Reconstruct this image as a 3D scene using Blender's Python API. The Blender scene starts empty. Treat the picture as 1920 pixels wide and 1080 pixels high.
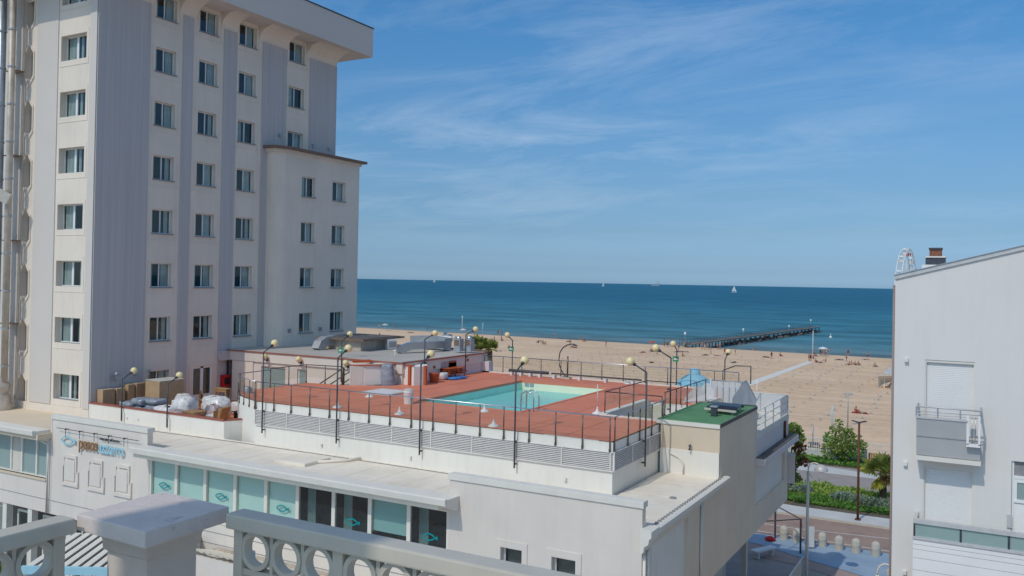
import bpy, bmesh, math, random
from mathutils import Vector, Matrix

rnd = random.Random(11)
sc = bpy.context.scene
COL = sc.collection
PI = math.pi

# ------------------------------------------------------------------ camera
cam_data = bpy.data.cameras.new('camera')
cam = bpy.data.objects.new('camera', cam_data)
COL.objects.link(cam)
yaw, pit, rol = 0.506704, 0.00935324, 0.0185883
f0 = Vector((-math.sin(yaw), math.cos(yaw), 0)); r0 = Vector((math.cos(yaw), math.sin(yaw), 0)); up = Vector((0, 0, 1))
Fv = f0*math.cos(pit)+up*math.sin(pit); U0 = up*math.cos(pit)-f0*math.sin(pit)
Rv = r0*math.cos(rol)+U0*math.sin(rol); Uv = -r0*math.sin(rol)+U0*math.cos(rol)
cam.matrix_world = Matrix(((Rv.x, Uv.x, -Fv.x, 0), (Rv.y, Uv.y, -Fv.y, 0), (Rv.z, Uv.z, -Fv.z, 16.0), (0, 0, 0, 1)))
cam_data.sensor_width = 36.0
cam_data.lens = 1614.03/1920*36
cam_data.shift_y = -27.34/1920
cam_data.clip_start = 0.1
cam_data.clip_end = 120000
sc.camera = cam

# ------------------------------------------------------------------ sun, sky
SUN_TRAVEL = Vector((0.17, 1.0, -1.17)).normalized()
sun_el = math.asin(-SUN_TRAVEL.z)
sun_az = math.atan2(-SUN_TRAVEL.x, -SUN_TRAVEL.y)
sd = bpy.data.lights.new('sun', 'SUN'); sd.energy = 2.0; sd.angle = math.radians(0.5); sd.color = (1.0, 0.95, 0.86)
so = bpy.data.objects.new('sun', sd); COL.objects.link(so)
so.rotation_euler = SUN_TRAVEL.to_track_quat('-Z', 'Y').to_euler()
so.location = (-20, -60, 80)

TINT_P = (0.0, 0.006, 0.015, 0.03, 0.06, 0.1, 0.17, 0.29, 0.6, 1.0)
TINT = ((1.06, 1.61, 2.5), (.98, 1.5, 2.35), (.713, 1.119, 1.855), (.544, .872, 1.468), (.441, .676, 1.035), (.425, .645, .90), (.418, .69, .92), (.34, .745, 1.03), (.64, .88, 1.06), (.75, .92, 1.08))
world = bpy.data.worlds.new('World'); sc.world = world; world.use_nodes = True
wn = world.node_tree; wn.nodes.clear()
def WN(t, **k):
    n = wn.nodes.new(t)
    for a, b in k.items(): setattr(n, a, b)
    return n
out = WN('ShaderNodeOutputWorld'); bg = WN('ShaderNodeBackground'); bg.inputs['Strength'].default_value = 0.15
sky = WN('ShaderNodeTexSky'); sky.sky_type = 'NISHITA'; sky.sun_disc = False
sky.sun_elevation = sun_el; sky.sun_rotation = sun_az
sky.air_density = 1.0; sky.dust_density = 1.6; sky.ozone_density = 1.0; sky.altitude = 0
tc = WN('ShaderNodeTexCoord')
sepn = WN('ShaderNodeSeparateXYZ'); wn.links.new(tc.outputs['Generated'], sepn.inputs[0])
# thin cirrus: noise on a plane high above (direction divided by its height)
zc = WN('ShaderNodeMath', operation='MAXIMUM'); wn.links.new(sepn.outputs['Z'], zc.inputs[0]); zc.inputs[1].default_value = 0.0
za = WN('ShaderNodeMath', operation='ADD'); wn.links.new(zc.outputs[0], za.inputs[0]); za.inputs[1].default_value = 0.10
dx = WN('ShaderNodeMath', operation='DIVIDE'); wn.links.new(sepn.outputs['X'], dx.inputs[0]); wn.links.new(za.outputs[0], dx.inputs[1])
dy = WN('ShaderNodeMath', operation='DIVIDE'); wn.links.new(sepn.outputs['Y'], dy.inputs[0]); wn.links.new(za.outputs[0], dy.inputs[1])
cmb = WN('ShaderNodeCombineXYZ'); wn.links.new(dx.outputs[0], cmb.inputs[0]); wn.links.new(dy.outputs[0], cmb.inputs[1])
mp = WN('ShaderNodeMapping'); wn.links.new(cmb.outputs[0], mp.inputs['Vector'])
mp.inputs['Rotation'].default_value = (0, 0, math.radians(14)); mp.inputs['Scale'].default_value = (0.62, 1.0, 1)
mp.inputs['Location'].default_value = (0.1, 9.2, 0)
n1 = WN('ShaderNodeTexNoise'); n1.inputs['Scale'].default_value = 1.5; n1.inputs['Detail'].default_value = 9; n1.inputs['Roughness'].default_value = 0.68; n1.inputs['Distortion'].default_value = 0.5
wn.links.new(mp.outputs[0], n1.inputs['Vector'])
n2 = WN('ShaderNodeTexNoise'); n2.inputs['Scale'].default_value = 0.42; n2.inputs['Detail'].default_value = 3; wn.links.new(mp.outputs[0], n2.inputs['Vector'])
r1 = WN('ShaderNodeMapRange'); wn.links.new(n1.outputs['Fac'], r1.inputs[0]); r1.inputs[1].default_value = 0.44; r1.inputs[2].default_value = 0.78
r2 = WN('ShaderNodeMapRange'); wn.links.new(n2.outputs['Fac'], r2.inputs[0]); r2.inputs[1].default_value = 0.36; r2.inputs[2].default_value = 0.64
mu = WN('ShaderNodeMath', operation='MULTIPLY'); wn.links.new(r1.outputs[0], mu.inputs[0]); wn.links.new(r2.outputs[0], mu.inputs[1])
mu2 = WN('ShaderNodeMath', operation='MULTIPLY'); rz = WN('ShaderNodeMapRange'); rz.interpolation_type = 'SMOOTHSTEP'; wn.links.new(sepn.outputs['Z'], rz.inputs[0]); rz.inputs[1].default_value = 0.0; rz.inputs[2].default_value = 0.17
mu3 = WN('ShaderNodeMath', operation='MULTIPLY'); wn.links.new(mu.outputs[0], mu3.inputs[0]); wn.links.new(rz.outputs[0], mu3.inputs[1])
wn.links.new(mu3.outputs[0], mu2.inputs[0]); mu2.inputs[1].default_value = 0.46
hs = WN('ShaderNodeHueSaturation'); hs.inputs['Saturation'].default_value = 1.0; hs.inputs['Value'].default_value = 1.0
wn.links.new(sky.outputs[0], hs.inputs['Color'])
# the air near the horizon: bluish haze over the whole circle
tr = WN('ShaderNodeValToRGB'); wn.links.new(sepn.outputs['Z'], tr.inputs[0])
te = tr.color_ramp.elements
te[0].position = 0.0; te[0].color = TINT[0]+(1,)
te[1].position = 1.0; te[1].color = TINT[-1]+(1,)
for p_, c_ in zip(TINT_P[1:-1], TINT[1:-1]):
    e_ = te.new(p_); e_.color = c_+(1,)
tint = WN('ShaderNodeMix', data_type='RGBA', blend_type='MULTIPLY'); tint.inputs[0].default_value = 1.0
wn.links.new(hs.outputs[0], tint.inputs[6]); wn.links.new(tr.outputs[0], tint.inputs[7])
cl = WN('ShaderNodeMix', data_type='RGBA'); wn.links.new(mu2.outputs[0], cl.inputs[0]); wn.links.new(tint.outputs[2], cl.inputs[6]); cl.inputs[7].default_value = (6.6, 7.2, 8.0, 1)
wn.links.new(cl.outputs[2], bg.inputs['Color']); wn.links.new(bg.outputs[0], out.inputs[0])

vs = sc.view_settings
vs.view_transform = 'Standard'; vs.look = 'None'; vs.gamma = 1.0; vs.use_curve_mapping = False; vs.exposure = -0.3

# ------------------------------------------------------------------ materials
def nodes(name):
    m = bpy.data.materials.new(name); m.use_nodes = True
    nt = m.node_tree; b = nt.nodes['Principled BSDF']
    return m, nt, b
def mat(name, c, rough=0.7, var=0.12, scale=1.5, bump=0.0, bscale=40.0, metal=0.0, spec=0.3, stain=0.0, stain_col=None, streak=False, c2=None, ssc=1.0, slo=0.5, shi=0.78):
    m, nt, b = nodes(name)
    N = nt.nodes.new; L = nt.links.new
    t = N('ShaderNodeTexCoord')
    no = N('ShaderNodeTexNoise'); no.inputs['Scale'].default_value = scale; no.inputs['Detail'].default_value = 6; no.inputs['Roughness'].default_value = 0.6
    L(t.outputs['Object'], no.inputs['Vector'])
    cr = N('ShaderNodeMix'); cr.data_type = 'RGBA'
    lo = tuple(x*(1-var) for x in c); hi = tuple(min(1, x*(1+var)) for x in (c2 or c))
    mr = N('ShaderNodeMapRange'); mr.inputs[1].default_value = 0.3; mr.inputs[2].default_value = 0.7
    L(no.outputs['Fac'], mr.inputs[0]); L(mr.outputs[0], cr.inputs[0])
    cr.inputs[6].default_value = lo+(1,); cr.inputs[7].default_value = hi+(1,)
    colr = cr.outputs[2]
    if stain:
        mpn = N('ShaderNodeMapping'); L(t.outputs['Object'], mpn.inputs['Vector'])
        mpn.inputs['Scale'].default_value = tuple(ssc*q for q in ((2.2, 2.2, 0.25) if streak else (0.5, 0.5, 0.5)))
        n3 = N('ShaderNodeTexNoise'); n3.inputs['Scale'].default_value = 1.3; n3.inputs['Detail'].default_value = 8; n3.inputs['Roughness'].default_value = 0.7
        L(mpn.outputs[0], n3.inputs['Vector'])
        m3 = N('ShaderNodeMapRange'); m3.inputs[1].default_value = slo; m3.inputs[2].default_value = shi; m3.inputs[4].default_value = stain
        L(n3.outputs['Fac'], m3.inputs[0])
        sx = N('ShaderNodeMix'); sx.data_type = 'RGBA'; L(m3.outputs[0], sx.inputs[0]); L(colr, sx.inputs[6])
        sx.inputs[7].default_value = (stain_col or tuple(x*0.45 for x in c))+(1,)
        colr = sx.outputs[2]
    L(colr, b.inputs['Base Color'])
    b.inputs['Roughness'].default_value = rough; b.inputs['Metallic'].default_value = metal
    b.inputs['Specular IOR Level'].default_value = spec
    if bump:
        nb = N('ShaderNodeTexNoise'); nb.inputs['Scale'].default_value = bscale; nb.inputs['Detail'].default_value = 4
        L(t.outputs['Object'], nb.inputs['Vector'])
        bp = N('ShaderNodeBump'); bp.inputs['Strength'].default_value = bump; bp.inputs['Distance'].default_value = 0.02
        L(nb.outputs['Fac'], bp.inputs['Height']); L(bp.outputs[0], b.inputs['Normal'])
    return m
def glassmat(name, tint=(0.8, 0.9, 0.9), refl=0.12, rough=0.02, body=0.0, body_col=(0.3, 0.5, 0.5), ripple=0.0):
    m = bpy.data.materials.new(name); m.use_nodes = True; nt = m.node_tree; nt.nodes.clear()
    N = nt.nodes.new; L = nt.links.new
    o = N('ShaderNodeOutputMaterial'); tr = N('ShaderNodeBsdfTransparent'); tr.inputs[0].default_value = tint+(1,)
    g = N('ShaderNodeBsdfGlossy'); g.inputs['Roughness'].default_value = rough
    lw_ = N('ShaderNodeLayerWeight'); pw_n = N('ShaderNodeMath'); pw_n.operation = 'POWER'; L(lw_.outputs['Facing'], pw_n.inputs[0]); pw_n.inputs[1].default_value = 5.0
    ad = N('ShaderNodeMath'); ad.operation = 'MULTIPLY_ADD'; ad.use_clamp = True; L(pw_n.outputs[0], ad.inputs[0]); ad.inputs[1].default_value = 0.5; ad.inputs[2].default_value = refl
    mx = N('ShaderNodeMixShader'); L(ad.outputs[0], mx.inputs[0])
    src = tr.outputs[0]
    if ripple:
        gt = N('ShaderNodeTexCoord'); rn = N('ShaderNodeTexNoise'); rn.inputs['Scale'].default_value = 2.6; rn.inputs['Detail'].default_value = 3; L(gt.outputs['Object'], rn.inputs['Vector'])
        rb = N('ShaderNodeBump'); rb.inputs['Strength'].default_value = ripple; rb.inputs['Distance'].default_value = 0.05; L(rn.outputs['Fac'], rb.inputs['Height']); L(rb.outputs[0], g.inputs['Normal']); L(rb.outputs[0], lw_.inputs['Normal'])
    if body:
        d = N('ShaderNodeBsdfDiffuse'); d.inputs[0].default_value = body_col+(1,)
        mb = N('ShaderNodeMixShader'); mb.inputs[0].default_value = body; L(tr.outputs[0], mb.inputs[1]); L(d.outputs[0], mb.inputs[2]); src = mb.outputs[0]
    L(src, mx.inputs[1]); L(g.outputs[0], mx.inputs[2]); L(mx.outputs[0], o.inputs[0])
    return m

M = {}
M['cream'] = mat('cream_plaster', (0.83, 0.715, 0.59), 0.85, 0.06, 0.35, 0.25, 60, stain=0.30, streak=True, stain_col=(0.56, 0.48, 0.40))
M['cream_rest'] = mat('pale_plaster', (0.75, 0.67, 0.585), 0.85, 0.06, 0.4, 0.22, 55, stain=0.28, streak=True, stain_col=(0.54, 0.47, 0.39))
M['beige'] = mat('beige_plaster', (0.7, 0.57, 0.42), 0.85, 0.05, 0.4, 0.2, 55, stain=0.08, streak=True)
M['white_wall'] = mat('white_painted_wall', (0.84, 0.79, 0.7), 0.8, 0.04, 0.4, 0.2, 50, stain=0.34, streak=True, stain_col=(0.62, 0.54, 0.42))
M['white_roof'] = mat('white_roof_membrane', (0.84, 0.75, 0.62), 0.8, 0.07, 0.5, 0.25, 25, stain=0.5, stain_col=(0.58, 0.48, 0.36))
M['trim'] = mat('white_trim', (0.77, 0.72, 0.63), 0.7, 0.05, 1.2, stain=0.12, streak=True, stain_col=(0.45, 0.40, 0.32))
M['fascia_grey'] = mat('hotel_fascia_grey', (0.68, 0.61, 0.54), 0.8, 0.03, 0.3)
M['dark_edge'] = mat('dark_roof_edge', (0.09, 0.09, 0.095), 0.6, 0.1)
M['brown_trim'] = mat('brown_coping', (0.22, 0.15, 0.11), 0.7, 0.15)
M['red_trim'] = mat('red_brown_edge', (0.36, 0.115, 0.075), 0.7, 0.12)
M['red_deck'] = mat('red_deck_paint', (0.7, 0.225, 0.13), 0.75, 0.10, 0.6, 0.15, 30, stain=0.45, stain_col=(0.70, 0.34, 0.25))
M['red_terrace'] = mat('red_terrace_paint', (0.7, 0.23, 0.09), 0.75, 0.10, 0.8, 0.15, 30, stain=0.2, stain_col=(0.36, 0.17, 0.12))
M['green_roof'] = mat('green_roof_felt', (0.12, 0.27, 0.125), 0.85, 0.12, 1.2, 0.2, 60, stain=0.25, stain_col=(0.10, 0.16, 0.09))
M['grey_roof'] = mat('grey_roof_felt', (0.5, 0.455, 0.4), 0.85, 0.10, 0.5, 0.2, 30, stain=0.45, stain_col=(0.36, 0.335, 0.31))
M['ledge'] = mat('mossy_ledge', (0.13, 0.12, 0.115), 0.9, 0.3, 2.5, 0.5, 20, stain=0.5, stain_col=(0.30, 0.27, 0.26))
M['frame_white'] = mat('white_window_frame', (0.84, 0.82, 0.78), 0.45, 0.03)
M['sill'] = mat('grey_stone_sill', (0.30, 0.29, 0.285), 0.7, 0.15, 6)
M['interior'] = mat('dark_room', (0.09, 0.085, 0.08), 0.9, 0.3, 0.7)  # darkness of unlit rooms put into the colour
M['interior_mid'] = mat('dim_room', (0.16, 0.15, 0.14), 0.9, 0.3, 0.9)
M['curtain'] = mat('sheer_curtain', (0.74, 0.73, 0.69), 0.9, 0.12, 3)
M['blind'] = mat('aqua_roller_blind', (0.5, 0.74, 0.72), 0.85, 0.03)
M['fish'] = mat('teal_fish_decal', (0.0, 0.30, 0.33), 0.5, 0.05)
M['fish_pale'] = mat('pale_blue_sign_paint', (0.36, 0.62, 0.70), 0.5, 0.05)
M['brown_letter'] = mat('brown_letter_paint', (0.30, 0.16, 0.075), 0.5, 0.05)
M['black'] = mat('black_paint', (0.02, 0.02, 0.022), 0.5, 0.1)
M['metal_dark'] = mat('dark_lamp_metal', (0.075, 0.08, 0.095), 0.45, 0.2, 8, metal=0.3)
M['post'] = mat('bronze_rail_post', (0.16, 0.135, 0.12), 0.4, 0.2, 8, metal=0.7)
M['steel'] = mat('stainless_steel', (0.55, 0.55, 0.56), 0.3, 0.1, 6, metal=0.9)
M['steel_rough'] = mat('galvanised_steel', (0.42, 0.44, 0.46), 0.55, 0.15, 4, metal=0.5)
M['side_beige'] = mat('beige_side_plaster', (0.80, 0.68, 0.53), 0.85, 0.06, 0.4, 0.2, 55, stain=0.3, streak=True, stain_col=(0.58, 0.48, 0.37))
M['blind_grey'] = mat('grey_curtain', (0.30, 0.38, 0.37), 0.9, 0.1, 3)
M['globe'] = mat('cream_lamp_globe', (0.88, 0.7, 0.36), 0.35, 0.03, spec=0.5)
M['white_plastic'] = mat('white_plastic', (0.75, 0.74, 0.70), 0.5, 0.05)
M['cardboard'] = mat('cardboard', (0.5, 0.335, 0.19), 0.85, 0.08, 3)
M['wood'] = mat('bare_wood', (0.42, 0.24, 0.105), 0.6, 0.2, 8)
M['plastic_grey'] = mat('plastic_wrapped_grey', (0.30, 0.325, 0.36), 0.3, 0.35, 6, 0.6, 9, spec=0.6)
M['plastic_white'] = mat('plastic_film_white', (0.74, 0.7, 0.66), 0.3, 0.28, 5, 0.8, 7, spec=0.6)
M['plastic_pink'] = mat('plastic_film_pinkish', (0.50, 0.38, 0.36), 0.3, 0.3, 5, 0.8, 7, spec=0.6)
M['red'] = mat('red_paint', (0.50, 0.018, 0.02), 0.45, 0.1)
M['orange'] = mat('orange_plastic', (0.48, 0.10, 0.035), 0.5, 0.15, 5)
M['blue_tarp'] = mat('blue_tarp', (0.10, 0.28, 0.62), 0.5, 0.2, 5, 0.5, 8)
M['tarp'] = mat('grey_tarp', (0.26, 0.28, 0.32), 0.5, 0.3, 4, 0.8, 6)
M['sky_fabric'] = mat('pale_blue_canvas', (0.27, 0.56, 0.70), 0.8, 0.05)
M['pool_wall'] = mat('pool_wall_paint', (0.5, 0.8, 0.66), 0.7, 0.06, 0.8)
M['pool_pale'] = mat('pool_pale_wall', (0.82, 0.8, 0.58), 0.7, 0.06, 0.8)
M['pool_floor'] = mat('pool_floor_paint', (0.35, 0.9, 0.86), 0.7, 0.06, 0.4)
M['solar'] = mat('solar_heater_tubes', (0.03, 0.035, 0.055), 0.25, 0.1, spec=0.6)
M['louvre'] = mat('louvre_slat_white', (0.78, 0.72, 0.66), 0.6, 0.04, 2, stain=0.12, streak=True)
M['lilac'] = mat('lilac_grey_wall', (0.72, 0.65, 0.63), 0.8, 0.05, 0.6, stain=0.12, streak=True)
M['concrete'] = mat('pale_concrete', (0.55, 0.51, 0.43), 0.9, 0.10, 4, 0.4, 50)
M['asphalt'] = mat('asphalt', (0.36, 0.25, 0.2), 0.95, 0.12, 0.7, 0.4, 80, stain=0.3, stain_col=(0.11, 0.09, 0.085))
M['paver'] = mat('grey_paving', (0.36, 0.31, 0.28), 0.9, 0.10, 1.0, 0.4, 30)
M['pave_white'] = mat('pale_paving', (0.58, 0.57, 0.54), 0.9, 0.08, 0.7, 0.3, 30)
M['court'] = mat('court_paving', (0.50, 0.48, 0.45), 0.9, 0.08, 0.7, 0.3, 30)
M['blue_pave'] = mat('blue_painted_ground', (0.3, 0.4, 0.5), 0.9, 0.10, 0.8, 0.3, 40, stain=0.5, stain_col=(0.42, 0.47, 0.50))
M['line'] = mat('road_line_paint', (0.62, 0.58, 0.54), 0.8, 0.12, 6)
M['rust'] = mat('rusty_brown_pole', (0.15, 0.06, 0.035), 0.7, 0.2, 4)
M['bark'] = mat('bark', (0.16, 0.11, 0.075), 0.95, 0.3, 8, 0.8, 14)
M['soil'] = mat('soil', (0.14, 0.12, 0.085), 0.95, 0.3, 1.5)
M['white_bldg'] = mat('white_render', (0.77, 0.72, 0.665), 0.8, 0.025, 0.4, 0.15, 50, stain=0.22, streak=True, stain_col=(0.55, 0.52, 0.48))
M['shutter'] = mat('white_shutter', (0.84, 0.8, 0.76), 0.6, 0.03)
M['balcony_grey'] = mat('grey_balcony_panel', (0.5, 0.49, 0.475), 0.6, 0.05, 1.5)
M['brick'] = mat('orange_brick', (0.25, 0.105, 0.065), 0.9, 0.25, 9)
M['alu'] = mat('pale_aluminium', (0.60, 0.58, 0.56), 0.45, 0.08, 5, metal=0.15)
M['grey_pipe'] = mat('grey_brown_pipe', (0.30, 0.225, 0.20), 0.6, 0.1)
M['stone_cap'] = mat('cast_stone', (0.68, 0.585, 0.52), 0.85, 0.07, 9, 0.12, 60, stain=0.55, stain_col=(0.20, 0.19, 0.22), ssc=26, slo=0.60, shi=0.72)
M['stone_body'] = mat('painted_pillar', (0.66, 0.57, 0.485), 0.8, 0.05, 7, 0.12, 70, stain=0.35, stain_col=(0.33, 0.29, 0.25), ssc=9, slo=0.56, shi=0.75)
M['rail_grey'] = mat('grey_green_rail_paint', (0.58, 0.52, 0.42), 0.42, 0.06, 9, 0.06, 25, spec=0.45, stain=0.4, stain_col=(0.40, 0.36, 0.30), ssc=16, slo=0.58, shi=0.74)
M['flue_steel'] = mat('flue_steel', (0.42, 0.47, 0.50), 0.35, 0.15, 2, metal=0.7)
M['flue_rust'] = mat('flue_rusty', (0.30, 0.21, 0.15), 0.5, 0.3, 2, metal=0.2)
M['flue_tan'] = mat('flue_tan', (0.52, 0.45, 0.37), 0.5, 0.2, 2, metal=0.2)
M['pink_ground'] = mat('pinkish_paving', (0.40, 0.30, 0.26), 0.9, 0.1, 1.2, 0.3, 30)
M['pier_wood'] = mat('weathered_pier', (0.15, 0.12, 0.10), 0.9, 0.3, 0.8)
M['pier_pale'] = mat('pale_pier_edge', (0.42, 0.36, 0.31), 0.9, 0.2, 0.8)
M['skin'] = mat('skin', (0.42, 0.23, 0.15), 0.7, 0.1)
M['hair'] = mat('dark_hair', (0.035, 0.025, 0.02), 0.7, 0.1)
CLOTH = [mat('cloth_navy', (0.03, 0.05, 0.11)), mat('cloth_red', (0.42, 0.05, 0.05)), mat('cloth_white', (0.66, 0.66, 0.66)), mat('cloth_black', (0.02, 0.02, 0.025)), mat('cloth_teal', (0.05, 0.22, 0.26))]
M['glass_window'] = glassmat('window_glass', (0.82, 0.87, 0.86), 0.06)
M['glass_rail'] = glassmat('rail_glass', (0.965, 0.965, 0.945), 0.012, body=0.025, body_col=(0.60, 0.57, 0.42))
M['glass_frost'] = glassmat('frosted_panel', (0.85, 0.88, 0.9), 0.03, body=0.62, body_col=(0.82, 0.82, 0.81))
M['glass_green'] = glassmat('green_glass', (0.40, 0.56, 0.54), 0.10, body=0.55, body_col=(0.52, 0.66, 0.62))

# grey ribbed stripe of the tower: vertical ridges
def ribbed(name, c):
    m, nt, b = nodes(name); N = nt.nodes.new; L = nt.links.new
    t = N('ShaderNodeTexCoord'); mpn = N('ShaderNodeMapping'); mpn.inputs['Scale'].default_value = (9, 9, 0.12); L(t.outputs['Object'], mpn.inputs['Vector'])
    no = N('ShaderNodeTexNoise'); no.inputs['Scale'].default_value = 1.0; no.inputs['Detail'].default_value = 5; L(mpn.outputs[0], no.inputs['Vector'])
    cr = N('ShaderNodeMix'); cr.data_type = 'RGBA'
    mr = N('ShaderNodeMapRange'); mr.inputs[1].default_value = 0.3; mr.inputs[2].default_value = 0.7; L(no.outputs['Fac'], mr.inputs[0]); L(mr.outputs[0], cr.inputs[0])
    cr.inputs[6].default_value = tuple(x*0.91 for x in c)+(1,); cr.inputs[7].default_value = tuple(x*1.06 for x in c)+(1,)
    L(cr.outputs[2], b.inputs['Base Color']); b.inputs['Roughness'].default_value = 0.85
    bp = N('ShaderNodeBump'); bp.inputs['Strength'].default_value = 0.3; bp.inputs['Distance'].default_value = 0.02; L(no.outputs['Fac'], bp.inputs['Height']); L(bp.outputs[0], b.inputs['Normal'])
    return m
M['stripe'] = ribbed('grey_ribbed_render', (0.55, 0.51, 0.485))

# foliage: colour varied per clump
def foliage(name, c1, c2, scale=2.0):
    m, nt, b = nodes(name); N = nt.nodes.new; L = nt.links.new
    t = N('ShaderNodeTexCoord'); no = N('ShaderNodeTexNoise'); no.inputs['Scale'].default_value = scale; no.inputs['Detail'].default_value = 4; L(t.outputs['Object'], no.inputs['Vector'])
    cr = N('ShaderNodeMix'); cr.data_type = 'RGBA'; mr = N('ShaderNodeMapRange'); mr.inputs[1].default_value = 0.35; mr.inputs[2].default_value = 0.65
    L(no.outputs['Fac'], mr.inputs[0]); L(mr.outputs[0], cr.inputs[0]); cr.inputs[6].default_value = c1+(1,); cr.inputs[7].default_value = c2+(1,)
    L(cr.outputs[2], b.inputs['Base Color']); b.inputs['Roughness'].default_value = 0.6; b.inputs['Specular IOR Level'].default_value = 0.25
    tl_ = N('ShaderNodeBsdfTranslucent'); L(cr.outputs[2], tl_.inputs[0]); ms = N('ShaderNodeMixShader'); ms.inputs[0].default_value = 0.38
    L(b.outputs[0], ms.inputs[1]); L(tl_.outputs[0], ms.inputs[2]); L(ms.outputs[0], nt.nodes['Material Output'].inputs[0])
    return m
M['leaf'] = foliage('tree_leaf', (0.15, 0.25, 0.05), (0.36, 0.44, 0.11), 1.6)
M['leaf_hedge'] = foliage('hedge_leaf', (0.11, 0.24, 0.045), (0.22, 0.42, 0.08), 0.8)
M['leaf_silver'] = foliage('silver_shrub_leaf', (0.24, 0.32, 0.22), (0.38, 0.45, 0.33), 0.8)
M['leaf_grass'] = foliage('meadow_grass', (0.21, 0.34, 0.06), (0.42, 0.52, 0.11), 0.7)
M['palm'] = foliage('palm_leaf', (0.11, 0.17, 0.035), (0.33, 0.33, 0.07), 1.2)
M['palm_yellow'] = foliage('yellowing_palm_leaf', (0.40, 0.40, 0.06), (0.55, 0.50, 0.10), 1.2)
M['palm_dry'] = foliage('dry_palm_leaf', (0.34, 0.17, 0.05), (0.40, 0.24, 0.10), 1.2)
M['bougain'] = foliage('reddish_shrub_leaf', (0.20, 0.07, 0.05), (0.28, 0.15, 0.07), 3)

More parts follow.
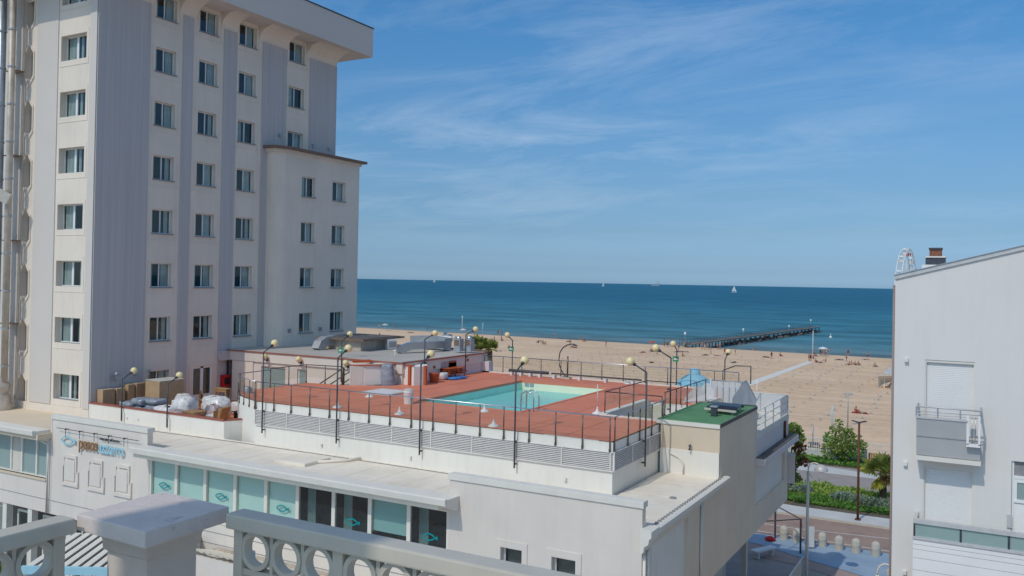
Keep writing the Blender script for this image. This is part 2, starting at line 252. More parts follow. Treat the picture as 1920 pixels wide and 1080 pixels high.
# ------------------------------------------------------------------ mesh helpers
OFF = {}
class MB:
    def __init__(s): s.v = []; s.f = []; s.m = []; s.s = []
    def add(s, vs_, fs, mat=0, smooth=False):
        o = len(s.v); s.v += [tuple(p) for p in vs_]
        for f in fs: s.f.append(tuple(i+o for i in f)); s.m.append(mat); s.s.append(smooth)
        return s
    def quad(s, *p, mat=0): return s.add(p, [tuple(range(len(p)))], mat)
    def box(s, x0, x1, y0, y1, z0, z1, mat=0):
        v = [(x0, y0, z0), (x1, y0, z0), (x1, y1, z0), (x0, y1, z0), (x0, y0, z1), (x1, y0, z1), (x1, y1, z1), (x0, y1, z1)]
        return s.add(v, [(0, 3, 2, 1), (4, 5, 6, 7), (0, 1, 5, 4), (1, 2, 6, 5), (2, 3, 7, 6), (3, 0, 4, 7)], mat)
    def obox(s, c, half, rz=0, mat=0, ry=0, rx=0):
        Mx = Matrix.Translation(c) @ Matrix.Rotation(rz, 4, 'Z') @ Matrix.Rotation(ry, 4, 'Y') @ Matrix.Rotation(rx, 4, 'X')
        hx, hy, hz = half
        v = [Mx @ Vector(p) for p in ((-hx, -hy, -hz), (hx, -hy, -hz), (hx, hy, -hz), (-hx, hy, -hz), (-hx, -hy, hz), (hx, -hy, hz), (hx, hy, hz), (-hx, hy, hz))]
        return s.add(v, [(0, 3, 2, 1), (4, 5, 6, 7), (0, 1, 5, 4), (1, 2, 6, 5), (2, 3, 7, 6), (3, 0, 4, 7)], mat)
    def prism(s, poly, z0, z1, mat=0, top=None):
        n = len(poly); v = [(x, y, z0) for x, y in poly]+[(x, y, z1) for x, y in poly]
        s.add(v, [tuple(range(n-1, -1, -1))]+[(i, (i+1) % n, (i+1) % n+n, i+n) for i in range(n)], mat)
        s.add([(x, y, z1) for x, y in poly], [tuple(range(n))], mat if top is None else top); return s
    def sweep(s, prof, fn, t0, t1, mat=0, closed=True, caps=True):
        n = len(prof); v = [fn(t0, a, b) for a, b in prof]+[fn(t1, a, b) for a, b in prof]
        k = n if closed else n-1
        fs = [(i, (i+1) % n, (i+1) % n+n, i+n) for i in range(k)]
        if caps and closed: fs += [tuple(range(n)), tuple(range(2*n-1, n-1, -1))]
        return s.add(v, fs, mat)
    def tube(s, pts, r, n=8, mat=0, caps=True, smooth=True):
        pts = [Vector(p) for p in pts]; rs = r if isinstance(r, (list, tuple)) else [r]*len(pts)
        rings = []
        for i, p in enumerate(pts):
            d = (pts[min(i+1, len(pts)-1)]-pts[max(i-1, 0)]).normalized()
            a = d.cross(Vector((0, 0, 1)));
            if a.length < 1e-3: a = Vector((1, 0, 0))
            a.normalize(); b = d.cross(a).normalized()
            rings.append([p+(a*math.cos(2*PI*k/n)+b*math.sin(2*PI*k/n))*rs[i] for k in range(n)])
        v = [q for rg in rings for q in rg]; fs = []
        for i in range(len(pts)-1):
            for k in range(n): fs.append((i*n+k, i*n+(k+1) % n, (i+1)*n+(k+1) % n, (i+1)*n+k))
        s.add(v, fs, mat, smooth)
        if caps:
            o = len(s.v)-len(v); s.f += [tuple(range(o, o+n)), tuple(range(o+len(v)-1, o+len(v)-n-1, -1))]; s.m += [mat, mat]; s.s += [False, False]
        return s
    def lathe(s, c, prof, n=16, mat=0, smooth=True):
        v = []; fs = []
        for r, z in prof:
            for k in range(n): v.append((c[0]+r*math.cos(2*PI*k/n), c[1]+r*math.sin(2*PI*k/n), c[2]+z))
        for i in range(len(prof)-1):
            for k in range(n): fs.append((i*n+k, i*n+(k+1) % n, (i+1)*n+(k+1) % n, (i+1)*n+k))
        s.add(v, fs, mat, smooth)
        s.add(v[:n], [tuple(range(n-1, -1, -1))], mat); s.add(v[-n:], [tuple(range(n))], mat); return s
    def ball(s, c, r, nu=14, nv=9, mat=0, sq=(1, 1, 1)):
        prof = [(max(1e-4, math.sin(PI*i/nv)), -math.cos(PI*i/nv)) for i in range(nv+1)]
        v = []; fs = []
        for a, z in prof:
            for k in range(nu): v.append((c[0]+r*sq[0]*a*math.cos(2*PI*k/nu), c[1]+r*sq[1]*a*math.sin(2*PI*k/nu), c[2]+r*sq[2]*z))
        for i in range(nv):
            for k in range(nu): fs.append((i*nu+k, i*nu+(k+1) % nu, (i+1)*nu+(k+1) % nu, (i+1)*nu+k))
        return s.add(v, fs, mat, True)
    def mesh(s, name, mats, off=(0, 0, 0), fix=True, bevel=0):
        me = bpy.data.meshes.new(name)
        ox, oy, oz = off
        me.from_pydata([(x-ox, y-oy, z-oz) for x, y, z in s.v], [], s.f)
        for m_ in (mats if isinstance(mats, (list, tuple)) else [mats]): me.materials.append(m_)
        me.polygons.foreach_set('material_index', s.m); me.polygons.foreach_set('use_smooth', s.s)
        if fix or bevel:
            bm = bmesh.new(); bm.from_mesh(me)
            if fix: bmesh.ops.recalc_face_normals(bm, faces=bm.faces)
            if bevel:
                bmesh.ops.remove_doubles(bm, verts=bm.verts, dist=1e-5)
                bmesh.ops.bevel(bm, geom=[e for e in bm.edges if e.calc_face_angle(0) > 0.6], offset=bevel, segments=2, affect='EDGES', profile=0.6)
            bm.to_mesh(me); bm.free()
        me.update(); return me
    def split(s, name, mats, parent=None, fix=True, bevel=0):
        # one object for every separate piece
        par = list(range(len(s.v)))
        def find(i):
            while par[i] != i: par[i] = par[par[i]]; i = par[i]
            return i
        for f in s.f:
            for i in f[1:]: par[find(i)] = find(f[0])
        grp = {}
        for k, f in enumerate(s.f): grp.setdefault(find(f[0]), []).append(k)
        for ks in grp.values():
            b = MB(); mp_ = {}
            for k in ks:
                for i in s.f[k]:
                    if i not in mp_: mp_[i] = len(b.v); b.v.append(s.v[i])
                b.f.append(tuple(mp_[i] for i in s.f[k])); b.m.append(s.m[k]); b.s.append(s.s[k])
            b.build(name, mats, parent, fix, bevel)
    def build(s, name, mats, parent=None, fix=True, bevel=0, **props):
        off = OFF.get(parent.name, (0, 0, 0)) if parent else (0, 0, 0)
        o = bpy.data.objects.new(name, s.mesh(name, mats, off, fix, bevel)); COL.objects.link(o)
        if parent: o.parent = parent; OFF[o.name] = off
        for k, v_ in props.items(): o[k] = v_
        return o
def tag(o, label, cat, group=None, kind=None):
    o['label'] = label; o['category'] = cat
    if group: o['group'] = group
    if kind: o['kind'] = kind
    return o
def thing(name, label, cat, loc=(0, 0, 0), group=None):
    o = bpy.data.objects.new(name, None); COL.objects.link(o); o.empty_display_size = 0.3
    o.location = loc; OFF[o.name] = tuple(loc); return tag(o, label, cat, group)
def place(me, name, parent, loc=(0, 0, 0), rz=0):
    o = bpy.data.objects.new(name, me); COL.objects.link(o)
    o.location = loc; o.rotation_euler = (0, 0, rz)
    if parent: o.parent = parent
    return o
KIDS = {}
def tree_of(o): return [c for c in o.children]
def copy_tree(o, parent=None):
    c = o.copy(); COL.objects.link(c)
    if parent: c.parent = parent
    for ch in tree_of(o): copy_tree(ch, c)
    return c
def struct(o): o['kind'] = 'structure'; return o

def holes_wall(mb, P, u0, u1, w0, w1, holes, depth, mat=0, rmat=0, ticks=()):
    us = sorted(set([u0, u1]+[h[0] for h in holes]+[h[1] for h in holes])); ws = sorted(set([w0, w1]+[h[2] for h in holes]+[h[3] for h in holes]))
    us = [u for u in us if u0 <= u <= u1]; ws = [w for w in ws if w0 <= w <= w1]
    for i in range(len(us)-1):
        for j in range(len(ws)-1):
            cu = (us[i]+us[i+1])/2; cw = (ws[j]+ws[j+1])/2
            if any(h[0] < cu < h[1] and h[2] < cw < h[3] for h in holes): continue
            mb.quad(P(us[i], ws[j], 0), P(us[i+1], ws[j], 0), P(us[i+1], ws[j+1], 0), P(us[i], ws[j+1], 0), mat=mat)
    for a, b, c, d in holes:
        c_ = max(c, w0)
        mb.quad(P(a, c_, 0), P(a, d, 0), P(a, d, depth), P(a, c_, depth), mat=rmat)
        mb.quad(P(b, c_, 0), P(b, c_, depth), P(b, d, depth), P(b, d, 0), mat=rmat)
        mb.quad(P(a, d, 0), P(b, d, 0), P(b, d, depth), P(a, d, depth), mat=rmat)
        mb.quad(P(a, c_, 0), P(a, c_, depth), P(b, c_, depth), P(b, c_, 0), mat=rmat)
# ================================================================== SETTING
def sheet(name, x0, x1, y0, y1, z, m, nx=1, ny=1, fn=None):
    b = MB()
    for i in range(nx):
        for j in range(ny):
            xa, xb = x0+(x1-x0)*i/nx, x0+(x1-x0)*(i+1)/nx; ya, yb = y0+(y1-y0)*j/ny, y0+(y1-y0)*(j+1)/ny
            z_ = fn if fn else (lambda x, y: z)
            b.quad((xa, ya, z_(xa, ya)), (xb, ya, z_(xb, ya)), (xb, yb, z_(xb, yb)), (xa, yb, z_(xa, yb)))
    return struct(b.build(name, m, fix=False))

# --- sea
def sea_material():
    m, nt, b = nodes('sea_water'); N = nt.nodes.new; L = nt.links.new
    g = N('ShaderNodeNewGeometry'); sp = N('ShaderNodeSeparateXYZ'); L(g.outputs['Position'], sp.inputs[0])
    # depth of water grows with distance from the shore (shore at y = 226)
    rp = N('ShaderNodeValToRGB'); mr = N('ShaderNodeMapRange'); mr.inputs[1].default_value = 216; mr.inputs[2].default_value = 900
    L(sp.outputs['Y'], mr.inputs[0]); L(mr.outputs[0], rp.inputs[0])
    e = rp.color_ramp.elements
    e[0].position = 0.0; e[0].color = (0.125, 0.155, 0.150, 1)
    e[1].position = 1.0; e[1].color = (0.024, 0.150, 0.235, 1)
    for p, c in ((0.035, (0.15, 0.25, 0.27)), (0.075, (0.09, 0.235, 0.28)), (0.2, (0.055, 0.205, 0.262)), (0.5, (0.040, 0.190, 0.262))):
        k = e.new(p); k.color = c+(1,)
    # bands of wind and swell
    mpn = N('ShaderNodeMapping'); mpn.inputs['Scale'].default_value = (0.018, 0.05, 1); mpn.inputs['Rotation'].default_value = (0, 0, 0.06); L(g.outputs['Position'], mpn.inputs['Vector'])
    n1_ = N('ShaderNodeTexNoise'); n1_.inputs['Scale'].default_value = 1.0; n1_.inputs['Detail'].default_value = 10; n1_.inputs['Roughness'].default_value = 0.72; L(mpn.outputs[0], n1_.inputs['Vector'])
    m1 = N('ShaderNodeMapRange'); m1.inputs[1].default_value = 0.36; m1.inputs[2].default_value = 0.66; m1.inputs[3].default_value = 0.62; m1.inputs[4].default_value = 1.42; L(n1_.outputs['Fac'], m1.inputs[0])
    mx = N('ShaderNodeMix'); mx.data_type = 'RGBA'; mx.blend_type = 'MULTIPLY'; mx.inputs[0].default_value = 1; L(rp.outputs[0], mx.inputs[6])
    cc = N('ShaderNodeCombineColor'); [L(m1.outputs[0], cc.inputs[i]) for i in range(3)]; L(cc.outputs[0], mx.inputs[7])
    # surf foam near the shore: broken lines parallel to it
    mp2 = N('ShaderNodeMapping'); mp2.inputs['Scale'].default_value = (0.035, 0.22, 1); L(g.outputs['Position'], mp2.inputs['Vector'])
    n2_ = N('ShaderNodeTexNoise'); n2_.inputs['Scale'].default_value = 1.0; n2_.inputs['Detail'].default_value = 6; n2_.inputs['Roughness'].default_value = 0.65; L(mp2.outputs[0], n2_.inputs['Vector'])
    m2 = N('ShaderNodeMapRange'); m2.inputs[1].default_value = 0.59; m2.inputs[2].default_value = 0.68; L(n2_.outputs['Fac'], m2.inputs[0])
    fd = N('ShaderNodeMapRange'); fd.inputs[1].default_value = 224; fd.inputs[2].default_value = 275; fd.inputs[3].default_value = 0.8; fd.inputs[4].default_value = 0.0; L(sp.outputs['Y'], fd.inputs[0])
    mm = N('ShaderNodeMath'); mm.operation = 'MULTIPLY'; L(m2.outputs[0], mm.inputs[0]); L(fd.outputs[0], mm.inputs[1])
    fo = N('ShaderNodeMix'); fo.data_type = 'RGBA'; L(mm.outputs[0], fo.inputs[0]); L(mx.outputs[2], fo.inputs[6]); fo.inputs[7].default_value = (0.52, 0.55, 0.55, 1)
    L(fo.outputs[2], b.inputs['Base Color']); b.inputs['Roughness'].default_value = 0.55; b.inputs['Specular IOR Level'].default_value = 0.10
    n3 = N('ShaderNodeTexNoise'); mp3 = N('ShaderNodeMapping'); mp3.inputs['Scale'].default_value = (0.12, 0.30, 1); L(g.outputs['Position'], mp3.inputs['Vector']); L(mp3.outputs[0], n3.inputs['Vector']); n3.inputs['Detail'].default_value = 8
    bp = N('ShaderNodeBump'); bp.inputs['Strength'].default_value = 0.7; bp.inputs['Distance'].default_value = 1.2; L(n3.outputs['Fac'], bp.inputs['Height']); L(bp.outputs[0], b.inputs['Normal'])
    return m
sheet('sea', -60000, 60000, 180, 80000, -1.0, sea_material())

# --- beach
def sand_material():
    m, nt, b = nodes('beach_sand'); N = nt.nodes.new; L = nt.links.new
    g = N('ShaderNodeNewGeometry'); sp = N('ShaderNodeSeparateXYZ'); L(g.outputs['Position'], sp.inputs[0])
    n1_ = N('ShaderNodeTexNoise'); n1_.inputs['Scale'].default_value = 0.05; n1_.inputs['Detail'].default_value = 8; n1_.inputs['Roughness'].default_value = 0.65; L(g.outputs['Position'], n1_.inputs['Vector'])
    cr = N('ShaderNodeValToRGB'); L(n1_.outputs['Fac'], cr.inputs[0]); e = cr.color_ramp.elements
    e[0].position = 0.3; e[0].color = (0.70, 0.475, 0.30, 1); e[1].position = 0.7; e[1].color = (0.80, 0.575, 0.385, 1)
    # fine trampled texture
    n2_ = N('ShaderNodeTexNoise'); n2_.inputs['Scale'].default_value = 0.9; n2_.inputs['Detail'].default_value = 6; n2_.inputs['Roughness'].default_value = 0.75; L(g.outputs['Position'], n2_.inputs['Vector'])
    m1 = N('ShaderNodeMapRange'); m1.inputs[1].default_value = 0.3; m1.inputs[2].default_value = 0.7; m1.inputs[3].default_value = 0.86; m1.inputs[4].default_value = 1.12; L(n2_.outputs['Fac'], m1.inputs[0])
    mx = N('ShaderNodeMix'); mx.data_type = 'RGBA'; mx.blend_type = 'MULTIPLY'; mx.inputs[0].default_value = 1; L(cr.outputs[0], mx.inputs[6])
    cc = N('ShaderNodeCombineColor'); [L(m1.outputs[0], cc.inputs[i]) for i in range(3)]; L(cc.outputs[0], mx.inputs[7])
    # raked tracks parallel to the shore
    mp3 = N('ShaderNodeMapping'); mp3.inputs['Scale'].default_value = (0.02, 0.5, 1); mp3.inputs['Rotation'].default_value = (0, 0, 0.09); L(g.outputs['Position'], mp3.inputs['Vector'])
    n4 = N('ShaderNodeTexNoise'); n4.inputs['Scale'].default_value = 1; n4.inputs['Detail'].default_value = 4; L(mp3.outputs[0], n4.inputs['Vector'])
    m4 = N('ShaderNodeMapRange'); m4.inputs[1].default_value = 0.35; m4.inputs[2].default_value = 0.65; m4.inputs[3].default_value = 0.89; m4.inputs[4].default_value = 1.07; L(n4.outputs['Fac'], m4.inputs[0])
    mx2 = N('ShaderNodeMix'); mx2.data_type = 'RGBA'; mx2.blend_type = 'MULTIPLY'; mx2.inputs[0].default_value = 1; L(mx.outputs[2], mx2.inputs[6])
    c2 = N('ShaderNodeCombineColor'); [L(m4.outputs[0], c2.inputs[i]) for i in range(3)]; L(c2.outputs[0], mx2.inputs[7])
    # wet sand at the water's edge
    wob = N('ShaderNodeMath'); wob.operation = 'MULTIPLY_ADD'; L(n1_.outputs['Fac'], wob.inputs[0]); wob.inputs[1].default_value = 5.0; L(sp.outputs['Y'], wob.inputs[2])
    wt = N('ShaderNodeMapRange'); wt.inputs[1].default_value = 221.0; wt.inputs[2].default_value = 225.5; L(wob.outputs[0], wt.inputs[0])
    wm = N('ShaderNodeMix'); wm.data_type = 'RGBA'; L(wt.outputs[0], wm.inputs[0]); L(mx2.outputs[2], wm.inputs[6]); wm.inputs[7].default_value = (0.34, 0.28, 0.225, 1)
    L(wm.outputs[2], b.inputs['Base Color']); b.inputs['Roughness'].default_value = 0.95; b.inputs['Specular IOR Level'].default_value = 0.1
    bp = N('ShaderNodeBump'); bp.inputs['Strength'].default_value = 0.35; bp.inputs['Distance'].default_value = 0.25; L(n2_.outputs['Fac'], bp.inputs['Height']); L(bp.outputs[0], b.inputs['Normal'])
    return m
def beach_z(x, y):
    return 0.0 if y < 214 else -(y-214)*0.085
bb = MB(); ys = [84.5, 120, 160, 200, 214, 218, 222, 226, 232, 240]
for a, b_ in zip(ys, ys[1:]):
    sh = lambda x, y: y + (x+19)*(-0.063) if y > 200 else y
    xs = [-900, -500, -300, -190, -100, -20, 60, 200, 600]
    for xa, xb in zip(xs, xs[1:]):
        bb.quad((xa, sh(xa, a), beach_z(0, a)), (xb, sh(xb, a), beach_z(0, a)), (xb, sh(xb, b_), beach_z(0, b_)), (xa, sh(xa, b_), beach_z(0, b_)))
struct(bb.build('beach', sand_material(), fix=False))

sheet('ground', -900, 600, -120, 84.5, -0.03, M['paver'])
sheet('road', -300, 200, 56.9, 62.6, -0.012, M['asphalt'])
# pavements with kerbs
b = MB(); b.box(-300, 200, 62.6, 64.9, -0.1, 0.1); struct(b.build('pavement', M['pave_white']))
b = MB(); b.box(-300, 200, 62.45, 62.6, -0.1, 0.12); struct(b.build('kerb', M['concrete']))
b = MB(); b.box(-300, 200, 72.6, 78.2, -0.1, 0.03); struct(b.build('path', M['paver']))
b = MB(); b.prism([(-300, 78.2), (-14.5, 78.2), (-6, 78.2), (40, 78.2), (40, 79.2), (-6, 79.2), (-14.5, 81.4), (-300, 81.6)], -0.1, 0.05); struct(b.build('promenade', M['pave_white']))
b = MB(); b.prism([(-300, 65.8), (-13.5, 65.8), (-10.3, 64.95), (200, 64.95), (200, 72.5), (-300, 72.5)], -0.1, 0.06); struct(b.build('planted_verge', M['soil']))
b = MB(); b.box(-300, 200, 81.7, 84.4, -0.1, 0.05); struct(b.build('planted_strip', M['soil']))
# painted ground by the bollards and road lines
def flat(name, poly, z, m):
    b = MB(); b.add([(x, y, z) for x, y in poly], [tuple(range(len(poly)))]); return struct(b.build(name, m, fix=False))
flat('blue_painted_pavement', [(-60, 54.4), (-12.2, 54.4), (-10.2, 53.4), (-8.4, 52.6), (-6.0, 51.6), (60, 51.0), (60, 56.75), (-60, 56.75)], -0.008, M['blue_pave'])
flat('pink_path', [(-60, 52.2), (-13, 52.2), (-9.6, 51.6), (-6.0, 50.0), (60, 49.4), (60, 50.9), (-6.0, 51.5), (-8.4, 52.5), (-10.2, 53.3), (-12.3, 54.3), (-60, 54.3)], -0.011, M['pink_ground'])
flat('road_line', [(-60, 59.55), (-11, 59.2), (-5.5, 60.1), (30, 61.5), (30, 61.63), (-5.5, 60.23), (-11, 59.33), (-60, 59.68)], -0.006, M['line'])
flat('road_edge_line', [(-60, 57.35), (60, 57.1), (60, 57.25), (-60, 57.5)], -0.006, M['line'])
flat('courtyard', [(-80, 2), (-8.9, 2), (-8.9, 46), (-80, 46)], -0.02, M['court'])
flat('boardwalk', [(-35.0, 140.0), (-33.2, 140.0), (-32.6, 193), (-34.0, 193)], 0.02, M['trim'])

# ================================================================== WINDOWS
WM = {}
def win_mesh(key, w, h, muls, curtains, fr=0.055):
    if key in WM: return WM[key]
    b = MB()
    b.box(-w/2, w/2, -0.03, 0.03, 0, fr); b.box(-w/2, w/2, -0.03, 0.03, h-fr, h)
    b.box(-w/2, -w/2+fr, -0.03, 0.03, fr, h-fr); b.box(w/2-fr, w/2, -0.03, 0.03, fr, h-fr)
    for mx_, mw in muls: b.box(mx_-mw/2, mx_+mw/2, -0.035, 0.025, fr, h-fr)
    d = {'frame': b.mesh('window', M['frame_white'])}
    edges = [-w/2+fr]+[q for mx_, mw in muls for q in (mx_-mw/2, mx_+mw/2)]+[w/2-fr]
    d['panes'] = []
    for i in range(0, len(edges), 2):
        p = MB(); p.box(edges[i]+0.002, edges[i+1]-0.002, -0.006, 0.004, fr+0.002, h-fr-0.002); d['panes'].append(p.mesh('pane', M['glass_window']))
    c = MB()
    for xa, xb in curtains:
        n = max(4, int((xb-xa)/0.045)); v = []
        for i in range(n+1):
            x = xa+(xb-xa)*i/n; y = 0.075+0.02*(-1 if i % 2 else 1)+0.012*math.sin(i*2.1)
            v += [(x, y, 0.03), (x, y, h-0.03)]
        c.add(v, [(2*i, 2*i+2, 2*i+3, 2*i+1) for i in range(n)])
    d['curtain'] = c.mesh('curtain', M['curtain']) if curtains else None
    s = MB(); s.box(-w/2-0.05, w/2+0.05, -0.31, -0.032, -0.045, 0.012); d['sill'] = s.mesh('sill', M['sill'])
    WM[key] = d; return d
def add_window(parent, loc, rz, key, w, h, muls, curtains, sill=True):
    d = win_mesh(key, w, h, muls, curtains)
    off = OFF[parent.name]
    o = place(d['frame'], 'window', parent, (loc[0]-off[0], loc[1]-off[1], loc[2]-off[2]), rz)
    for p in d['panes']: place(p, 'pane', o)
    if d['curtain']: place(d['curtain'], 'curtain', o)
    if sill: place(d['sill'], 'sill', o)
    return o
VAR = [('l', [(-0.60, -0.12)]), ('r', [(0.06, 0.62)]), ('b', [(-0.62, -0.38), (0.2, 0.62)]), ('w', [(-0.62, -.33), (-.2, 0.62)]), ('n', [(0.33, 0.62)])]
def hotel_window(parent, loc, rz, w=1.36, h=1.33, v=None):
    v = v if v is not None else rnd.choice([0, 1, 1, 2, 2, 3, 4])
    k, cu = VAR[v]; sgn = w/1.36
    return add_window(parent, loc, rz, ('h', k, w, h), w, h, [(0.0, 0.07)], [(a*sgn, c*sgn) for a, c in cu])

# ================================================================== HOTEL TOWER
HX, HY = -40.0, 28.0
H = thing('hotel_tower', 'tall cream hotel tower with grey vertical stripes and a wide overhanging roof', 'hotel', (HX, HY, 0))
heads = [10.73+2.96*k for k in range(0, 8)]           # window heads
colsY = [(31.49, 32.84), (34.43, 35.79), (37.44, 38.84), (41.69, 43.12)]
cream = [(31.15, 33.26), (34.01, 36.22), (37.26, 39.33), (41.47, 43.61)]
stripes = [(28.0, 31.15), (33.26, 34.01), (36.22, 37.26), (39.33, 41.47), (43.61, 46.34)]
PX = lambda u, w, d: (HX-d, u, w)                     # +X facade
PY = lambda u, w, d: (u, HY+d, w)                     # -Y facade
wall = MB()
TOP = 31.7
bits = MB()
for ci, ((ya, yb), (ca, cb)) in enumerate(zip(colsY, cream)):
    holes = []
    for k, hd in enumerate(heads):
        if ci == 3 and hd < 23: continue
        if ci == 1 and k == 0: holes.append((34.42, 35.86, 8.6, hd)); continue
        if ci == 2 and k == 0: holes.append((37.55, 38.55, 8.7, 11.0)); continue
        holes.append((ya, yb, hd-1.33, min(hd, TOP-0.3)))
    holes_wall(wall, PX, ca, cb, 0, TOP, holes, 0.24)
    for (a, c, z0, z1) in holes:
        if z1-z0 > 1.5: continue
        hotel_window(H, (HX-0.24, (a+c)/2, z0), PI/2, round(c-a, 2), 1.33)
        # raised surround: a shallow band below and beside each window
        U_ = [(ca+.04, z0-.36), (cb-.04, z0-.36), (cb-.04, z0-.33), (c+.19, z0-.33), (c+.19, z1+.15), (c+.16, z1+.15), (c+.16, z0-.33), (a-.16, z0-.33), (a-.16, z1+.15), (a-.19, z1+.15), (a-.19, z0-.33), (ca+.04, z0-.33)]
        sb = MB(); sb.sweep(U_, lambda t, y, z: (t, y, z), HX-.02, HX+.022); sb.build('surround', M['cream'], H)
for ya, yb in stripes: wall.quad((HX, ya, 0), (HX, yb, 0), (HX, yb, TOP), (HX, ya, TOP))
# -Y facade
lwX0, lwX1 = -43.02, -40.90
holes = [(lwX0, lwX1, hd-1.33, min(hd, TOP-0.2)) for hd in heads]
holes_wall(wall, PY, -43.15, -40.62, 0, TOP, holes, 0.36)
for (a, c, z0, z1) in holes:
    w_ = c-a-0.0
    cu = rnd.choice([[(-1.0, -0.35), (0.0, .2), (0.66, 1.0)], [(-1.0, -0.25), (0.62, 1.0)], [(-1.0, -0.5), (0.0, 0.45), (.8, 1.0)], [(-1.0, -.3), (.3, 1.0)]])
    add_window(H, ((a+c)/2, HY+0.36, z0), 0, ('lf', str(cu)), w_, 1.33, [(-0.12, 0.15), (0.60, 0.05)], cu)
    sb = MB(); sb.sweep([(a-.1, z0-.30), (c+.2, z0-.30), (c+.2, z1+.2), (c+.17, z1+.2), (c+.17, z0-.27), (a-.1, z0-.27)], lambda t, x, z: (x, t, z), HY-.02, HY+.02); sb.build('surround', M['cream'], H)
wall.quad((-40.62, HY, 0), (HX, HY, 0), (HX, HY, TOP), (-40.62, HY, TOP))
wall.quad((-45.2, HY, 0), (-43.15, HY, 0), (-43.15, HY, TOP), (-45.2, HY, TOP))
# column of hexagonal openings
hexh = [10.54+2.96*k for k in range(8)]
for k, pk in enumerate(hexh):
    x0, x1, xm = -46.10, -45.36, -45.73; d_ = 0.34
    zt, zs, zb = pk, pk-0.42, pk-1.62
    lo = zb-1.34 if k else 0; 
    hexa = [(x0, zb), (xm, zb-0.42), (x1, zb), (x1, zs), (xm, zt), (x0, zs)]
    cell0, cell1 = zb-0.9, zt+0.44
    ring = [(-46.3, zb), (-46.3, cell0), (xm, cell0), (-45.2, cell0), (-45.2, zb), (-45.2, zs), (-45.2, cell1), (xm, cell1), (-46.3, cell1), (-46.3, zs)]
    A = lambda p: (p[0], HY, p[1])
    for poly in ([ring[0], ring[1], ring[2], hexa[1], hexa[0]], [ring[2], ring[3], ring[4], hexa[2], hexa[1]], [ring[4], ring[5], hexa[3], hexa[2]],
                 [ring[5], ring[6], ring[7], hexa[4], hexa[3]], [ring[7], ring[8], ring[9], hexa[5], hexa[4]], [ring[9], ring[0], hexa[0], hexa[5]]):
        wall.quad(*[A(p) for p in poly])
    nxt = hexh[k+1]-1.62-0.9 if k < 7 else TOP
    if nxt > cell1: wall.quad((-46.3, HY, cell1), (-45.2, HY, cell1), (-45.2, HY, nxt), (-46.3, HY, nxt))
    for i in range(6):
        p, q = hexa[i], hexa[(i+1) % 6]
        wall.quad((p[0], HY, p[1]), (q[0], HY, q[1]), (q[0], HY+d_, q[1]), (p[0], HY+d_, p[1]))
        # raised moulding round the opening
        c = Vector((xm, 0, (zt+zb-0.42)/2)); P1 = Vector((p[0], 0, p[1])); Q1 = Vector((q[0], 0, q[1])); k1 = 1.17
        P2 = c+(P1-c)*k1; Q2 = c+(Q1-c)*k1
        mo_ = mo_ if i else MB(); mo_.add([(P1.x, HY-0.06, P1.z), (Q1.x, HY-0.06, Q1.z), (Q2.x, HY-0.06, Q2.z), (P2.x, HY-0.06, P2.z), (P1.x, HY+0.01, P1.z), (Q1.x, HY+0.01, Q1.z), (Q2.x, HY+0.01, Q2.z), (P2.x, HY+0.01, P2.z)],
                 [(0, 1, 2, 3), (3, 2, 6, 7), (0, 4, 5, 1)])
    mo_.build('moulding', M['cream'], H)
    wp = MB(); wp.box(x0+0.02, x1-0.30, HY+d_, HY+d_+0.04, zb-0.42, zt, 1); wp.box(x1-0.28, x1, HY+d_, HY+d_+0.02, zb-0.42, zt, 0)
    win = wp.build('window', [M['glass_window'], M['cream']], H)
wall.quad((-46.3, HY, 0), (-45.2, HY, 0), (-45.2, HY, hexh[0]-1.62-0.9), (-46.3, HY, hexh[0]-1.62-0.9))
wall.quad((-50, HY, 0), (-46.3, HY, 0), (-46.3, HY, TOP), (-50, HY, TOP))
# end, back, and lower band
wall.quad((HX, 46.34, 0), (-60, 46.34, 0), (-60, 46.34, TOP), (HX, 46.34, TOP))
wall.quad((-60, 46.34, 0), (-60, HY, 0), (-60, HY, TOP), (-60, 46.34, TOP))
wall.quad((-60, HY, 0), (-50, HY, 0), (-50, HY, TOP), (-60, HY, TOP))
wall.build('wall', M['cream'], H, fix=False)
bits.box(-46.3, -40.0, HY-0.05, HY+0.01, 8.0, 9.05); bits.build('moulding', M['cream'], H)
for ya, yb in stripes:
    if ya < 43 and ya > 39: pass
    st = MB(); st.box(HX-0.02, HX+0.05, ya+0.02 if ya > 28.5 else HY-0.0, yb-0.02, 8.5, 30.72); st.build('stripe_panel', M['stripe'], H)
for xa, xb in ((-45.05, -43.22), (-40.55, -40.02), (-49.9, -46.35)):  # leftmost panel's grey stands in for a shaded wall return
    st = MB(); st.box(xa, xb, HY-0.05, HY+0.02, 9.1, 31.55); st.build('stripe_panel', M['fascia_grey'], H)
core = MB(); core.box(-59, HX-1.1, HY+1.3, 46.0, 0.2, 31.4); core.build('unlit_rooms_block', M['interior'], H)  # dark block standing in for unlit rooms behind the windows
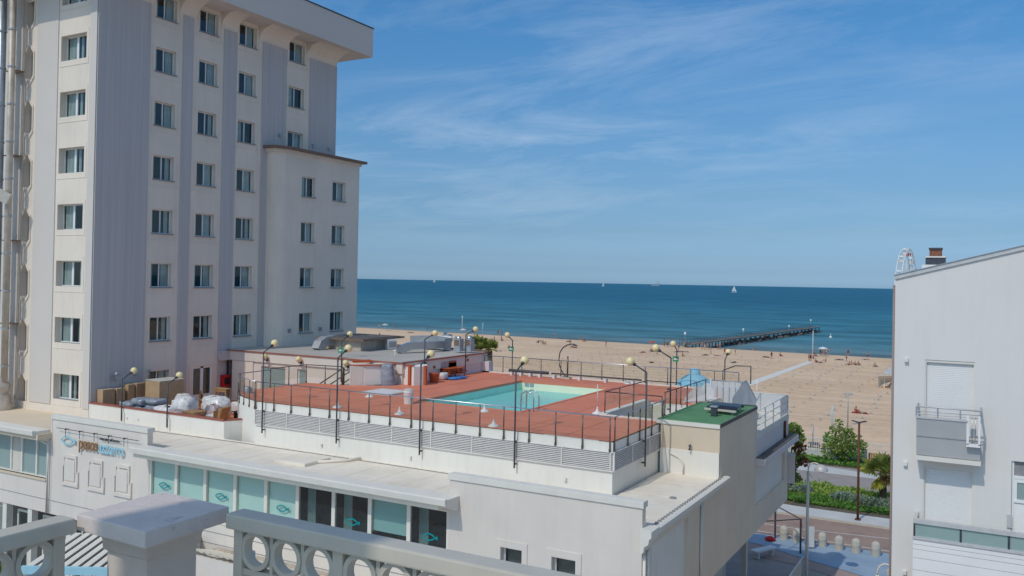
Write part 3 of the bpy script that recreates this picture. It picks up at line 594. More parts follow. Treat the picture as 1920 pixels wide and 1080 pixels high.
# roof slab with fascia and concave coves between the windows
D = 1.75
rf = MB(); rf.box(-62, HX+D, HY-1.95, 46.34+D, 31.62, 33.62); rf.build('roof_fascia', M['fascia_grey'], H)
rf = MB(); rf.box(-62.05, HX+D+0.04, HY-2.0, 46.34+D+0.05, 33.62, 33.70); rf.build('roof_edge', M['dark_edge'], H)
arc = [(HX, 30.70)]+[(HX+1.2-1.2*math.cos(t*PI/16), 30.70+0.93*math.sin(t*PI/16)) for t in range(0, 9)]
arc = [(HX-0.02, 30.70)]+[(HX+1.2-1.2*math.cos(t*PI/16), 30.70+0.915*math.sin(t*PI/16)) for t in range(0, 9)]+[(HX-0.02, 31.615)]
segs = [(28.0, 31.30), (33.05, 34.22), (36.02, 37.24), (39.05, 41.50), (43.32, 46.34)]
cv = MB()
for a, c in segs: cv.sweep(arc, lambda t, x, z: (x, t, z), a, c)
arcY = [(HY+0.02, 30.70)]+[(HY-1.2+1.2*math.cos(t*PI/16), 30.70+0.915*math.sin(t*PI/16)) for t in range(0, 9)]+[(HY+0.02, 31.615)]
for a, c in ((-50, -43.2), (-40.7, HX)): cv.sweep(arcY, lambda t, y, z: (t, y, z), a, c)
cv.split('cove', M['cream'], H)
gl = MB()                                            # small vent hoods on the stripes
for y, z in ((40.9, 25.1), (44.0, 24.9), (45.6, 24.9), (29.2, 10.6), (30.6, 10.7), (40.9, 12.9)):
    gl.box(HX+0.05, HX+0.17, y-0.09, y+0.09, z-0.1, z+0.1)
gl.split('vent_hood', M['steel_rough'], H)
# annexe on the sea side of the tower: rounded corner, eight windows
EX = -39.0
PE = lambda u, w, d: (EX-d, u, w)
ew = MB(); eh = [13.71+2.955*k for k in range(4)]
ecols = [(42.02, 43.28), (45.0, 46.33)]
holes = [(a, c, z-1.30, z) for a, c in ecols for z in eh]
holes_wall(ew, PE, 40.75, 47.8, 8, 24.1, holes, 0.22)
for a, c, z0, z1 in holes: hotel_window(H, (EX-0.22, (a+c)/2, z0), PI/2, round(c-a, 2), 1.30)
rr = 0.85; pts = [(EX-rr+rr*math.cos(t*PI/16), 40.75-rr*math.sin(t*PI/16)) for t in range(0, 9)]+[(HX-0.5, 40.75-rr)]
for (xa, ya), (xb, yb) in zip(pts, pts[1:]):
    ew.add([(xa, ya, 8), (xb, yb, 8), (xb, yb, 24.1), (xa, ya, 24.1)], [(0, 1, 2, 3)], 0, True)
ew.quad((EX, 47.8, 8), (-48, 47.8, 8), (-48, 47.8, 24.1), (EX, 47.8, 24.1)); ew.quad((-48, 47.8, 8), (-48, 46.3, 8), (-48, 46.3, 24.1), (-48, 47.8, 24.1))
ew.build('annexe_wall', M['cream'], H, fix=False)
eb = MB()
for a, c, z0, z1 in holes: eb.box(EX-0.01, EX+0.02, a-0.15, c+0.25, z0-0.30, z0-0.27)
eb.split('moulding', M['cream'], H)
er = MB(); er.prism([(EX+0.38, 48.2), (EX+0.38, 40.4), (EX-0.1, 39.62), (-40.2, 39.45), (-40.2, 48.2)], 24.1, 24.26); er.build('annexe_coping', M['brown_trim'], H)
er = MB(); er.prism([(EX+0.12, 47.9), (EX+0.12, 40.6), (EX-0.3, 39.8), (-40.2, 39.7), (-40.2, 47.9)], 23.9, 24.1); er.build('annexe_cornice', M['cream'], H)
ei = MB(); ei.box(-39.97, EX-0.75, 41.2, 47.5, 8, 23.8); ei.build('unlit_rooms_block', M['interior'], H)
gl = MB()
for y, z in ((41.1, 12.6), (44.0, 12.6)): gl.box(EX, EX+0.1, y-0.1, y+0.1, z-0.12, z+0.12)
gl.split('vent_hood', M['sill'], H)
# terrace doors
dr = MB(); dz0, dz1 = 8.62, 10.73; ya, yb = 34.42, 35.86
for y0, y1 in ((ya, ya+0.10), ((ya+yb)/2-0.10, (ya+yb)/2+0.10), (yb-0.10, yb)): dr.box(HX-0.09, HX-0.02, y0, y1, dz0, dz1)
dr.box(HX-0.09, HX-0.02, ya+0.1, yb-0.1, dz1-0.1, dz1); dr.box(HX-0.09, HX-0.02, ya+0.1, yb-0.1, dz0, dz0+0.5)
dro = dr.build('door', M['frame_white'], H)
for y0, y1 in ((ya+0.1, (ya+yb)/2-0.1), ((ya+yb)/2+0.1, yb-0.1)):
    p = MB(); p.box(HX-0.06, HX-0.05, y0, y1, dz0+0.5, dz1-0.1); p.build('pane', M['glass_window'], dro)
p = MB(); p.box(HX-0.16, HX-0.13, 37.55, 38.55, 8.7, 11.0); p.build('door', M['glass_green'], H)
dsur = MB(); dsur.box(HX, HX+0.03, ya-0.22, ya-0.02, 8.6, dz1+0.2); dsur.box(HX, HX+0.03, yb+0.02, yb+0.22, 8.6, dz1+0.2); dsur.box(HX, HX+0.03, ya-0.02, yb+0.02, dz1+0.02, dz1+0.2)
dsur.build('door_surround', M['cream'], H)
ac = MB(); ac.box(HX+0.06, HX+0.36, 36.25, 37.05, 11.0, 11.55); ac.build('air_conditioner', M['stripe'], H)
dp = MB(); dp.tube([(HX+0.12, 36.95, 11.0), (HX+0.12, 36.95, 9.7)], 0.05); dp.build('downpipe', M['black'], H)

fx = thing('fire_hose_cabinet', 'red fire hose cabinet on the hotel wall beside the terrace doors', 'fire cabinet', (HX, 36.7, 9.5))
b = MB(); b.box(HX+0.06, HX+0.30, 36.45, 37.0, 9.42, 10.12); b.build('case', M['red'], fx)
b = MB(); b.box(HX+0.30, HX+0.32, 36.55, 36.9, 9.55, 9.95); b.build('front_plate', M['black'], fx)

# flues at the far left
fl = thing('flue_stack', 'bundle of tall metal flue pipes on a bulky tan base at the far left', 'flue', (-46.0, 27.15, 8.6))
for x, r, mm in ((-46.85, 0.22, 'flue_steel'), (-46.36, 0.07, 'flue_rust'), (-45.90, 0.17, 'flue_tan'), (-46.18, 0.08, 'flue_steel')):
    b = MB(); b.tube([(x, 27.1 if r > 0.15 else 27.35, 9.4), (x, 27.1 if r > 0.15 else 27.35, 34)], r, 14); f_ = b.build('pipe', M[mm], fl)
    if r > 0.15:
        c = MB()
        for z in range(11, 34, 2): c.lathe((x, 27.1, z), [(r+0.03, -0.04), (r+0.03, 0.04)], 14)
        c.split('clamp', M['steel_rough'], f_)
b = MB()
for z in (13.2, 17.7, 22.3, 26.9): b.box(-46.95, -46.1, 27.38, 27.95, z, z+0.05)
b.split('bracket', M['flue_rust'], fl)
b = MB(); b.lathe((-46.15, 27.05, 8.66), [(0.62, 0), (0.62, 0.30), (0.55, 0.36), (0.50, 0.7), (0.38, 0.85), (0.46, 1.1), (0.48, 1.35), (0.34, 1.5), (0.30, 1.75)], 18); b.build('base', M['flue_tan'], fl)
b = MB(); b.obox((-45.75, 26.75, 20.0), (0.35, 0.1, 0.28), 0.5, 0, 0.5); b.build('cowl', M['concrete'], fl)
# ================================================================== RESTAURANT BUILDING WITH ROOF POOL
B = thing('restaurant_building', 'long low white restaurant building with a red roof deck and a swimming pool on top', 'restaurant', (-20, 26, 0))
XR, YF = -8.97, 24.45
ROOF = 8.60; DECK = 10.45
# ---- front wall
PF = lambda u, w, d: (u, YF+d, w)
fw = MB()
gx = [-30.86, -29.27, -27.57, -25.89, -24.24, -22.63, -20.88, -19.21, -17.51, -15.86]
# solid part on the right with two small windows
smw = [(-13.79, -13.02, 6.3, 7.36), (-11.94, -11.13, 6.3, 7.36)]
holes_wall(fw, PF, -15.81, XR, 0, 9.30, smw, 0.26)
holes_wall(fw, PF, -31.03, -15.81, 0, 8.55, [(-30.9, -15.83, 6.1, 8.28)], 0.10)
holes_wall(fw, PF, -37.55, -31.03, 4.95, 9.30, [], 0.1)
holes_wall(fw, PF, -60, -37.62, 4.95, 8.5, [(-59, -37.95, 6.5, 8.30)], 0.22)
fw.quad((-37.62, YF, 4.95), (-37.55, YF, 4.95), (-37.55, YF, 8.5), (-37.62, YF, 8.5))
fw.build('front_wall', M['cream_rest'], B, fix=False)
# horizontal joints and mouldings on the front wall
jt = MB()
for z in (5.55,): jt.box(-60, -31.03, YF-0.012, YF+0.01, z, z+0.025)
for z in (5.75, 5.30): jt.box(-30.95, -15.85, YF-0.012, YF+0.01, z, z+0.025)
jt.split('wall_joint', M['sill'], B)
# parapet backs and copings
pp = MB()
pp.box(-37.55, -31.05, YF+0.01, YF+0.28, 8.3, 9.298); pp.box(-15.81, XR-.004, YF+0.01, YF+0.276, 8.3, 9.298)
pp.split('parapet', M['cream_rest'], B)
for a, c in ((-37.60, -30.98), (-15.86, XR+0.05)):
    cp = MB(); cp.box(a, c, YF-0.05, YF+0.33, 9.302, 9.50); cp.build('coping', M['trim'], B, bevel=0.012)
cp = MB(); cp.box(-37.6, -37.545, YF-0.02, YF+0.02, 5.0, 9.3); cp.build('corner_trim', M['trim'], B)
# three decorative frames on the sign wall (offset squares in relief)
for x0 in (-36.72, -34.92, -33.12):
    d = MB(); t = 0.085; z0, z1 = 6.42, 7.80; x1 = x0+1.18
    d.box(x0+0.30, x1-0.14, YF-0.075, YF+0.0, z1-t*1.6, z1); d.box(x1-0.14-t, x1-0.14, YF-0.07, YF, z0+0.62, z1-t*1.6)
    d.box(x0+0.02, x0+0.02+t, YF-0.07, YF, z0+t*1.6, z0+0.95); d.box(x0, x1, YF-0.08, YF, z0, z0+t*1.6)
    d.box(x1-t, x1, YF-0.07, YF, z0+t*1.6, z0+0.68); d.box(x0+0.10, x0+0.10+t*0.8, YF-0.06, YF, z0+0.85, z1-0.12)
    d.box(x0+0.16, x1-0.30, YF-0.045, YF, z0+0.22, z1-0.26)
    d.build('relief_frame', M['cream_rest'], B)
# ---- long glazed front: white mullions, blinds, fish decals
DKS = {0: 'b', 1: 'b', 2: 'b', 3: 'b', 4: 'b', 5: 'd', 6: 'd', 7: 'h', 8: 'd'}
fishes = {0: 'fish', 2: 'fish', 4: 'fish', 6: 'fish', 8: 'fish'}
def fish_shape(b, cx, cz, s, y, t=0.05, dep=0.012):
    # two arcs crossing at the tail: outline drawn as a flat band, plus a small square tail tip
    N_ = 12; up_, dn = [], []
    for i in range(N_+1):
        u = i/N_; x = -0.5+u; h = 0.21*math.sin(PI*min(1, u*1.0))**0.8
        up_.append((cx+s*x, cz+s*h)); dn.append((cx+s*x, cz-s*h))
    for line in (up_, dn):
        for (xa, za), (xb, zb) in zip(line, line[1:]):
            dx_, dz_ = xb-xa, zb-za; L_ = math.hypot(dx_, dz_); nx, nz = -dz_/L_*t*s*0.9, dx_/L_*t*s*0.9
            b.add([(xa-nx, y, za-nz), (xb-nx, y, zb-nz), (xb+nx, y, zb+nz), (xa+nx, y, za+nz), (xa-nx, y+dep, za-nz), (xb-nx, y+dep, zb-nz), (xb+nx, y+dep, zb+nz), (xa+nx, y+dep, za+nz)],
                  [(0, 1, 2, 3), (0, 4, 5, 1), (2, 6, 7, 3), (4, 7, 6, 5)])
    xt = cx+s*0.5
    b.add([(xt-0.02*s, y, cz-0.05*s), (xt+0.2*s, y, cz-0.13*s), (xt+0.2*s, y, cz+0.13*s), (xt-0.02*s, y, cz+0.05*s), (xt-0.02*s, y+dep, cz-0.05*s), (xt+0.2*s, y+dep, cz-0.13*s), (xt+0.2*s, y+dep, cz+0.13*s), (xt-0.02*s, y+dep, cz+0.05*s)],
          [(0, 1, 2, 3), (0, 4, 5, 1), (1, 5, 6, 2), (2, 6, 7, 3), (4, 7, 6, 5)])
for i in range(9):
    xa, xb = gx[i], gx[i+1]
    f = MB()
    for q in ((xa, xa+0.09), (xb-0.07, xb)): f.box(q[0], q[1], YF+0.02, YF+0.12, 6.12, 8.26)
    f.box(xa+0.09, xb-0.07, YF+0.02, YF+0.12, 8.18, 8.26); f.box(xa+0.09, xb-0.07, YF+0.02, YF+0.12, 6.12, 6.20)
    wo = f.build('window', M['trim'], B)
    p = MB(); p.box(xa+0.09, xb-0.07, YF+0.065, YF+0.073, 6.2, 8.18); p.build('pane', M['glass_window' if DKS[i] != 'b' else 'glass_rail'], wo)
    if DKS[i] in 'bh':
        p = MB(); p.box(xa+0.02, xb-0.01, YF+0.15, YF+0.16, 6.2 if DKS[i] == 'b' else 7.05, 8.2); p.build('blind', M['blind'], wo)
    if i in fishes:
        p = MB(); fish_shape(p, (xa+xb)/2+0.02, 7.22, 0.52, YF+0.050); p.build('fish_decal', M['fish'], wo)
    if DKS[i] == 'd':
        p = MB(); x = xa+0.2
        n = 8; v = []
        for k in range(n+1): v += [(x+k*0.05, YF+0.4+0.03*(k % 2), 6.2), (x+k*0.05, YF+0.4+0.03*(k % 2), 8.2)]
        p.add(v, [(2*k, 2*k+2, 2*k+3, 2*k+1) for k in range(n)]); p.build('curtain', M['blind_grey'], wo)
f = MB(); f.box(-30.898, -30.865, YF+0.01, YF+0.12, 6.105, 8.27); f.box(-15.86, -15.833, YF+0.02, YF+0.12, 6.105, 8.275); f.split('window_jamb', M['trim'], B)
# dining room behind the glass
rm = MB()
rm.box(-30.9, -16, 28.2, 28.4, 6.1, 8.5); rm.box(-30.9, -16, YF+0.2, 28.2, 6.0, 6.1)
rm.build('dining_room', M['interior_mid'], B)
for i, (x, y) in enumerate(((-22.2, 26.6), (-20.2, 26.2), (-18.7, 26.9), (-16.9, 26.4))):
    tb = MB(); tb.box(x-0.5, x+0.5, y-0.4, y+0.4, 6.80, 6.85); tb.tube([(x, y, 6.1), (x, y, 6.8)], 0.05); tb.box(x-0.3, x+0.3, y-0.95, y-0.55, 6.1, 7.0, 1); tb.build('table', [M['wood'], M['interior']], B)
# two small windows on the right
for a, c, z0, z1 in smw:
    f = MB(); f.box(a, a+0.06, YF+0.20, YF+0.25, z0, z1); f.box(c-0.05, c, YF+0.20, YF+0.25, z0, z1); f.box(a+.06, c-.05, YF+0.2, YF+0.25, z1-0.05, z1); f.box(a+.06, c-.05, YF+0.2, YF+0.25, z0, z0+0.05)
    wo = f.build('window', M['frame_white'], B)
    p = MB(); p.box(a+.06, c-.05, YF+0.222, YF+0.23, z0+.05, z1-.05); p.build('pane', M['glass_window'], wo)
    p = MB(); p.box(a+.06, c-.05, YF+0.4, YF+0.41, z0, z1); p.build('blind', M['interior_mid'], wo)
    s = MB(); q = 0.20
    s.box(a-q-0.02, a-0.01, YF-0.03, YF+0.01, z0-0.3, z1+0.02); s.box(c+0.01, c+q, YF-0.03, YF+0.01, z0-0.3, z1+0.02); s.box(a-q-0.02, c+q, YF-0.03, YF+0.01, z1+0.02, z1+q+0.05)
    s.build('window_surround', M['cream_rest'], wo)
# left wing glazing
lw = [(-59, -41.95, 'g'), (-41.95, -40.80, 'g'), (-40.80, -39.95, 'l'), (-39.95, -38.80, 'g'), (-38.80, -37.95, 'g')]
for xa, xb, k in lw:
    f = MB(); f.box(xa, xa+0.06, YF+0.05, YF+0.2, 6.52, 8.28); f.box(xb-0.05, xb, YF+0.05, YF+0.2, 6.52, 8.28); f.box(xa+.06, xb-.05, YF+.05, YF+.2, 8.2, 8.28); f.box(xa+.06, xb-.05, YF+.05, YF+.2, 6.52, 6.58)
    wo = f.build('window', M['trim'], B)
    if k == 'g':
        p = MB(); p.box(xa+.06, xb-.05, YF+0.12, YF+0.128, 6.58, 8.2); p.build('pane', M['glass_green'], wo)
    else:
        p = MB(); z = 6.62
        while z < 8.15: p.obox(((xa+xb)/2, YF+0.12, z), ((xb-xa)/2-.07, 0.035, 0.008), 0, 0, 0, 0.7); z += 0.055
        p.build('shutter_slats', M['trim'], wo, kind='stuff')
b = MB(); b.box(-59, -37.9, YF-0.06, YF+0.2, 6.40, 6.50); b.build('window_sill', M['beige'], B)
b = MB(); b.box(-59, -38, 27.5, 27.8, 5.2, 8.4); b.box(-59, -38, YF+0.3, 27.5, 5.9, 6.0); b.build('dining_room', M['interior_mid'], B)
# ---- eaves with stepped cornice, gutters and small ridge tiles
def eave_front(xa, xb, name='eave'):
    prof = [(YF-0.01, 8.30), (YF-0.25, 8.36), (YF-0.42, 8.46), (YF-0.60, 8.50), (YF-0.62, 8.58), (YF-0.85, 8.62), (YF-0.88, 8.82), (YF-0.80, 8.85), (YF-0.70, 8.80), (YF-0.01, 8.80)]
    e = MB(); e.sweep(prof, lambda t, y, z: (t, y, z), xa, xb); return e.build(name, M['trim'], B)
eave_front(-31.05, -15.43); eave_front(-60, -37.70)
profR = [(XR+0.01, 8.10), (XR+0.12, 8.30), (XR+0.22, 8.42), (XR+0.30, 8.45), (XR+0.31, 8.60), (XR+0.22, 8.64), (XR+0.01, 8.62)]
e = MB(); e.sweep(profR, lambda t, x, z: (x, t, z), 25.05, 33.3); e.build('eave', M['trim'], B)
# corner cornice block at the right front corner
e = MB(); pr = [(0.0, 7.95), (0.10, 8.05), (0.12, 8.2), (0.25, 8.3), (0.27, 8.45), (0.34, 8.5), (0.34, 8.68), (0.0, 8.72)]
e.sweep(pr, lambda t, a, z: (XR+a, t, z), 24.30, 25.05); e.build('cornice_block', M['trim'], B)
# roofs
b = MB(); b.prism([(-31.03, YF-0.68), (-15.81, YF-0.68), (-15.81, YF+0.28), (XR+0.2, YF+0.28), (XR+0.2, 33.0), (-11.3, 33.0), (-11.3, 28.1), (-40.1, 28.0), (-39.9, 27.99), (-37.5, YF+0.28), (-31.03, YF+0.28)], 8.42, ROOF)
b.build('roof', M['white_roof'], B)
b = MB(); b.prism([(-60, YF-0.7), (-37.56, YF-0.7), (-37.56, 27.99), (-60, 27.99)], 8.42, 8.66); b.build('roof', M['beige'], B)
tl = MB(); x = -30.9
while x < -15.6:
    yy = YF-0.50+rnd.uniform(-.02, .02); r = rnd.uniform(0.075, 0.10)
    tl.tube([(x, yy, 8.62), (x, yy+0.30, 8.60)], r, 6); x += 0.262
tl.build('ridge_tiles', M['white_roof'], B, kind='stuff')
tl = MB(); y = 25.2
while y < 33.0:
    tl.obox((XR+0.09, y, 8.635), (0.05, 0.05, 0.04), 0.3*rnd.random(), 0); y += 0.27
tl.build('ridge_tiles', M['sill'], B, kind='stuff')
for x in [-38.6+1.35*k for k in range(20)]:
    b = MB(); y0_ = YF+.3 if (x < -30.9 or x > -15.9) else YF-.45
    b.box(x-.035, x+.035, y0_, 28.0, ROOF, ROOF+.008); b.build('membrane_seam', M['white_roof'], B)
for y in (26.1, 29.0, 31.2):
    b = MB(); b.box(-11.3, XR-.0, y-.035, y+.035, ROOF, ROOF+.009) if y > 28.2 else b.box(-15.7, XR, y-.035, y+.035, ROOF, ROOF+.011); b.build('membrane_seam', M['white_roof'], B)
for x, y in ((-27.3, 24.6), (-19.6, 24.6), (-12.6, 25.2), (-9.5, 28.9)):
    b = MB(); b.lathe((x, y, ROOF), [(.13, .012), (.12, .03), (.06, .05)], 12); b.build('roof_drain', M['sill'], B)
b = MB(); b.tube([(-38.5, 27.6, 8.62), (-34, 27.5, 8.62), (-29, 27.7, 8.62), (-24.5, 27.75, 8.62), (-18, 27.7, 8.62), (-12.5, 27.75, 8.62)], .018, 5); b.build('roof_cable', M['sill'], B)
b = MB(); b.box(-24.9, -23.3, 25.6, 27.1, ROOF, 8.72); b.build('roof_hatch', M['white_roof'], B, bevel=0.02)
b = MB(); b.tube([(-23.4, 26.3, 8.66), (-22.6, 27.2, 8.66), (-22.4, 27.9, 8.66)], 0.06); b.build('roof_pipe', M['white_roof'], B)
b = MB()
for x in (-37.0, -36.2, -24.6, -20.0, -13.2):
    b.lathe((x, 27.96 if x < -30 else 28.0, 8.95), [(0.05, -0.05), (0.05, 0.05)], 8)
b.split('wall_light', M['white_plastic'], B)
# ---- terrace parapet on the left
TF = 8.62
b = MB(); b.box(-39.98, -30.33, 27.96, 28.18, 8.40, 9.40); b.prism([(-30.33, 27.96), (-29.95, 28.82), (-30.15, 28.92), (-30.5, 28.18)], 8.40, 9.40); b.build('parapet', M['white_wall'], B)
b = MB(); b.box(-39.98, -30.35, 27.93, 28.22, 9.40, 9.45); b.prism([(-30.35, 27.93), (-29.92, 28.83), (-30.2, 28.94), (-30.55, 28.22)], 9.40, 9.45); b.build('coping', M['red_trim'], B)
b = MB(); b.prism([(-40, 28.15), (-30.4, 28.15), (-30.1, 28.9), (-31.6, 29.9), (-31.6, 37.2), (-40, 37.2)], 8.3, TF); b.build('terrace_floor', M['red_terrace'], B)
b = MB(); b.box(-37.45, -37.2, 27.90, 27.955, 8.6, 9.2); b.box(-34.15, -33.9, 27.90, 27.955, 8.6, 9.2); b.split('pilaster', M['white_wall'], B)
# ---- pool deck block
DL = [(-28.45, 28.05), (-30.35, 28.90), (-31.35, 29.75), (-31.55, 30.6), (-31.55, 34.6), (-29.3, 35.0), (-27.2, 36.3), (-27.15, 45.25), (-11.4, 45.25), (-11.4, 38.7), (-13.95, 38.7), (-13.95, 33.62), (-11.42, 33.62), (-11.42, 28.05)]
DL = DL[::-1]
PX0, PX1, PY0, PY1 = -22.85, -17.45, 32.35, 42.5
b = MB()
n = len(DL)
for i in range(n):
    (xa, ya), (xb, yb) = DL[i], DL[(i+1) % n]
    b.quad((xa, ya, 8.3), (xb, yb, 8.3), (xb, yb, DECK), (xa, ya, DECK))
b.build('deck_wall', M['white_wall'], B, fix=False)
# deck surface as strips around the pool
b = MB(); Zq = DECK+0.003
def poly(p, z=Zq): b.add([(x, y, z) for x, y in p], [tuple(range(len(p)))])
cop = 0.16
poly([(-30.28, 28.98), (-28.42, 28.15), (-11.52, 28.15), (-11.52, PY0-cop), (-31.5, PY0-cop), (-31.5, 30.6), (-31.3, 29.8)])
poly([(-31.5, PY0-cop), (PX0-cop, PY0-cop), (PX0-cop, PY1+cop), (-27.1, PY1+cop), (-27.15, 36.25), (-29.3, 34.95), (-31.5, 34.55)])
poly([(PX1+cop, PY0-cop), (-11.52, PY0-cop), (-11.52, 33.55), (-14.0, 33.55), (-14.0, 38.75), (-11.45, 38.75), (-11.45, PY1+cop), (PX1+cop, PY1+cop)])
poly([(-27.1, PY1+cop), (-11.45, PY1+cop), (-11.45, 45.15), (-27.1, 45.15)])
b.build('deck_floor', M['red_deck'], B, fix=False)
for y in (30.2, 44.0):
    b = MB(); b.box(-31.2 if y < 40 else -27.0, -11.6, y-.012, y+.012, Zq, Zq+.004); b.build('deck_joint', M['red_trim'], B)
for x in (-28.2, -24.9, -15.4, -13.4):
    b = MB(); y1_ = 33.4 if x > -14 else 34.6 if x < -28 else 44.9
    b.box(x-.012, x+.012, 28.4, y1_, Zq, Zq+.004); b.build('deck_joint', M['red_trim'], B)
b = MB(); b.box(-27.1, -11.4, 45.15, 45.33, 10.2, 10.53); b.build('deck_kerb', M['trim'], B)
# louvre band
lv = MB(); z = 9.49
while z < 10.09:
    lv.add([(-28.42, 28.03, z), (-11.43, 28.03, z), (-11.43, 27.985, z+0.008), (-28.42, 27.985, z+0.008), (-28.42, 28.03, z+0.036), (-11.43, 28.03, z+0.036), (-11.43, 27.985, z+0.022), (-28.42, 27.985, z+0.022)],
           [(0, 1, 2, 3), (3, 2, 6, 7), (7, 6, 5, 4), (0, 3, 7, 4), (1, 5, 6, 2)])
    lv.add([(-11.40, 28.07, z), (-11.40, 33.55, z), (-11.355, 33.55, z+0.008), (-11.355, 28.07, z+0.008), (-11.40, 28.07, z+0.030), (-11.40, 33.55, z+0.030), (-11.355, 33.55, z+0.022), (-11.355, 28.07, z+0.022)],
           [(0, 1, 2, 3), (3, 2, 6, 7), (7, 6, 5, 4), (0, 3, 7, 4), (1, 5, 6, 2)])
    z += 0.066
lv.build('louvre_slats', M['louvre'], B, kind='stuff')
lf = MB()
lf.box(-28.45, -11.38, 27.975, 28.035, 9.43, 9.475); lf.box(-28.45, -11.38, 27.975, 28.035, 10.09, 10.12); lf.box(-11.405, -11.345, 28.04, 33.58, 9.43, 9.475); lf.box(-11.405, -11.345, 28.04, 33.58, 10.09, 10.12)
x = -28.45
while x < -11.2: lf.box(x-0.018, x+0.018, 27.97, 28.04, 9.475, 10.09); x += 1.886
for y in (28.03, 29.8, 31.6, 33.5): lf.box(-11.41, -11.34, y, y+0.035, 9.475, 10.09)
lf.build('louvre_frame', M['louvre'], B)
lb = MB(); lb.box(-28.43, -11.43, 28.035, 28.045, 9.47, 10.1); lb.box(-11.415, -11.405, 28.06, 33.56, 9.47, 10.1); lb.split('louvre_backing', M['steel_rough'], B)
b = MB(); b.obox((-30.96, 29.38, 9.85), (0.17, 0.02, 0.33), math.atan2(.85, -1.0)); b.build('vent_grille', M['stripe'], B)
# drain cables at the wall
# ---- stair well behind the right corner of the deck
b = MB(); b.box(-13.93, -11.45, 33.66, 38.68, 8.6, 9.25); b.build('stairwell_floor', M['paver'], B)
b = MB(); b.box(-14.25, -13.93, 33.45, 38.68, 9.2, 10.56); b.box(-13.93, -11.42, 33.45, 33.66, 9.2, 10.50); b.build('stairwell_kerb', M['trim'], B)
# ---- block with the green roof
GX0, GX1, GY0, GY1, GZ = -11.40, XR, 32.79, 38.70, 10.62
b = MB()
b.quad((-11.33, GY0, 9.55), (GX1, GY0, 9.55), (GX1, GY0, GZ-.1), (-11.33, GY0, GZ-.1)); b.build('block_wall', M['beige'], B, fix=False)
b = MB(); b.box(-11.33, GX1-0.005, GY0-0.04, GY0+0.1, ROOF, 9.55); b.build('block_plinth', M['white_wall'], B)
b = MB(); b.quad((GX1, GY0, 8.62), (GX1, GY1, 8.62), (GX1, GY1, GZ-.1), (GX1, GY0, GZ-.1)); b.quad((GX0, GY0+.6, 9.0), (GX0, GY1, 9.0), (GX0, GY1, GZ-.1), (GX0, GY0+.6, GZ-.1)); b.quad((GX0, GY1, 8.0), (GX1, GY1, 8.0), (GX1, GY1, GZ-.1), (GX0, GY1, GZ-.1)); b.build('block_wall', M['side_beige'], B, fix=False)
b = MB(); b.box(GX0-0.1, GX1+0.015, GY0-0.05, GY1, GZ-.12, GZ+.02); b.build('block_fascia', M['trim'], B)
b = MB(); b.box(GX0-0.1, GX1+0.035, GY0+0.10, GY1+.02, GZ+.02, GZ+.045); b.build('green_roof', M['green_roof'], B)
b = MB(); b.box(GX1+0.016, GX1+0.05, GY0-0.05, GY1+.02, GZ-.08, GZ+.06); b.box(GX0+.2, GX1, GY1-.06, GY1+.03, GZ+.045, GZ+.09); b.split('roof_edge', M['dark_edge'], B)
b = MB(); b.tube([(-10.1, GY0-.06, 9.75), (-10.1, GY0-.16, 9.75), (-10.1, GY0-.16, 9.6)], 0.05, 8); b.build('wall_spout', M['metal_dark'], B)
b = MB(); b.tube([(-10.95, GY0-.07, 9.4), (-10.55, GY0-.09, 9.25), (-10.35, GY0-.09, 9.0), (-10.35, GY0-.09, 8.62)], 0.03, 6); b.build('wall_pipe', M['white_wall'], B)
# ---- right side wall
PR = lambda u, w, d: (XR-d, u, w)
rw = MB(); holes_wall(rw, PR, YF, 45.75, 5.05, 8.30, [(25.3, 29.0, 5.4, 8.0), (38.9, 45.0, 6.2, 8.02)], 0.13)
pn = MB(); pn.quad((XR-.13, 25.3, 5.4), (XR-.13, 29.0, 5.4), (XR-.13, 29.0, 8.0), (XR-.13, 25.3, 8.0)); pn.quad((XR-.13, 38.9, 6.2), (XR-.13, 45.0, 6.2), (XR-.13, 45.0, 8.02), (XR-.13, 38.9, 8.02)); pn.split('wall_panel', M['white_wall'], B, fix=False)
rw.quad((XR, YF, 8.30), (XR, 38.7, 8.30), (XR, 38.7, 8.62), (XR, YF, 8.62)); rw.quad((XR, YF, 8.62), (XR, YF+.28, 8.62), (XR, YF+.28, 9.3), (XR, YF, 9.3))
rw.quad((XR, YF, 0), (XR, 27.0, 0), (XR, 27.0, 5.05), (XR, YF, 5.05))
rw.quad((XR, 45.75, 5.05), (-16, 45.75, 5.05), (-16, 45.75, 10.2), (XR, 45.75, 9.2)); rw.quad((XR, 27, 5.05), (XR, 45.75, 5.05), (-16, 45.75, 5.05), (-16, 27, 5.05))
rw.build('side_wall', M['side_beige'], B, fix=False)
b = MB()
for y in (30.4,): b.tube([(XR+.06, y, 5.1), (XR+.06, y, 8.2)], 0.06, 8)
b.tube([(XR+.08, 24.75, 4.0), (XR+.08, 24.75, 7.7), (XR+.05, 24.9, 8.0)], 0.06, 8); b.tube([(XR+.05, YF+.09, 2), (XR+.05, YF+.09, 7.9)], 0.05, 8)
b.tube([(-37.7, YF-.10, 5.0), (-37.7, YF-.10, 8.1), (-37.95, YF-.35, 8.35)], 0.055, 8)
b.split('downpipe', M['trim'], B)
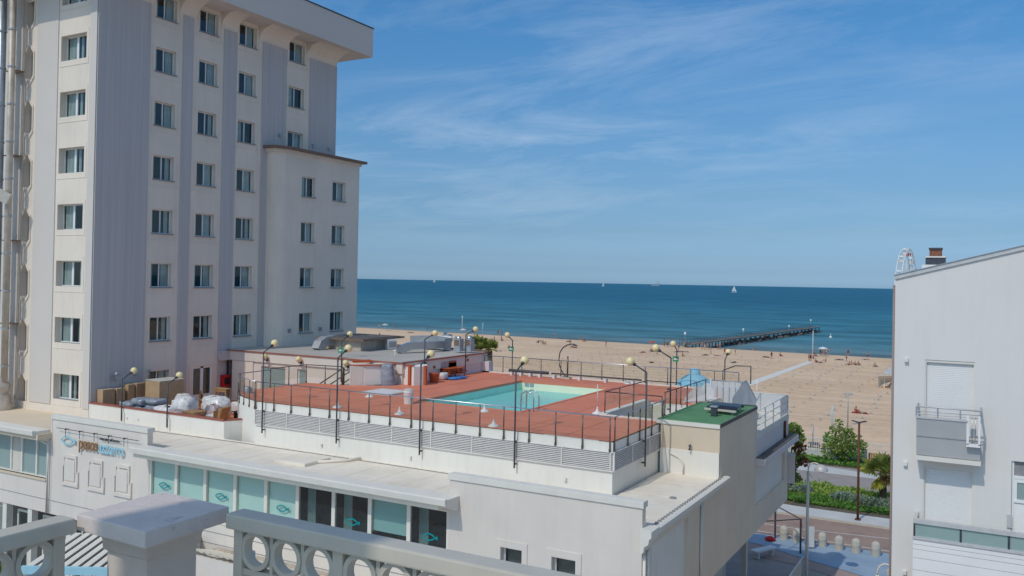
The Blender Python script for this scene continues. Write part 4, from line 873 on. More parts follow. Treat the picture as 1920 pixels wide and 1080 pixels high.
# ground floor: recessed, with posts
b = MB(); b.quad((-10.4, 27, 0), (-10.4, 39.0, 0), (-10.4, 39.0, 5.05), (-10.4, 27, 5.05)); b.quad((-10.4, 39, 0), (-16, 39, 0), (-16, 39, 5.05), (-10.4, 39, 5.05)); b.quad((-16, 39, 0), (-16, 45.75, 0), (-16, 45.75, 5.05), (-16, 39, 5.05)); b.quad((-16, 45.75, 0), (-40, 45.75, 0), (-40, 45.75, 5.05), (-16, 45.75, 5.05)); b.quad((XR, 27, 0), (-10.4, 27, 0), (-10.4, 27, 5.05), (XR, 27, 5.05)); b.build('ground_floor_wall', M['cream_rest'], B, fix=False)
for y in (36.6, 41.0, 45.3):
    b = MB(); b.box(XR-2.2, XR-1.9, y-.15, y+.15, 0, 5.05); b.build('column', M['trim'], B)
b = MB()
b.quad((-31.0, 27.0, 0), (-60, 27.0, 0), (-60, 27.0, 4.95), (-31.0, 27.0, 4.95)); b.quad((-31.03, YF, 0), (-31.03, 27, 0), (-31.03, 27, 4.95), (-31.03, YF, 4.95)); b.quad((-31.03, YF, 4.95), (-60, YF, 4.95), (-60, 27, 4.95), (-31.03, 27, 4.95))
b.build('ground_floor_wall', M['cream_rest'], B, fix=False)
for x in (-36.3, -39.2, -41.2, -43.5):
    b = MB(); b.box(x-.16, x+.16, YF+.05, YF+.35, 0, 4.95); b.build('column', M['trim'], B)
for xa, xb in ((-36.0, -35.3), (-35.1, -34.3), (-34.1, -33.2), (-38.9, -38.2), (-38.0, -37.2), (-40.9, -39.5), (-43.2, -41.5)):
    f = MB(); f.box(xa, xa+.09, YF+.5, YF+.6, 0, 4.6); f.box(xb-.09, xb, YF+.5, YF+.6, 0, 4.6); f.box(xa+.09, xb-.09, YF+.5, YF+.6, 4.5, 4.6); f.box(xa+.09, xb-.09, YF+.5, YF+.6, 0, .1)
    wo = f.build('shop_door', M['trim'], B); p = MB(); p.box(xa+.09, xb-.09, YF+.545, YF+.555, .1, 4.5); p.build('pane', M['glass_window'], wo)
    if xa > -36.2:
        p = MB(); p.box(xa+.16, xb-.14, YF+.52, YF+.53, 3.3, 4.2, 0); p.box(xa+.16, xb-.14, YF+.52, YF+.53, 2.2, 3.1, 1); p.build('poster', [M['fish_pale'], M['concrete']], wo)
b = MB(); b.box(-44, -31.1, 26.6, 26.9, 0, 4.9); b.build('back_room', M['interior_mid'], B)
# ---- white terrace at the sea end of the right side + ledge
b = MB(); b.box(-11.4, XR+.02, 38.72, 45.75, 9.2, 9.46); b.build('side_terrace', M['trim'], B)
b = MB(); b.quad((XR, 38.7, 8.30), (XR, 45.75, 8.30), (XR, 45.75, 9.2), (XR, 38.7, 9.2)); b.build('side_wall', M['lilac'], B, fix=False)
b = MB(); b.box(XR, XR+.42, 38.72, 46.3, 8.06, 8.36); b.build('ledge', M['lilac'], B)
b = MB(); b.box(XR+.003, XR+.40, 38.74, 46.28, 8.36, 8.40); b.build('ledge_top', M['ledge'], B)
b = MB(); b.tube([(XR+.06, 44.6, 8.4), (XR+.06, 44.6, 9.25)], 0.07, 8); b.build('downpipe', M['rust'], B)
# curved bay at the far corner
b = MB(); b.prism([(XR-1.2, 45.76)]+[(XR-1.2+1.55*math.cos(t), 45.76+1.1*math.sin(t)) for t in [k*PI/16 for k in range(0, 9)]], 5.9, 7.35); b.build('corner_bay', M['lilac'], B)

# ---- pavilion on the left behind the deck
PVX0, PVX1, PVY0, PVY1, PVZ = -39.0, -27.05, 37.0, 45.65, 11.62
b = MB()
PV = lambda u, w, d: (u, PVY0+d, w)
pvh = [(-37.2, -35.3, 8.7, 10.80), (-34.4, -33.75, 8.7, 10.80)]
holes_wall(b, PV, PVX0, PVX1, TF-.3, PVZ-.12, pvh, 0.15)
b.build('pavilion_wall', M['cream_rest'], B, fix=False)
b = MB(); b.quad((PVX1, PVY0, 8.6), (PVX1, PVY1, 8.6), (PVX1, PVY1, PVZ-.1), (PVX1, PVY0, PVZ-.1)); b.quad((PVX1, PVY1, 5), (PVX0, PVY1, 5), (PVX0, PVY1, PVZ-.1), (PVX1, PVY1, PVZ-.1)); b.build('pavilion_wall', M['lilac'], B, fix=False)
for a, c, z0, z1 in pvh:
    f = MB(); f.box(a, a+.08, PVY0+.10, PVY0+.15, z0, z1); f.box(c-.08, c, PVY0+.10, PVY0+.15, z0, z1); f.box(a+.08, c-.08, PVY0+.1, PVY0+.15, z1-.08, z1)
    if c-a > 1: f.box(a+.62, a+.70, PVY0+.1, PVY0+.15, z0, z1-.08)
    wo = f.build('door', M['frame_white'], B); p = MB(); p.box(a+.08, c-.08, PVY0+.12, PVY0+.128, z0, z1-.08); p.build('pane', M['glass_green'], wo)
b = MB(); b.box(PVX0+.2, PVX1-.3, PVY0+.9, PVY1-.2, 8.6, PVZ-.3); b.build('unlit_rooms_block', M['interior'], B)
b = MB(); b.box(PVX0-.9, PVX1+.06, PVY0-.10, PVY1+.05, PVZ-.60, PVZ-.06)
b.build('pavilion_fascia', M['cream_rest'], B)
b = MB(); b.box(PVX0-.9, PVX1+.12, PVY0-.16, PVY1+.12, PVZ-.06, PVZ-.005); b.build('roof_edge', M['red_trim'], B)
b = MB(); b.box(PVX0-.9, PVX1-.02, PVY0-.03, PVY1-.1, PVZ-.005, PVZ+.015); b.build('roof', M['grey_roof'], B)
b = MB(); b.box(PVX0-.5, PVX1+.1, PVY1+.0, PVY1+.14, PVZ+.015, PVZ+.12); b.build('roof_kerb', M['brown_trim'], B)
b = MB(); b.box(PVX0-.5, PVX0+1.2, PVY0-.06, PVY0-.02, 8.6, PVZ-.62); b.build('pavilion_wall', M['cream'], B)
b = MB(); b.box(PVX1+.02, PVX1+.5, PVY1-.5, PVY1, 10.0, 11.1); b.build('corner_post', M['lilac'], B)
b = MB()
for y, z in ((39.9, 11.15), (43.4, 11.3)): b.box(PVX1, PVX1+.08, y-.12, y+.12, z-.08, z+.08)
b.split('switch_box', M['red_trim'], B)

# ---- pool
pool = thing('swimming_pool', 'turquoise rooftop swimming pool set in the red deck', 'pool', (-20, 37, 9.0))
pw = MB(); zb = 9.15; DT = DECK-.1
pw.quad((PX0, PY0, zb), (PX0, PY1, zb), (PX0, PY1, DT), (PX0, PY0, DT), mat=0)
pw.quad((PX0, PY1, zb), (PX1, PY1, zb), (PX1, PY1, DT), (PX0, PY1, DT), mat=1)
pw.quad((PX1, PY1, zb), (PX1, PY0, zb), (PX1, PY0, DT), (PX1, PY1, DT), mat=0)
pw.quad((PX1, PY0, zb), (PX0, PY0, zb), (PX0, PY0, DT), (PX1, PY0, DT), mat=0)
pw.build('basin', [M['pool_wall'], M['pool_pale']], pool, fix=False)
p = MB(); p.quad((PX0, PY0, zb), (PX1, PY0, zb), (PX1, PY1, zb), (PX0, PY1, zb)); p.build('pool_floor', M['pool_floor'], pool, fix=False)
wm = glassmat('pool_water', (0.72, 0.97, 0.95), 0.02, 0.08, body=0.55, body_col=(0.40, 0.88, 0.84), ripple=0.35)
p = MB(); p.quad((PX0+.002, PY0+.002, 9.98), (PX1-.002, PY0+.002, 9.98), (PX1-.002, PY1-.002, 9.98), (PX0+.002, PY1-.002, 9.98)); p.build('water', wm, pool, fix=False)
p = MB()
p.box(PX0-cop, PX0, PY0-cop, PY1+cop, DECK-.1, DECK+.025); p.box(PX1, PX1+cop, PY0-cop, PY1+cop, DECK-.1, DECK+.025); p.box(PX0, PX1, PY0-cop, PY0, DECK-.1, DECK+.025); p.box(PX0, PX1, PY1, PY1+cop, DECK-.1, DECK+.025)
p.build('coping', M['red_deck'], pool)
p = MB()
for x in (-22.5, -22.2): p.box(x-.13, x+.13, PY1-.02, PY1-.005, 10.15, 10.35)
p.split('skimmer_grille', M['steel_rough'], pool)
ld = thing('pool_ladder', 'curved steel pool ladder at the near right corner of the pool', 'ladder', (-17.5, 32.9, DECK))
for y in (32.75, 33.25):
    p = MB(); p.tube([(-17.0, y, DECK), (-17.0, y, DECK+.55), (-17.1, y, DECK+.78), (-17.35, y, DECK+.86), (-17.6, y, DECK+.72), (-17.62, y, DECK+.3), (-17.62, y, 9.4)], 0.028, 8); p.build('handrail', M['steel'], ld)
for z in (10.2, 9.9, 9.6):
    p = MB(); p.box(-17.66, -17.56, 32.75, 33.25, z, z+.03); p.build('step', M['steel'], ld)
sp = thing('foot_bath', 'shallow pale foot bath sunk in the red deck beside the white cabin', 'foot bath', (-25.8, 34.1, DECK))
p = MB(); p.box(-26.75, -24.9, 33.0, 34.9, DECK+.004, DECK+.05, 0); p.build('rim', M['concrete'], sp)
p = MB(); p.box(-26.55, -25.1, 33.2, 34.7, DECK+.05, DECK+.056); p.build('basin', M['lilac'], sp)

# ---- railings
def railing(name, label, pts, z0, z1, posts, glass=True, toprail=True, pr=0.022, group=None):
    """pts: polyline of (x, y); posts: list of (x, y)"""
    t = thing(name, label, 'railing', (pts[0][0], pts[0][1], z0), group)
    hp = MB(); hp.tube([(x, y, z1) for x, y in pts], 0.024, 8); hp.build('handrail', M['steel'] if toprail else M['post'], t)
    for (x, y) in posts:
        p = MB(); p.tube([(x, y, z0-.02), (x, y, z1-.03)], 0.026, 7); p.box(x-.03, x+.03, y-.03, y+.03, z0-.06, z0+.06); p.build('post', M['post'], t)
    if glass:
        for (xa, ya), (xb, yb) in zip(posts, posts[1:]):
            d = Vector((xb-xa, yb-ya, 0)); L_ = d.length
            if L_ < 0.15: continue
            c = ((xa+xb)/2, (ya+yb)/2, (z0+z1)/2+.10); p = MB(); p.obox(c, (L_/2-.05, 0.005, (z1-z0)/2-.18), math.atan2(d.y, d.x)); p.build('glass_panel', M['glass_rail'], t)
    return t
fx_ = [-28.43, -27.34, -26.34, -25.28, -24.19, -23.16, -22.10, -21.04, -19.99, -18.95, -17.89, -16.81, -15.77, -14.70, -13.62, -12.56, -11.51]
railing('front_railing', 'long steel and glass railing along the near edge of the red pool deck', [(-28.45, 27.99), (-11.42, 27.99)], 10.17, 11.34, [(x, 27.99) for x in fx_])
ang = [(-28.55, 28.06), (-29.2, 28.36), (-29.85, 28.66), (-30.4, 28.92), (-31.0, 29.4), (-31.42, 29.9)]
railing('chamfer_railing', 'steel and glass railing round the left corner of the pool deck', [(-28.5, 28.02), (-30.38, 28.88), (-31.4, 29.74), (-31.52, 32.0)], 10.17, 11.34, ang)
railing('left_railing', 'dark thin railing along the left back edge of the pool deck', [(-31.52, 32.0), (-31.52, 34.6), (-29.4, 35.0)], 10.47, 11.4, [(-31.52, 32.0), (-31.52, 33.3), (-31.52, 34.6), (-30.4, 34.8), (-29.4, 35.0)], toprail=False)
railing('side_railing', 'steel railing with bent post tops on the right edge of the pool deck', [(-11.38, 28.03), (-11.38, 33.56)], 10.17, 11.34, [(-11.38, y) for y in (28.12, 29.4, 30.6, 31.9, 33.2)])
railing('stairwell_railing', 'glass railing around the stairwell opening at the right end of the red deck', [(-11.55, 33.56), (-14.05, 33.56), (-14.05, 38.6), (-12.4, 38.6)], 10.52, 11.45, [(-11.55, 33.56), (-12.8, 33.56), (-14.05, 33.56), (-14.05, 35.2), (-14.05, 36.9), (-14.05, 38.6), (-12.4, 38.6)], toprail=False)
railing('green_roof_railing', 'dark railing along the left edge of the green roof', [(-11.5, 33.7), (-11.5, 39.6)], 10.66, 11.6, [(-11.5, y) for y in (33.75, 35.2, 36.7, 38.1, 39.5)], toprail=False)
bx = [-26.9+1.29*k for k in range(13)]
railing('back_railing', 'glass railing along the far edge of the pool deck above the beach', [(-27.0, 45.24), (-11.42, 45.24)], 10.53, 11.45, [(x, 45.24) for x in bx])
# white railing of the side terrace
t = thing('white_terrace_railing', 'white bar railing round the small terrace at the sea end of the restaurant', 'railing', (XR, 42, 9.46))
b = MB()
for z in (9.75, 10.08, 10.42): b.tube([(XR-.05, 38.9, z), (XR-.05, 45.7, z)], 0.025, 6)
for z in (10.42,): b.tube([(XR-.05, 45.7, z), (-11.3, 45.7, z)], 0.025, 6)
b.split('rail', M['white_plastic'], t)
for y in (38.9, 40.6, 42.3, 44.0, 45.7):
    b = MB(); b.box(XR-.09, XR-.01, y-.04, y+.04, 9.44, 10.45); b.build('post', M['white_plastic'], t)
b = MB(); b.box(XR-.055, XR-.045, 44.0, 45.66, 9.5, 10.4); b.box(-11.3, XR-.1, 45.69, 45.70, 9.5, 10.40); b.split('panel', M['glass_frost'], t)
# ================================================================== GLOBE LAMPS
def make_lamp(plen, label, group='globe lamps round the pool deck and terrace'):
    t = thing('globe_lamp', label, 'lamp', (0, 0, 0), group)
    b = MB(); b.tube([(0, 0, 0), (0, 0, plen)], 0.032, 8); b.build('pole', M['metal_dark'], t)
    b = MB(); b.tube([(0, 0, plen-.005), (0, .50, plen+.27)], 0.028, 8); b.build('arm', M['metal_dark'], t)
    b = MB(); b.tube([(0, .46, plen+.245), (0, .56, plen+.30)], 0.065, 10); s_ = b.build('socket', M['metal_dark'], t)
    b = MB(); b.ball((0, .66, plen+.365), 0.165, 18, 12); b.build('globe', M['globe'], t)
    b = MB(); b.box(-.03, .03, 0.0, .14, .93, 1.0); b.box(-.03, .03, 0.0, .14, .12, .17); b.split('bracket', M['metal_dark'], t)
    return t
def lamp_at(proto, used, x, y, z, rz, label):
    o = proto if not used else copy_tree(proto)
    o.location = (x, y, z); o.rotation_euler = (0, 0, rz); o['label'] = label; return o
L1 = make_lamp(3.55, 'x')
for i, (x, s_) in enumerate(zip((-27.9, -23.69, -19.48, -15.23), ('nearest the left corner', 'second from left', 'third from the left corner', 'nearest the right corner'))):
    lamp_at(L1, i > 0, x, 27.88, 9.13, 0, 'cream globe lamp on the louvred front wall, '+s_)
lamp_at(L1, 1, -11.25, 30.85, 9.13, PI/2, 'cream globe lamp on a bent pole on the right louvred side of the deck')
for x, s_ in ((-25.08, 'with a green sign on the far railing above the left of the pool'), (-14.85, 'with a green sign, behind the green roof'),):
    lamp_at(L1, 1, x, 45.42, 8.9, PI, 'cream globe lamp '+s_)
lamp_at(L1, 1, -12.1, 45.0, 8.55, 0, 'rightmost cream globe lamp, in front of the white stair panels')
L2 = make_lamp(2.05, 'cream globe lamp on the terrace parapet beside the cardboard boxes')
L2.location = (-37.33, 27.87, 8.78)
c = lamp_at(L2, 1, -34.03, 27.87, 8.78, 0, 'cream globe lamp on the terrace parapet in front of the wrapped furniture')
L3 = make_lamp(2.25, 'cream globe lamp on the lilac pavilion wall near the palm bush'); L3.location = (-26.98, 43.15, 10.55); L3.rotation_euler = (0, 0, -PI/2)
lamp_at(L3, 1, -26.98, 38.93, 10.50, -PI/2, 'cream globe lamp on the lilac pavilion wall behind the orange bin')
lamp_at(L3, 1, -31.05, 36.85, 10.3, 0, 'cream globe lamp with a green sign by the stairs')
lamp_at(L3, 1, -11.36, 34.0, 10.75, PI/2, 'cream globe lamp at the left edge of the green roof')
for x, y, z, l in ((-25.10, 45.3, 11.95, 'small green sign on the lamp pole above the left of the pool'), (-14.87, 45.3, 11.95, 'small green sign on the lamp pole behind the green roof'), (-31.05, 36.78, 12.05, 'small green exit sign on the lamp pole by the stairs')):
    b = MB(); b.box(x-.17, x+.17, y-.02, y-.0, z-.14, z+.14, 0); b.box(x-.10, x+.02, y-.028, y-.021, z-.05, z+.05, 1); b.box(x+.02, x+.12, y-.028, y-.021, z-.02, z+.02, 1)
    tag(b.build('sign', [mat('green_sign', (0.04, 0.30, 0.16)), M['white_plastic']]), l, 'sign')
# globe wall lamps on the pavilion fascia
wl = thing('wall_lamp', 'x', 'lamp', (0, 0, 0), 'globe lamps on the pavilion front')
b = MB(); b.ball((0, -.22, .12), 0.165, 16, 10); b.build('globe', M['globe'], wl)
b = MB(); b.tube([(0, 0, -.1), (0, -.20, -.10), (0, -.22, -.03)], 0.03, 6); b.box(-.05, .05, -.04, 0, -.16, -.04); b.build('bracket', M['metal_dark'], wl)
for i, (x, s_) in enumerate(((-36.6, 'nearest the hotel'), (-34.0, 'in the middle of the pavilion front'), (-30.6, 'by the stairs'))):
    lamp_at(wl, i > 0, x, 36.88, 11.28, 0, 'small globe lamp on the pavilion fascia '+s_)

# ================================================================== THINGS ON THE POOL DECK
ub = thing('umbrella_base', 'x', 'umbrella base', (0, 0, 0), 'white parasol bases on the red deck')
b = MB(); b.lathe((0, 0, 0), [(0.25, 0), (0.25, .04), (0.19, .07), (0.08, .14), (0.05, .24), (0.04, .26)], 18); b.build('foot', M['white_plastic'], ub)
b = MB(); b.tube([(0, 0, .2), (0, 0, .36)], 0.03, 8); b.build('sleeve', M['white_plastic'], ub)
for i, (x, y, s_) in enumerate(((-24.4, 28.75, 'near the railing left of the pool'), (-21.15, 28.8, 'near the railing below the white bin'), (-16.5, 28.5, 'near the railing in front of the pool ladder'), (-14.5, 33.8, 'right of the pool'), (-17.5, 45.0, 'by the far railing'), (-25.4, 32.2, 'beside the foot bath'), (-18.7, 31.5, 'at the near edge of the pool'))):
    o = ub if i == 0 else copy_tree(ub); o.location = (x, y, DECK+.004); o.scale = (.85, .85, .85); o['label'] = 'white conical parasol base '+s_
b = MB(); b.tube([(-14.5, 33.8, DECK+.4), (-14.5, 33.8, DECK+1.25)], 0.018, 6); tag(b.build('parasol_pole', M['white_plastic']), 'thin white parasol pole standing in the base right of the pool', 'pole')
bn = thing('waste_bin', 'white round bin on the red deck in front of the pool', 'bin', (-22.65, 31.5, DECK))
b = MB(); b.lathe((-22.65, 31.5, DECK), [(0.20, .004), (0.24, .5), (0.25, .52), (0.22, .58), (0.2, .6)], 16); b.build('body', M['white_plastic'], bn)
b = MB(); b.lathe((-22.65, 31.5, DECK+.60), [(0.23, 0), (0.2, .06), (0.05, .09)], 16); b.build('lid', M['concrete'], bn)
b = MB(); b.lathe((-30.9, 29.9, DECK+.004), [(0.2, 0), (0.22, .2), (0.14, .3)], 12); tag(b.build('drum', M['steel_rough']), 'grey drum at the left corner of the pool deck', 'drum')
# white cabin with orange trim and tarp
cb = thing('pool_cabin', 'low white cabin with orange corner posts on the red deck', 'cabin', (-27.9, 36.2, DECK))
cpts = [(-28.95, 35.1), (-28.45, 35.6), (-27.9, 36.35), (-27.3, 37.1), (-26.35, 37.05), (-26.0, 37.5), (-26.2, 38.6), (-28.6, 38.2)]
b = MB(); b.prism(cpts[:4]+[(-27.6, 38.0), (-29.0, 36.9)], DECK+.004, DECK+1.02); b.build('wall', M['white_wall'], cb)
b = MB(); b.prism([(-27.25, 37.15), (-26.3, 37.0), (-25.95, 37.75), (-26.6, 38.6), (-27.4, 38.2)], DECK+.004, DECK+.98); b.build('wall', M['white_wall'], cb)
b = MB()
for i in range(6):
    u = i/6; b.obox((-28.95+.5*u, 35.08+.5*u, DECK+.5), (.035, .02, .5), PI/4)
b.split('cladding_slat', M['trim'], cb)
b = MB(); b.prism([(-29.0, 35.05), (-28.42, 35.52), (-27.25, 37.05), (-26.3, 36.95), (-26.3, 37.1), (-27.3, 37.2), (-28.5, 35.7), (-29.05, 35.15)], DECK+1.02, DECK+1.07); b.build('roof_edge', M['orange'], cb)
for x, y in ((-26.55, 36.98), (-25.95, 37.55)):
    b = MB(); b.box(x-.07, x+.07, y-.07, y+.07, DECK+.004, DECK+1.02); b.build('corner_post', M['orange'], cb)
b = MB(); b.obox((-29.2, 36.3, DECK+1.16), (.5, .25, .06), .9); b.build('roof_cap', M['orange'], cb)
tp = MB()
import math as _m
nu, nv = 14, 10; v = []
for j in range(nv+1):
    for i in range(nu):
        a = 2*PI*i/nu; z = j/nv; r = (0.40-0.06*z)*(1+.10*math.sin(3*a+z*4)+rnd.uniform(-.05, .05))
        if j == nv: r *= 0.55
        v.append((-27.55+r*math.cos(a), 36.4+r*.8*math.sin(a), DECK+.004+1.12*z**.9))
tp.add(v, [(j*nu+i, j*nu+(i+1) % nu, (j+1)*nu+(i+1) % nu, (j+1)*nu+i) for j in range(nv) for i in range(nu)]+[tuple(nv*nu+i for i in range(nu))], 0, True)
tag(tp.build('covered_machine', M['tarp']), 'tall thing under a crumpled grey tarp against the white cabin', 'tarp')
# stairs with handrails down to the passage
st = thing('deck_stairs', 'short stairs with brown double handrails rising from the passage to the pool deck', 'stairs', (-30.3, 35.6, 9))
for i in range(6):
    b = MB(); x = -31.9+i*.42; b.box(x, x+.42, 35.2, 36.5, 8.62, 8.9+.3*i); b.build('step', M['concrete'], st)
for y in (35.15, 36.3):
    for dz in (.55, .95):
        b = MB(); b.tube([(-32.2, y, 8.75+dz), (-29.5, y, 10.35+dz)], 0.035, 6); b.build('handrail', M['post'], st)
    b = MB(); b.box(-29.55, -29.43, y-.05, y+.05, 10.2, 11.35); b.build('newel', M['post'], st)
# green orange bins and tarps by the lilac wall
for i, (x, y, h_, w_, l) in enumerate(((-26.7, 40.9, .62, .34, 'stack of orange plastic chairs by the lilac wall, left one'), (-26.6, 41.7, .75, .36, 'taller stack of orange plastic chairs by the lilac wall'))):
    t = thing('chair_stack', l, 'chairs', (x, y, DECK)); 
    for k in range(4):
        z = DECK+.25+.1*k; b = MB(); b.box(x-w_, x+w_, y-w_, y+w_, z, z+.04); b.box(x-w_, x-w_+.05, y-w_, y+w_, z+.04, z+.38); b.build('seat', M['orange'], t)
    for sx in (-1, 1):
        for sy in (-1, 1):
            b = MB(); b.tube([(x+sx*w_*.8, y+sy*w_*.8, DECK+.004), (x+sx*w_*.8, y+sy*w_*.8, DECK+.26)], .025, 6); b.build('leg', M['orange'], t)
b = MB(); b.lathe((-26.3, 38.9, DECK+.004), [(0.22, 0), (0.30, .45), (0.32, .5), (.27, .5)], 14); tag(b.build('bucket', M['orange']), 'orange bucket beside the orange cabin post', 'bucket')
def lump(name, c, size, m, label, cat, seed, n=1, group=None, parent=None):
    rr_ = random.Random(seed); b = MB()
    for q in range(n):
        cx = c[0]+rr_.uniform(-.5, .5)*size[0]*(n > 1); cy = c[1]+rr_.uniform(-.5, .5)*size[1]*(n > 1); nu, nv = 14, 9; v = []
        for j in range(nv+1):
            th = PI*j/nv
            for i in range(nu):
                a = 2*PI*i/nu; ca, sa = math.cos(a), math.sin(a)
                e = 0.55; x = math.copysign(abs(ca)**e, ca)*math.sin(th)**e; y = math.copysign(abs(sa)**e, sa)*math.sin(th)**e; z = -math.copysign(abs(math.cos(th))**e, math.cos(th))
                k = 1+rr_.uniform(-.13, .13); v.append((cx+x*size[0]*k*.5, cy+y*size[1]*k*.5, c[2]+size[2]*(.5+.5*z*k)))
        b.add(v, [(j*nu+i, j*nu+(i+1) % nu, (j+1)*nu+(i+1) % nu, (j+1)*nu+i) for j in range(nv) for i in range(nu)], 0, True)
    o = b.build(name, m, parent)
    return o if parent else tag(o, label, cat, group)
lump('blue_tarp', (-26.2, 41.0, DECK+.004), (.7, 1.5, .12), M['blue_tarp'], 'flat blue tarp on the red deck in front of the orange chairs', 'tarp', 3)
lump('plastic_bundle', (-26.6, 40.2, DECK+.004), (.5, .6, .40), M['plastic_white'], 'whitish plastic bundle left of the orange chairs', 'bundle', 4)
# dark pool cover rollers and tubes along the back kerb
for x0, x1, l, mm in ((-24.9, -22.3, 'dark rolled lane rope on white supports by the far kerb above the pool', 'dark_edge'), (-22.1, -16.6, 'long thin dark pipe lying along the far kerb', 'dark_edge')):
    t = thing('roller', l, 'roller', (x0, 44.6, DECK)); b = MB(); b.tube([(x0, 44.75, DECK+.28), (x1, 44.75, DECK+.28)], .09 if x1 < -22.2 else .045, 8); b.build('tube', M[mm], t)
    k = x0+.2
    while k < x1:
        b = MB(); b.box(k-.06, k+.06, 44.6, 44.9, DECK+.004, DECK+.2); b.build('support', M['white_plastic'], t); k += .62 if x1 < -22.2 else 1.6
sh = thing('pool_shower', 'dark curved hook shaped shower arm at the far edge of the pool', 'shower', (-21.3, 45.0, DECK))
sp_ = [(-21.3, 45.0, DECK+.1), (-21.55, 45.0, 10.85), (-21.72, 45.0, 11.2), (-21.76, 45.0, 11.6), (-21.70, 45.0, 11.95), (-21.52, 45.0, 12.22), (-21.25, 45.0, 12.40), (-20.95, 45.0, 12.47), (-20.75, 45.0, 12.45)]
b = MB(); b.tube(sp_, 0.035, 8); b.build('arm', M['metal_dark'], sh)
b = MB(); b.lathe((-20.72, 45.0, 12.36), [(.11, 0), (.10, .05), (.03, .09)], 12); b.build('shower_head', M['metal_dark'], sh)
b = MB(); b.tube([(-21.2, 45.0, DECK+.1), (-21.2, 45.0, 11.75)], .05, 8); b.build('post', M['post'], sh)
b = MB(); b.box(-21.5, -21.0, 44.85, 45.12, DECK+.004, DECK+.12); b.build('foot', M['concrete'], sh)
# folded pale blue canopy
cp = thing('blue_canopy', 'pale blue fabric canopy with a little cap rising behind the far railing', 'canopy', (-14.2, 46.6, 10))
b = MB(); b.lathe((-14.2, 46.6, 10.42), [(1.06, 0), (1.02, .10), (.80, .36), (.5, .56), (.25, .66)], 20); b.build('canopy', M['sky_fabric'], cp)
b = MB(); b.lathe((-14.2, 46.6, 11.06), [(.34, 0), (.30, .10), (.30, .30), (.05, .34)], 12); b.build('cap', M['sky_fabric'], cp)
for x in (-15.0, -13.4):
    b = MB(); b.tube([(x, 46.6, 9.0), (x, 46.6, 10.75)], .04, 6); b.build('pole', M['steel_rough'], cp)
b = MB(); b.box(-16, -12.4, 45.9, 47.4, 8.8, 9.0); b.build('platform', M['concrete'], cp)
# stairs and frosted panels behind the green roof
sp2 = thing('stair_enclosure', 'white stair enclosure of frosted panels behind the green roof', 'stair enclosure', (-10.8, 42, 9.4))
b = MB()
for k, x in enumerate([-11.95+.30*i for i in range(6)]): b.box(x+.02, x+.28, 41.98, 42.0, 9.9, 11.30)
b.split('panel', M['glass_frost'], sp2)
b = MB(); b.prism([(39.2, 9.5), (42.5, 9.5), (42.5, 11.4), (41.6, 11.4), (39.2, 10.0)], 0, 1)
pm = MB(); pr_ = [(39.0, 9.6), (43.6, 9.6), (43.6, 10.3), (41.6, 11.42), (40.6, 11.36), (39.0, 10.9)]
pm.sweep(pr_, lambda t, y, z: (t, y, z), -10.15, -10.13); pm.build('side_panel', M['glass_frost'], sp2)
b = MB(); b.tube([(-10.14, 40.6, 11.40), (-10.14, 41.6, 11.46), (-10.14, 43.7, 10.3)], .03, 6); b.tube([(-12, 41.99, 11.33), (-10.1, 41.99, 11.33)], .03, 6); b.split('handrail', M['steel_rough'], sp2)
b = MB(); b.tube([(-11.6, 42.8, 11.0), (-11.6, 42.8, 11.75), (-11.2, 43.6, 11.95), (-10.6, 44.4, 11.9), (-10.6, 44.4, 11.0)], .03, 6); b.build('bent_rail', M['post'], sp2)
for x in (-11.97, -10.14):
    b = MB(); b.box(x-.04, x+.04, 41.94, 42.02, 9.46, 11.4); b.build('post', M['white_plastic'], sp2)
b = MB()
for i in range(5): b.box(-12.0, -10.3, 42.2+.5*i, 42.7+.5*i, 9.46, 11.0-.30*i)
b.split('step', M['trim'], sp2)
s2 = thing('white_steps', 'small white steps with glass sides between the deck and the green roof', 'steps', (-12, 40, 10.4))
for i in range(3):
    b = MB(); b.box(-12.6+.45*i, -12.15+.45*i, 39.5, 40.9, 9.4, 10.5+.06*i); b.build('step', M['trim'], s2)
for y in (39.45, 40.95):
    b = MB(); b.sweep([(-12.5, 10.5), (-11.5, 10.6), (-11.5, 10.95), (-11.8, 11.3), (-12.0, 11.25), (-12.5, 10.65)], lambda t, x, z: (x, t, z), y-.01, y+.01); b.build('side_glass', M['glass_frost'], s2)
# solar water heater tubes on the green roof
sl = thing('solar_heater', 'dark tube solar heater on a low stand on the green roof', 'solar panel', (-9.7, 36.2, GZ))
b = MB()
q = [(-10.3, 35.5), (-9.05, 35.35), (-9.12, 36.95), (-10.4, 37.0)]
for i in range(12):
    u = (i+.5)/12; xa = q[0][0]+(q[1][0]-q[0][0])*u; ya = q[0][1]+(q[1][1]-q[0][1])*u; xb = q[3][0]+(q[2][0]-q[3][0])*u; yb = q[3][1]+(q[2][1]-q[3][1])*u
    p = MB(); p.tube([(xa, ya, GZ+.28), (xb, yb, GZ+.30)], .045, 8); p.build('tube', M['solar'], sl)
b = MB(); b.obox((-9.68, 35.40, GZ+.22), (.68, .05, .04), -.12); b.build('frame', M['concrete'], sl)
b = MB(); b.obox((-9.75, 37.0, GZ+.24), (.66, .05, .05), -.04); b.build('frame', M['dark_edge'], sl)
for x, y in ((-10.2, 35.6), (-9.2, 35.5), (-9.2, 36.8), (-10.3, 36.9)):
    b = MB(); b.box(x-.03, x+.03, y-.03, y+.03, GZ+.045, GZ+.24); b.build('leg', M['steel_rough'], sl)
vp = thing('roof_vent', 'dark cube shaped roof vent on legs on the green roof', 'vent', (-9.75, 34.75, GZ))
b = MB(); b.box(-9.86, -9.64, 34.65, 34.87, GZ+.10, GZ+.42); b.build('body', M['metal_dark'], vp)
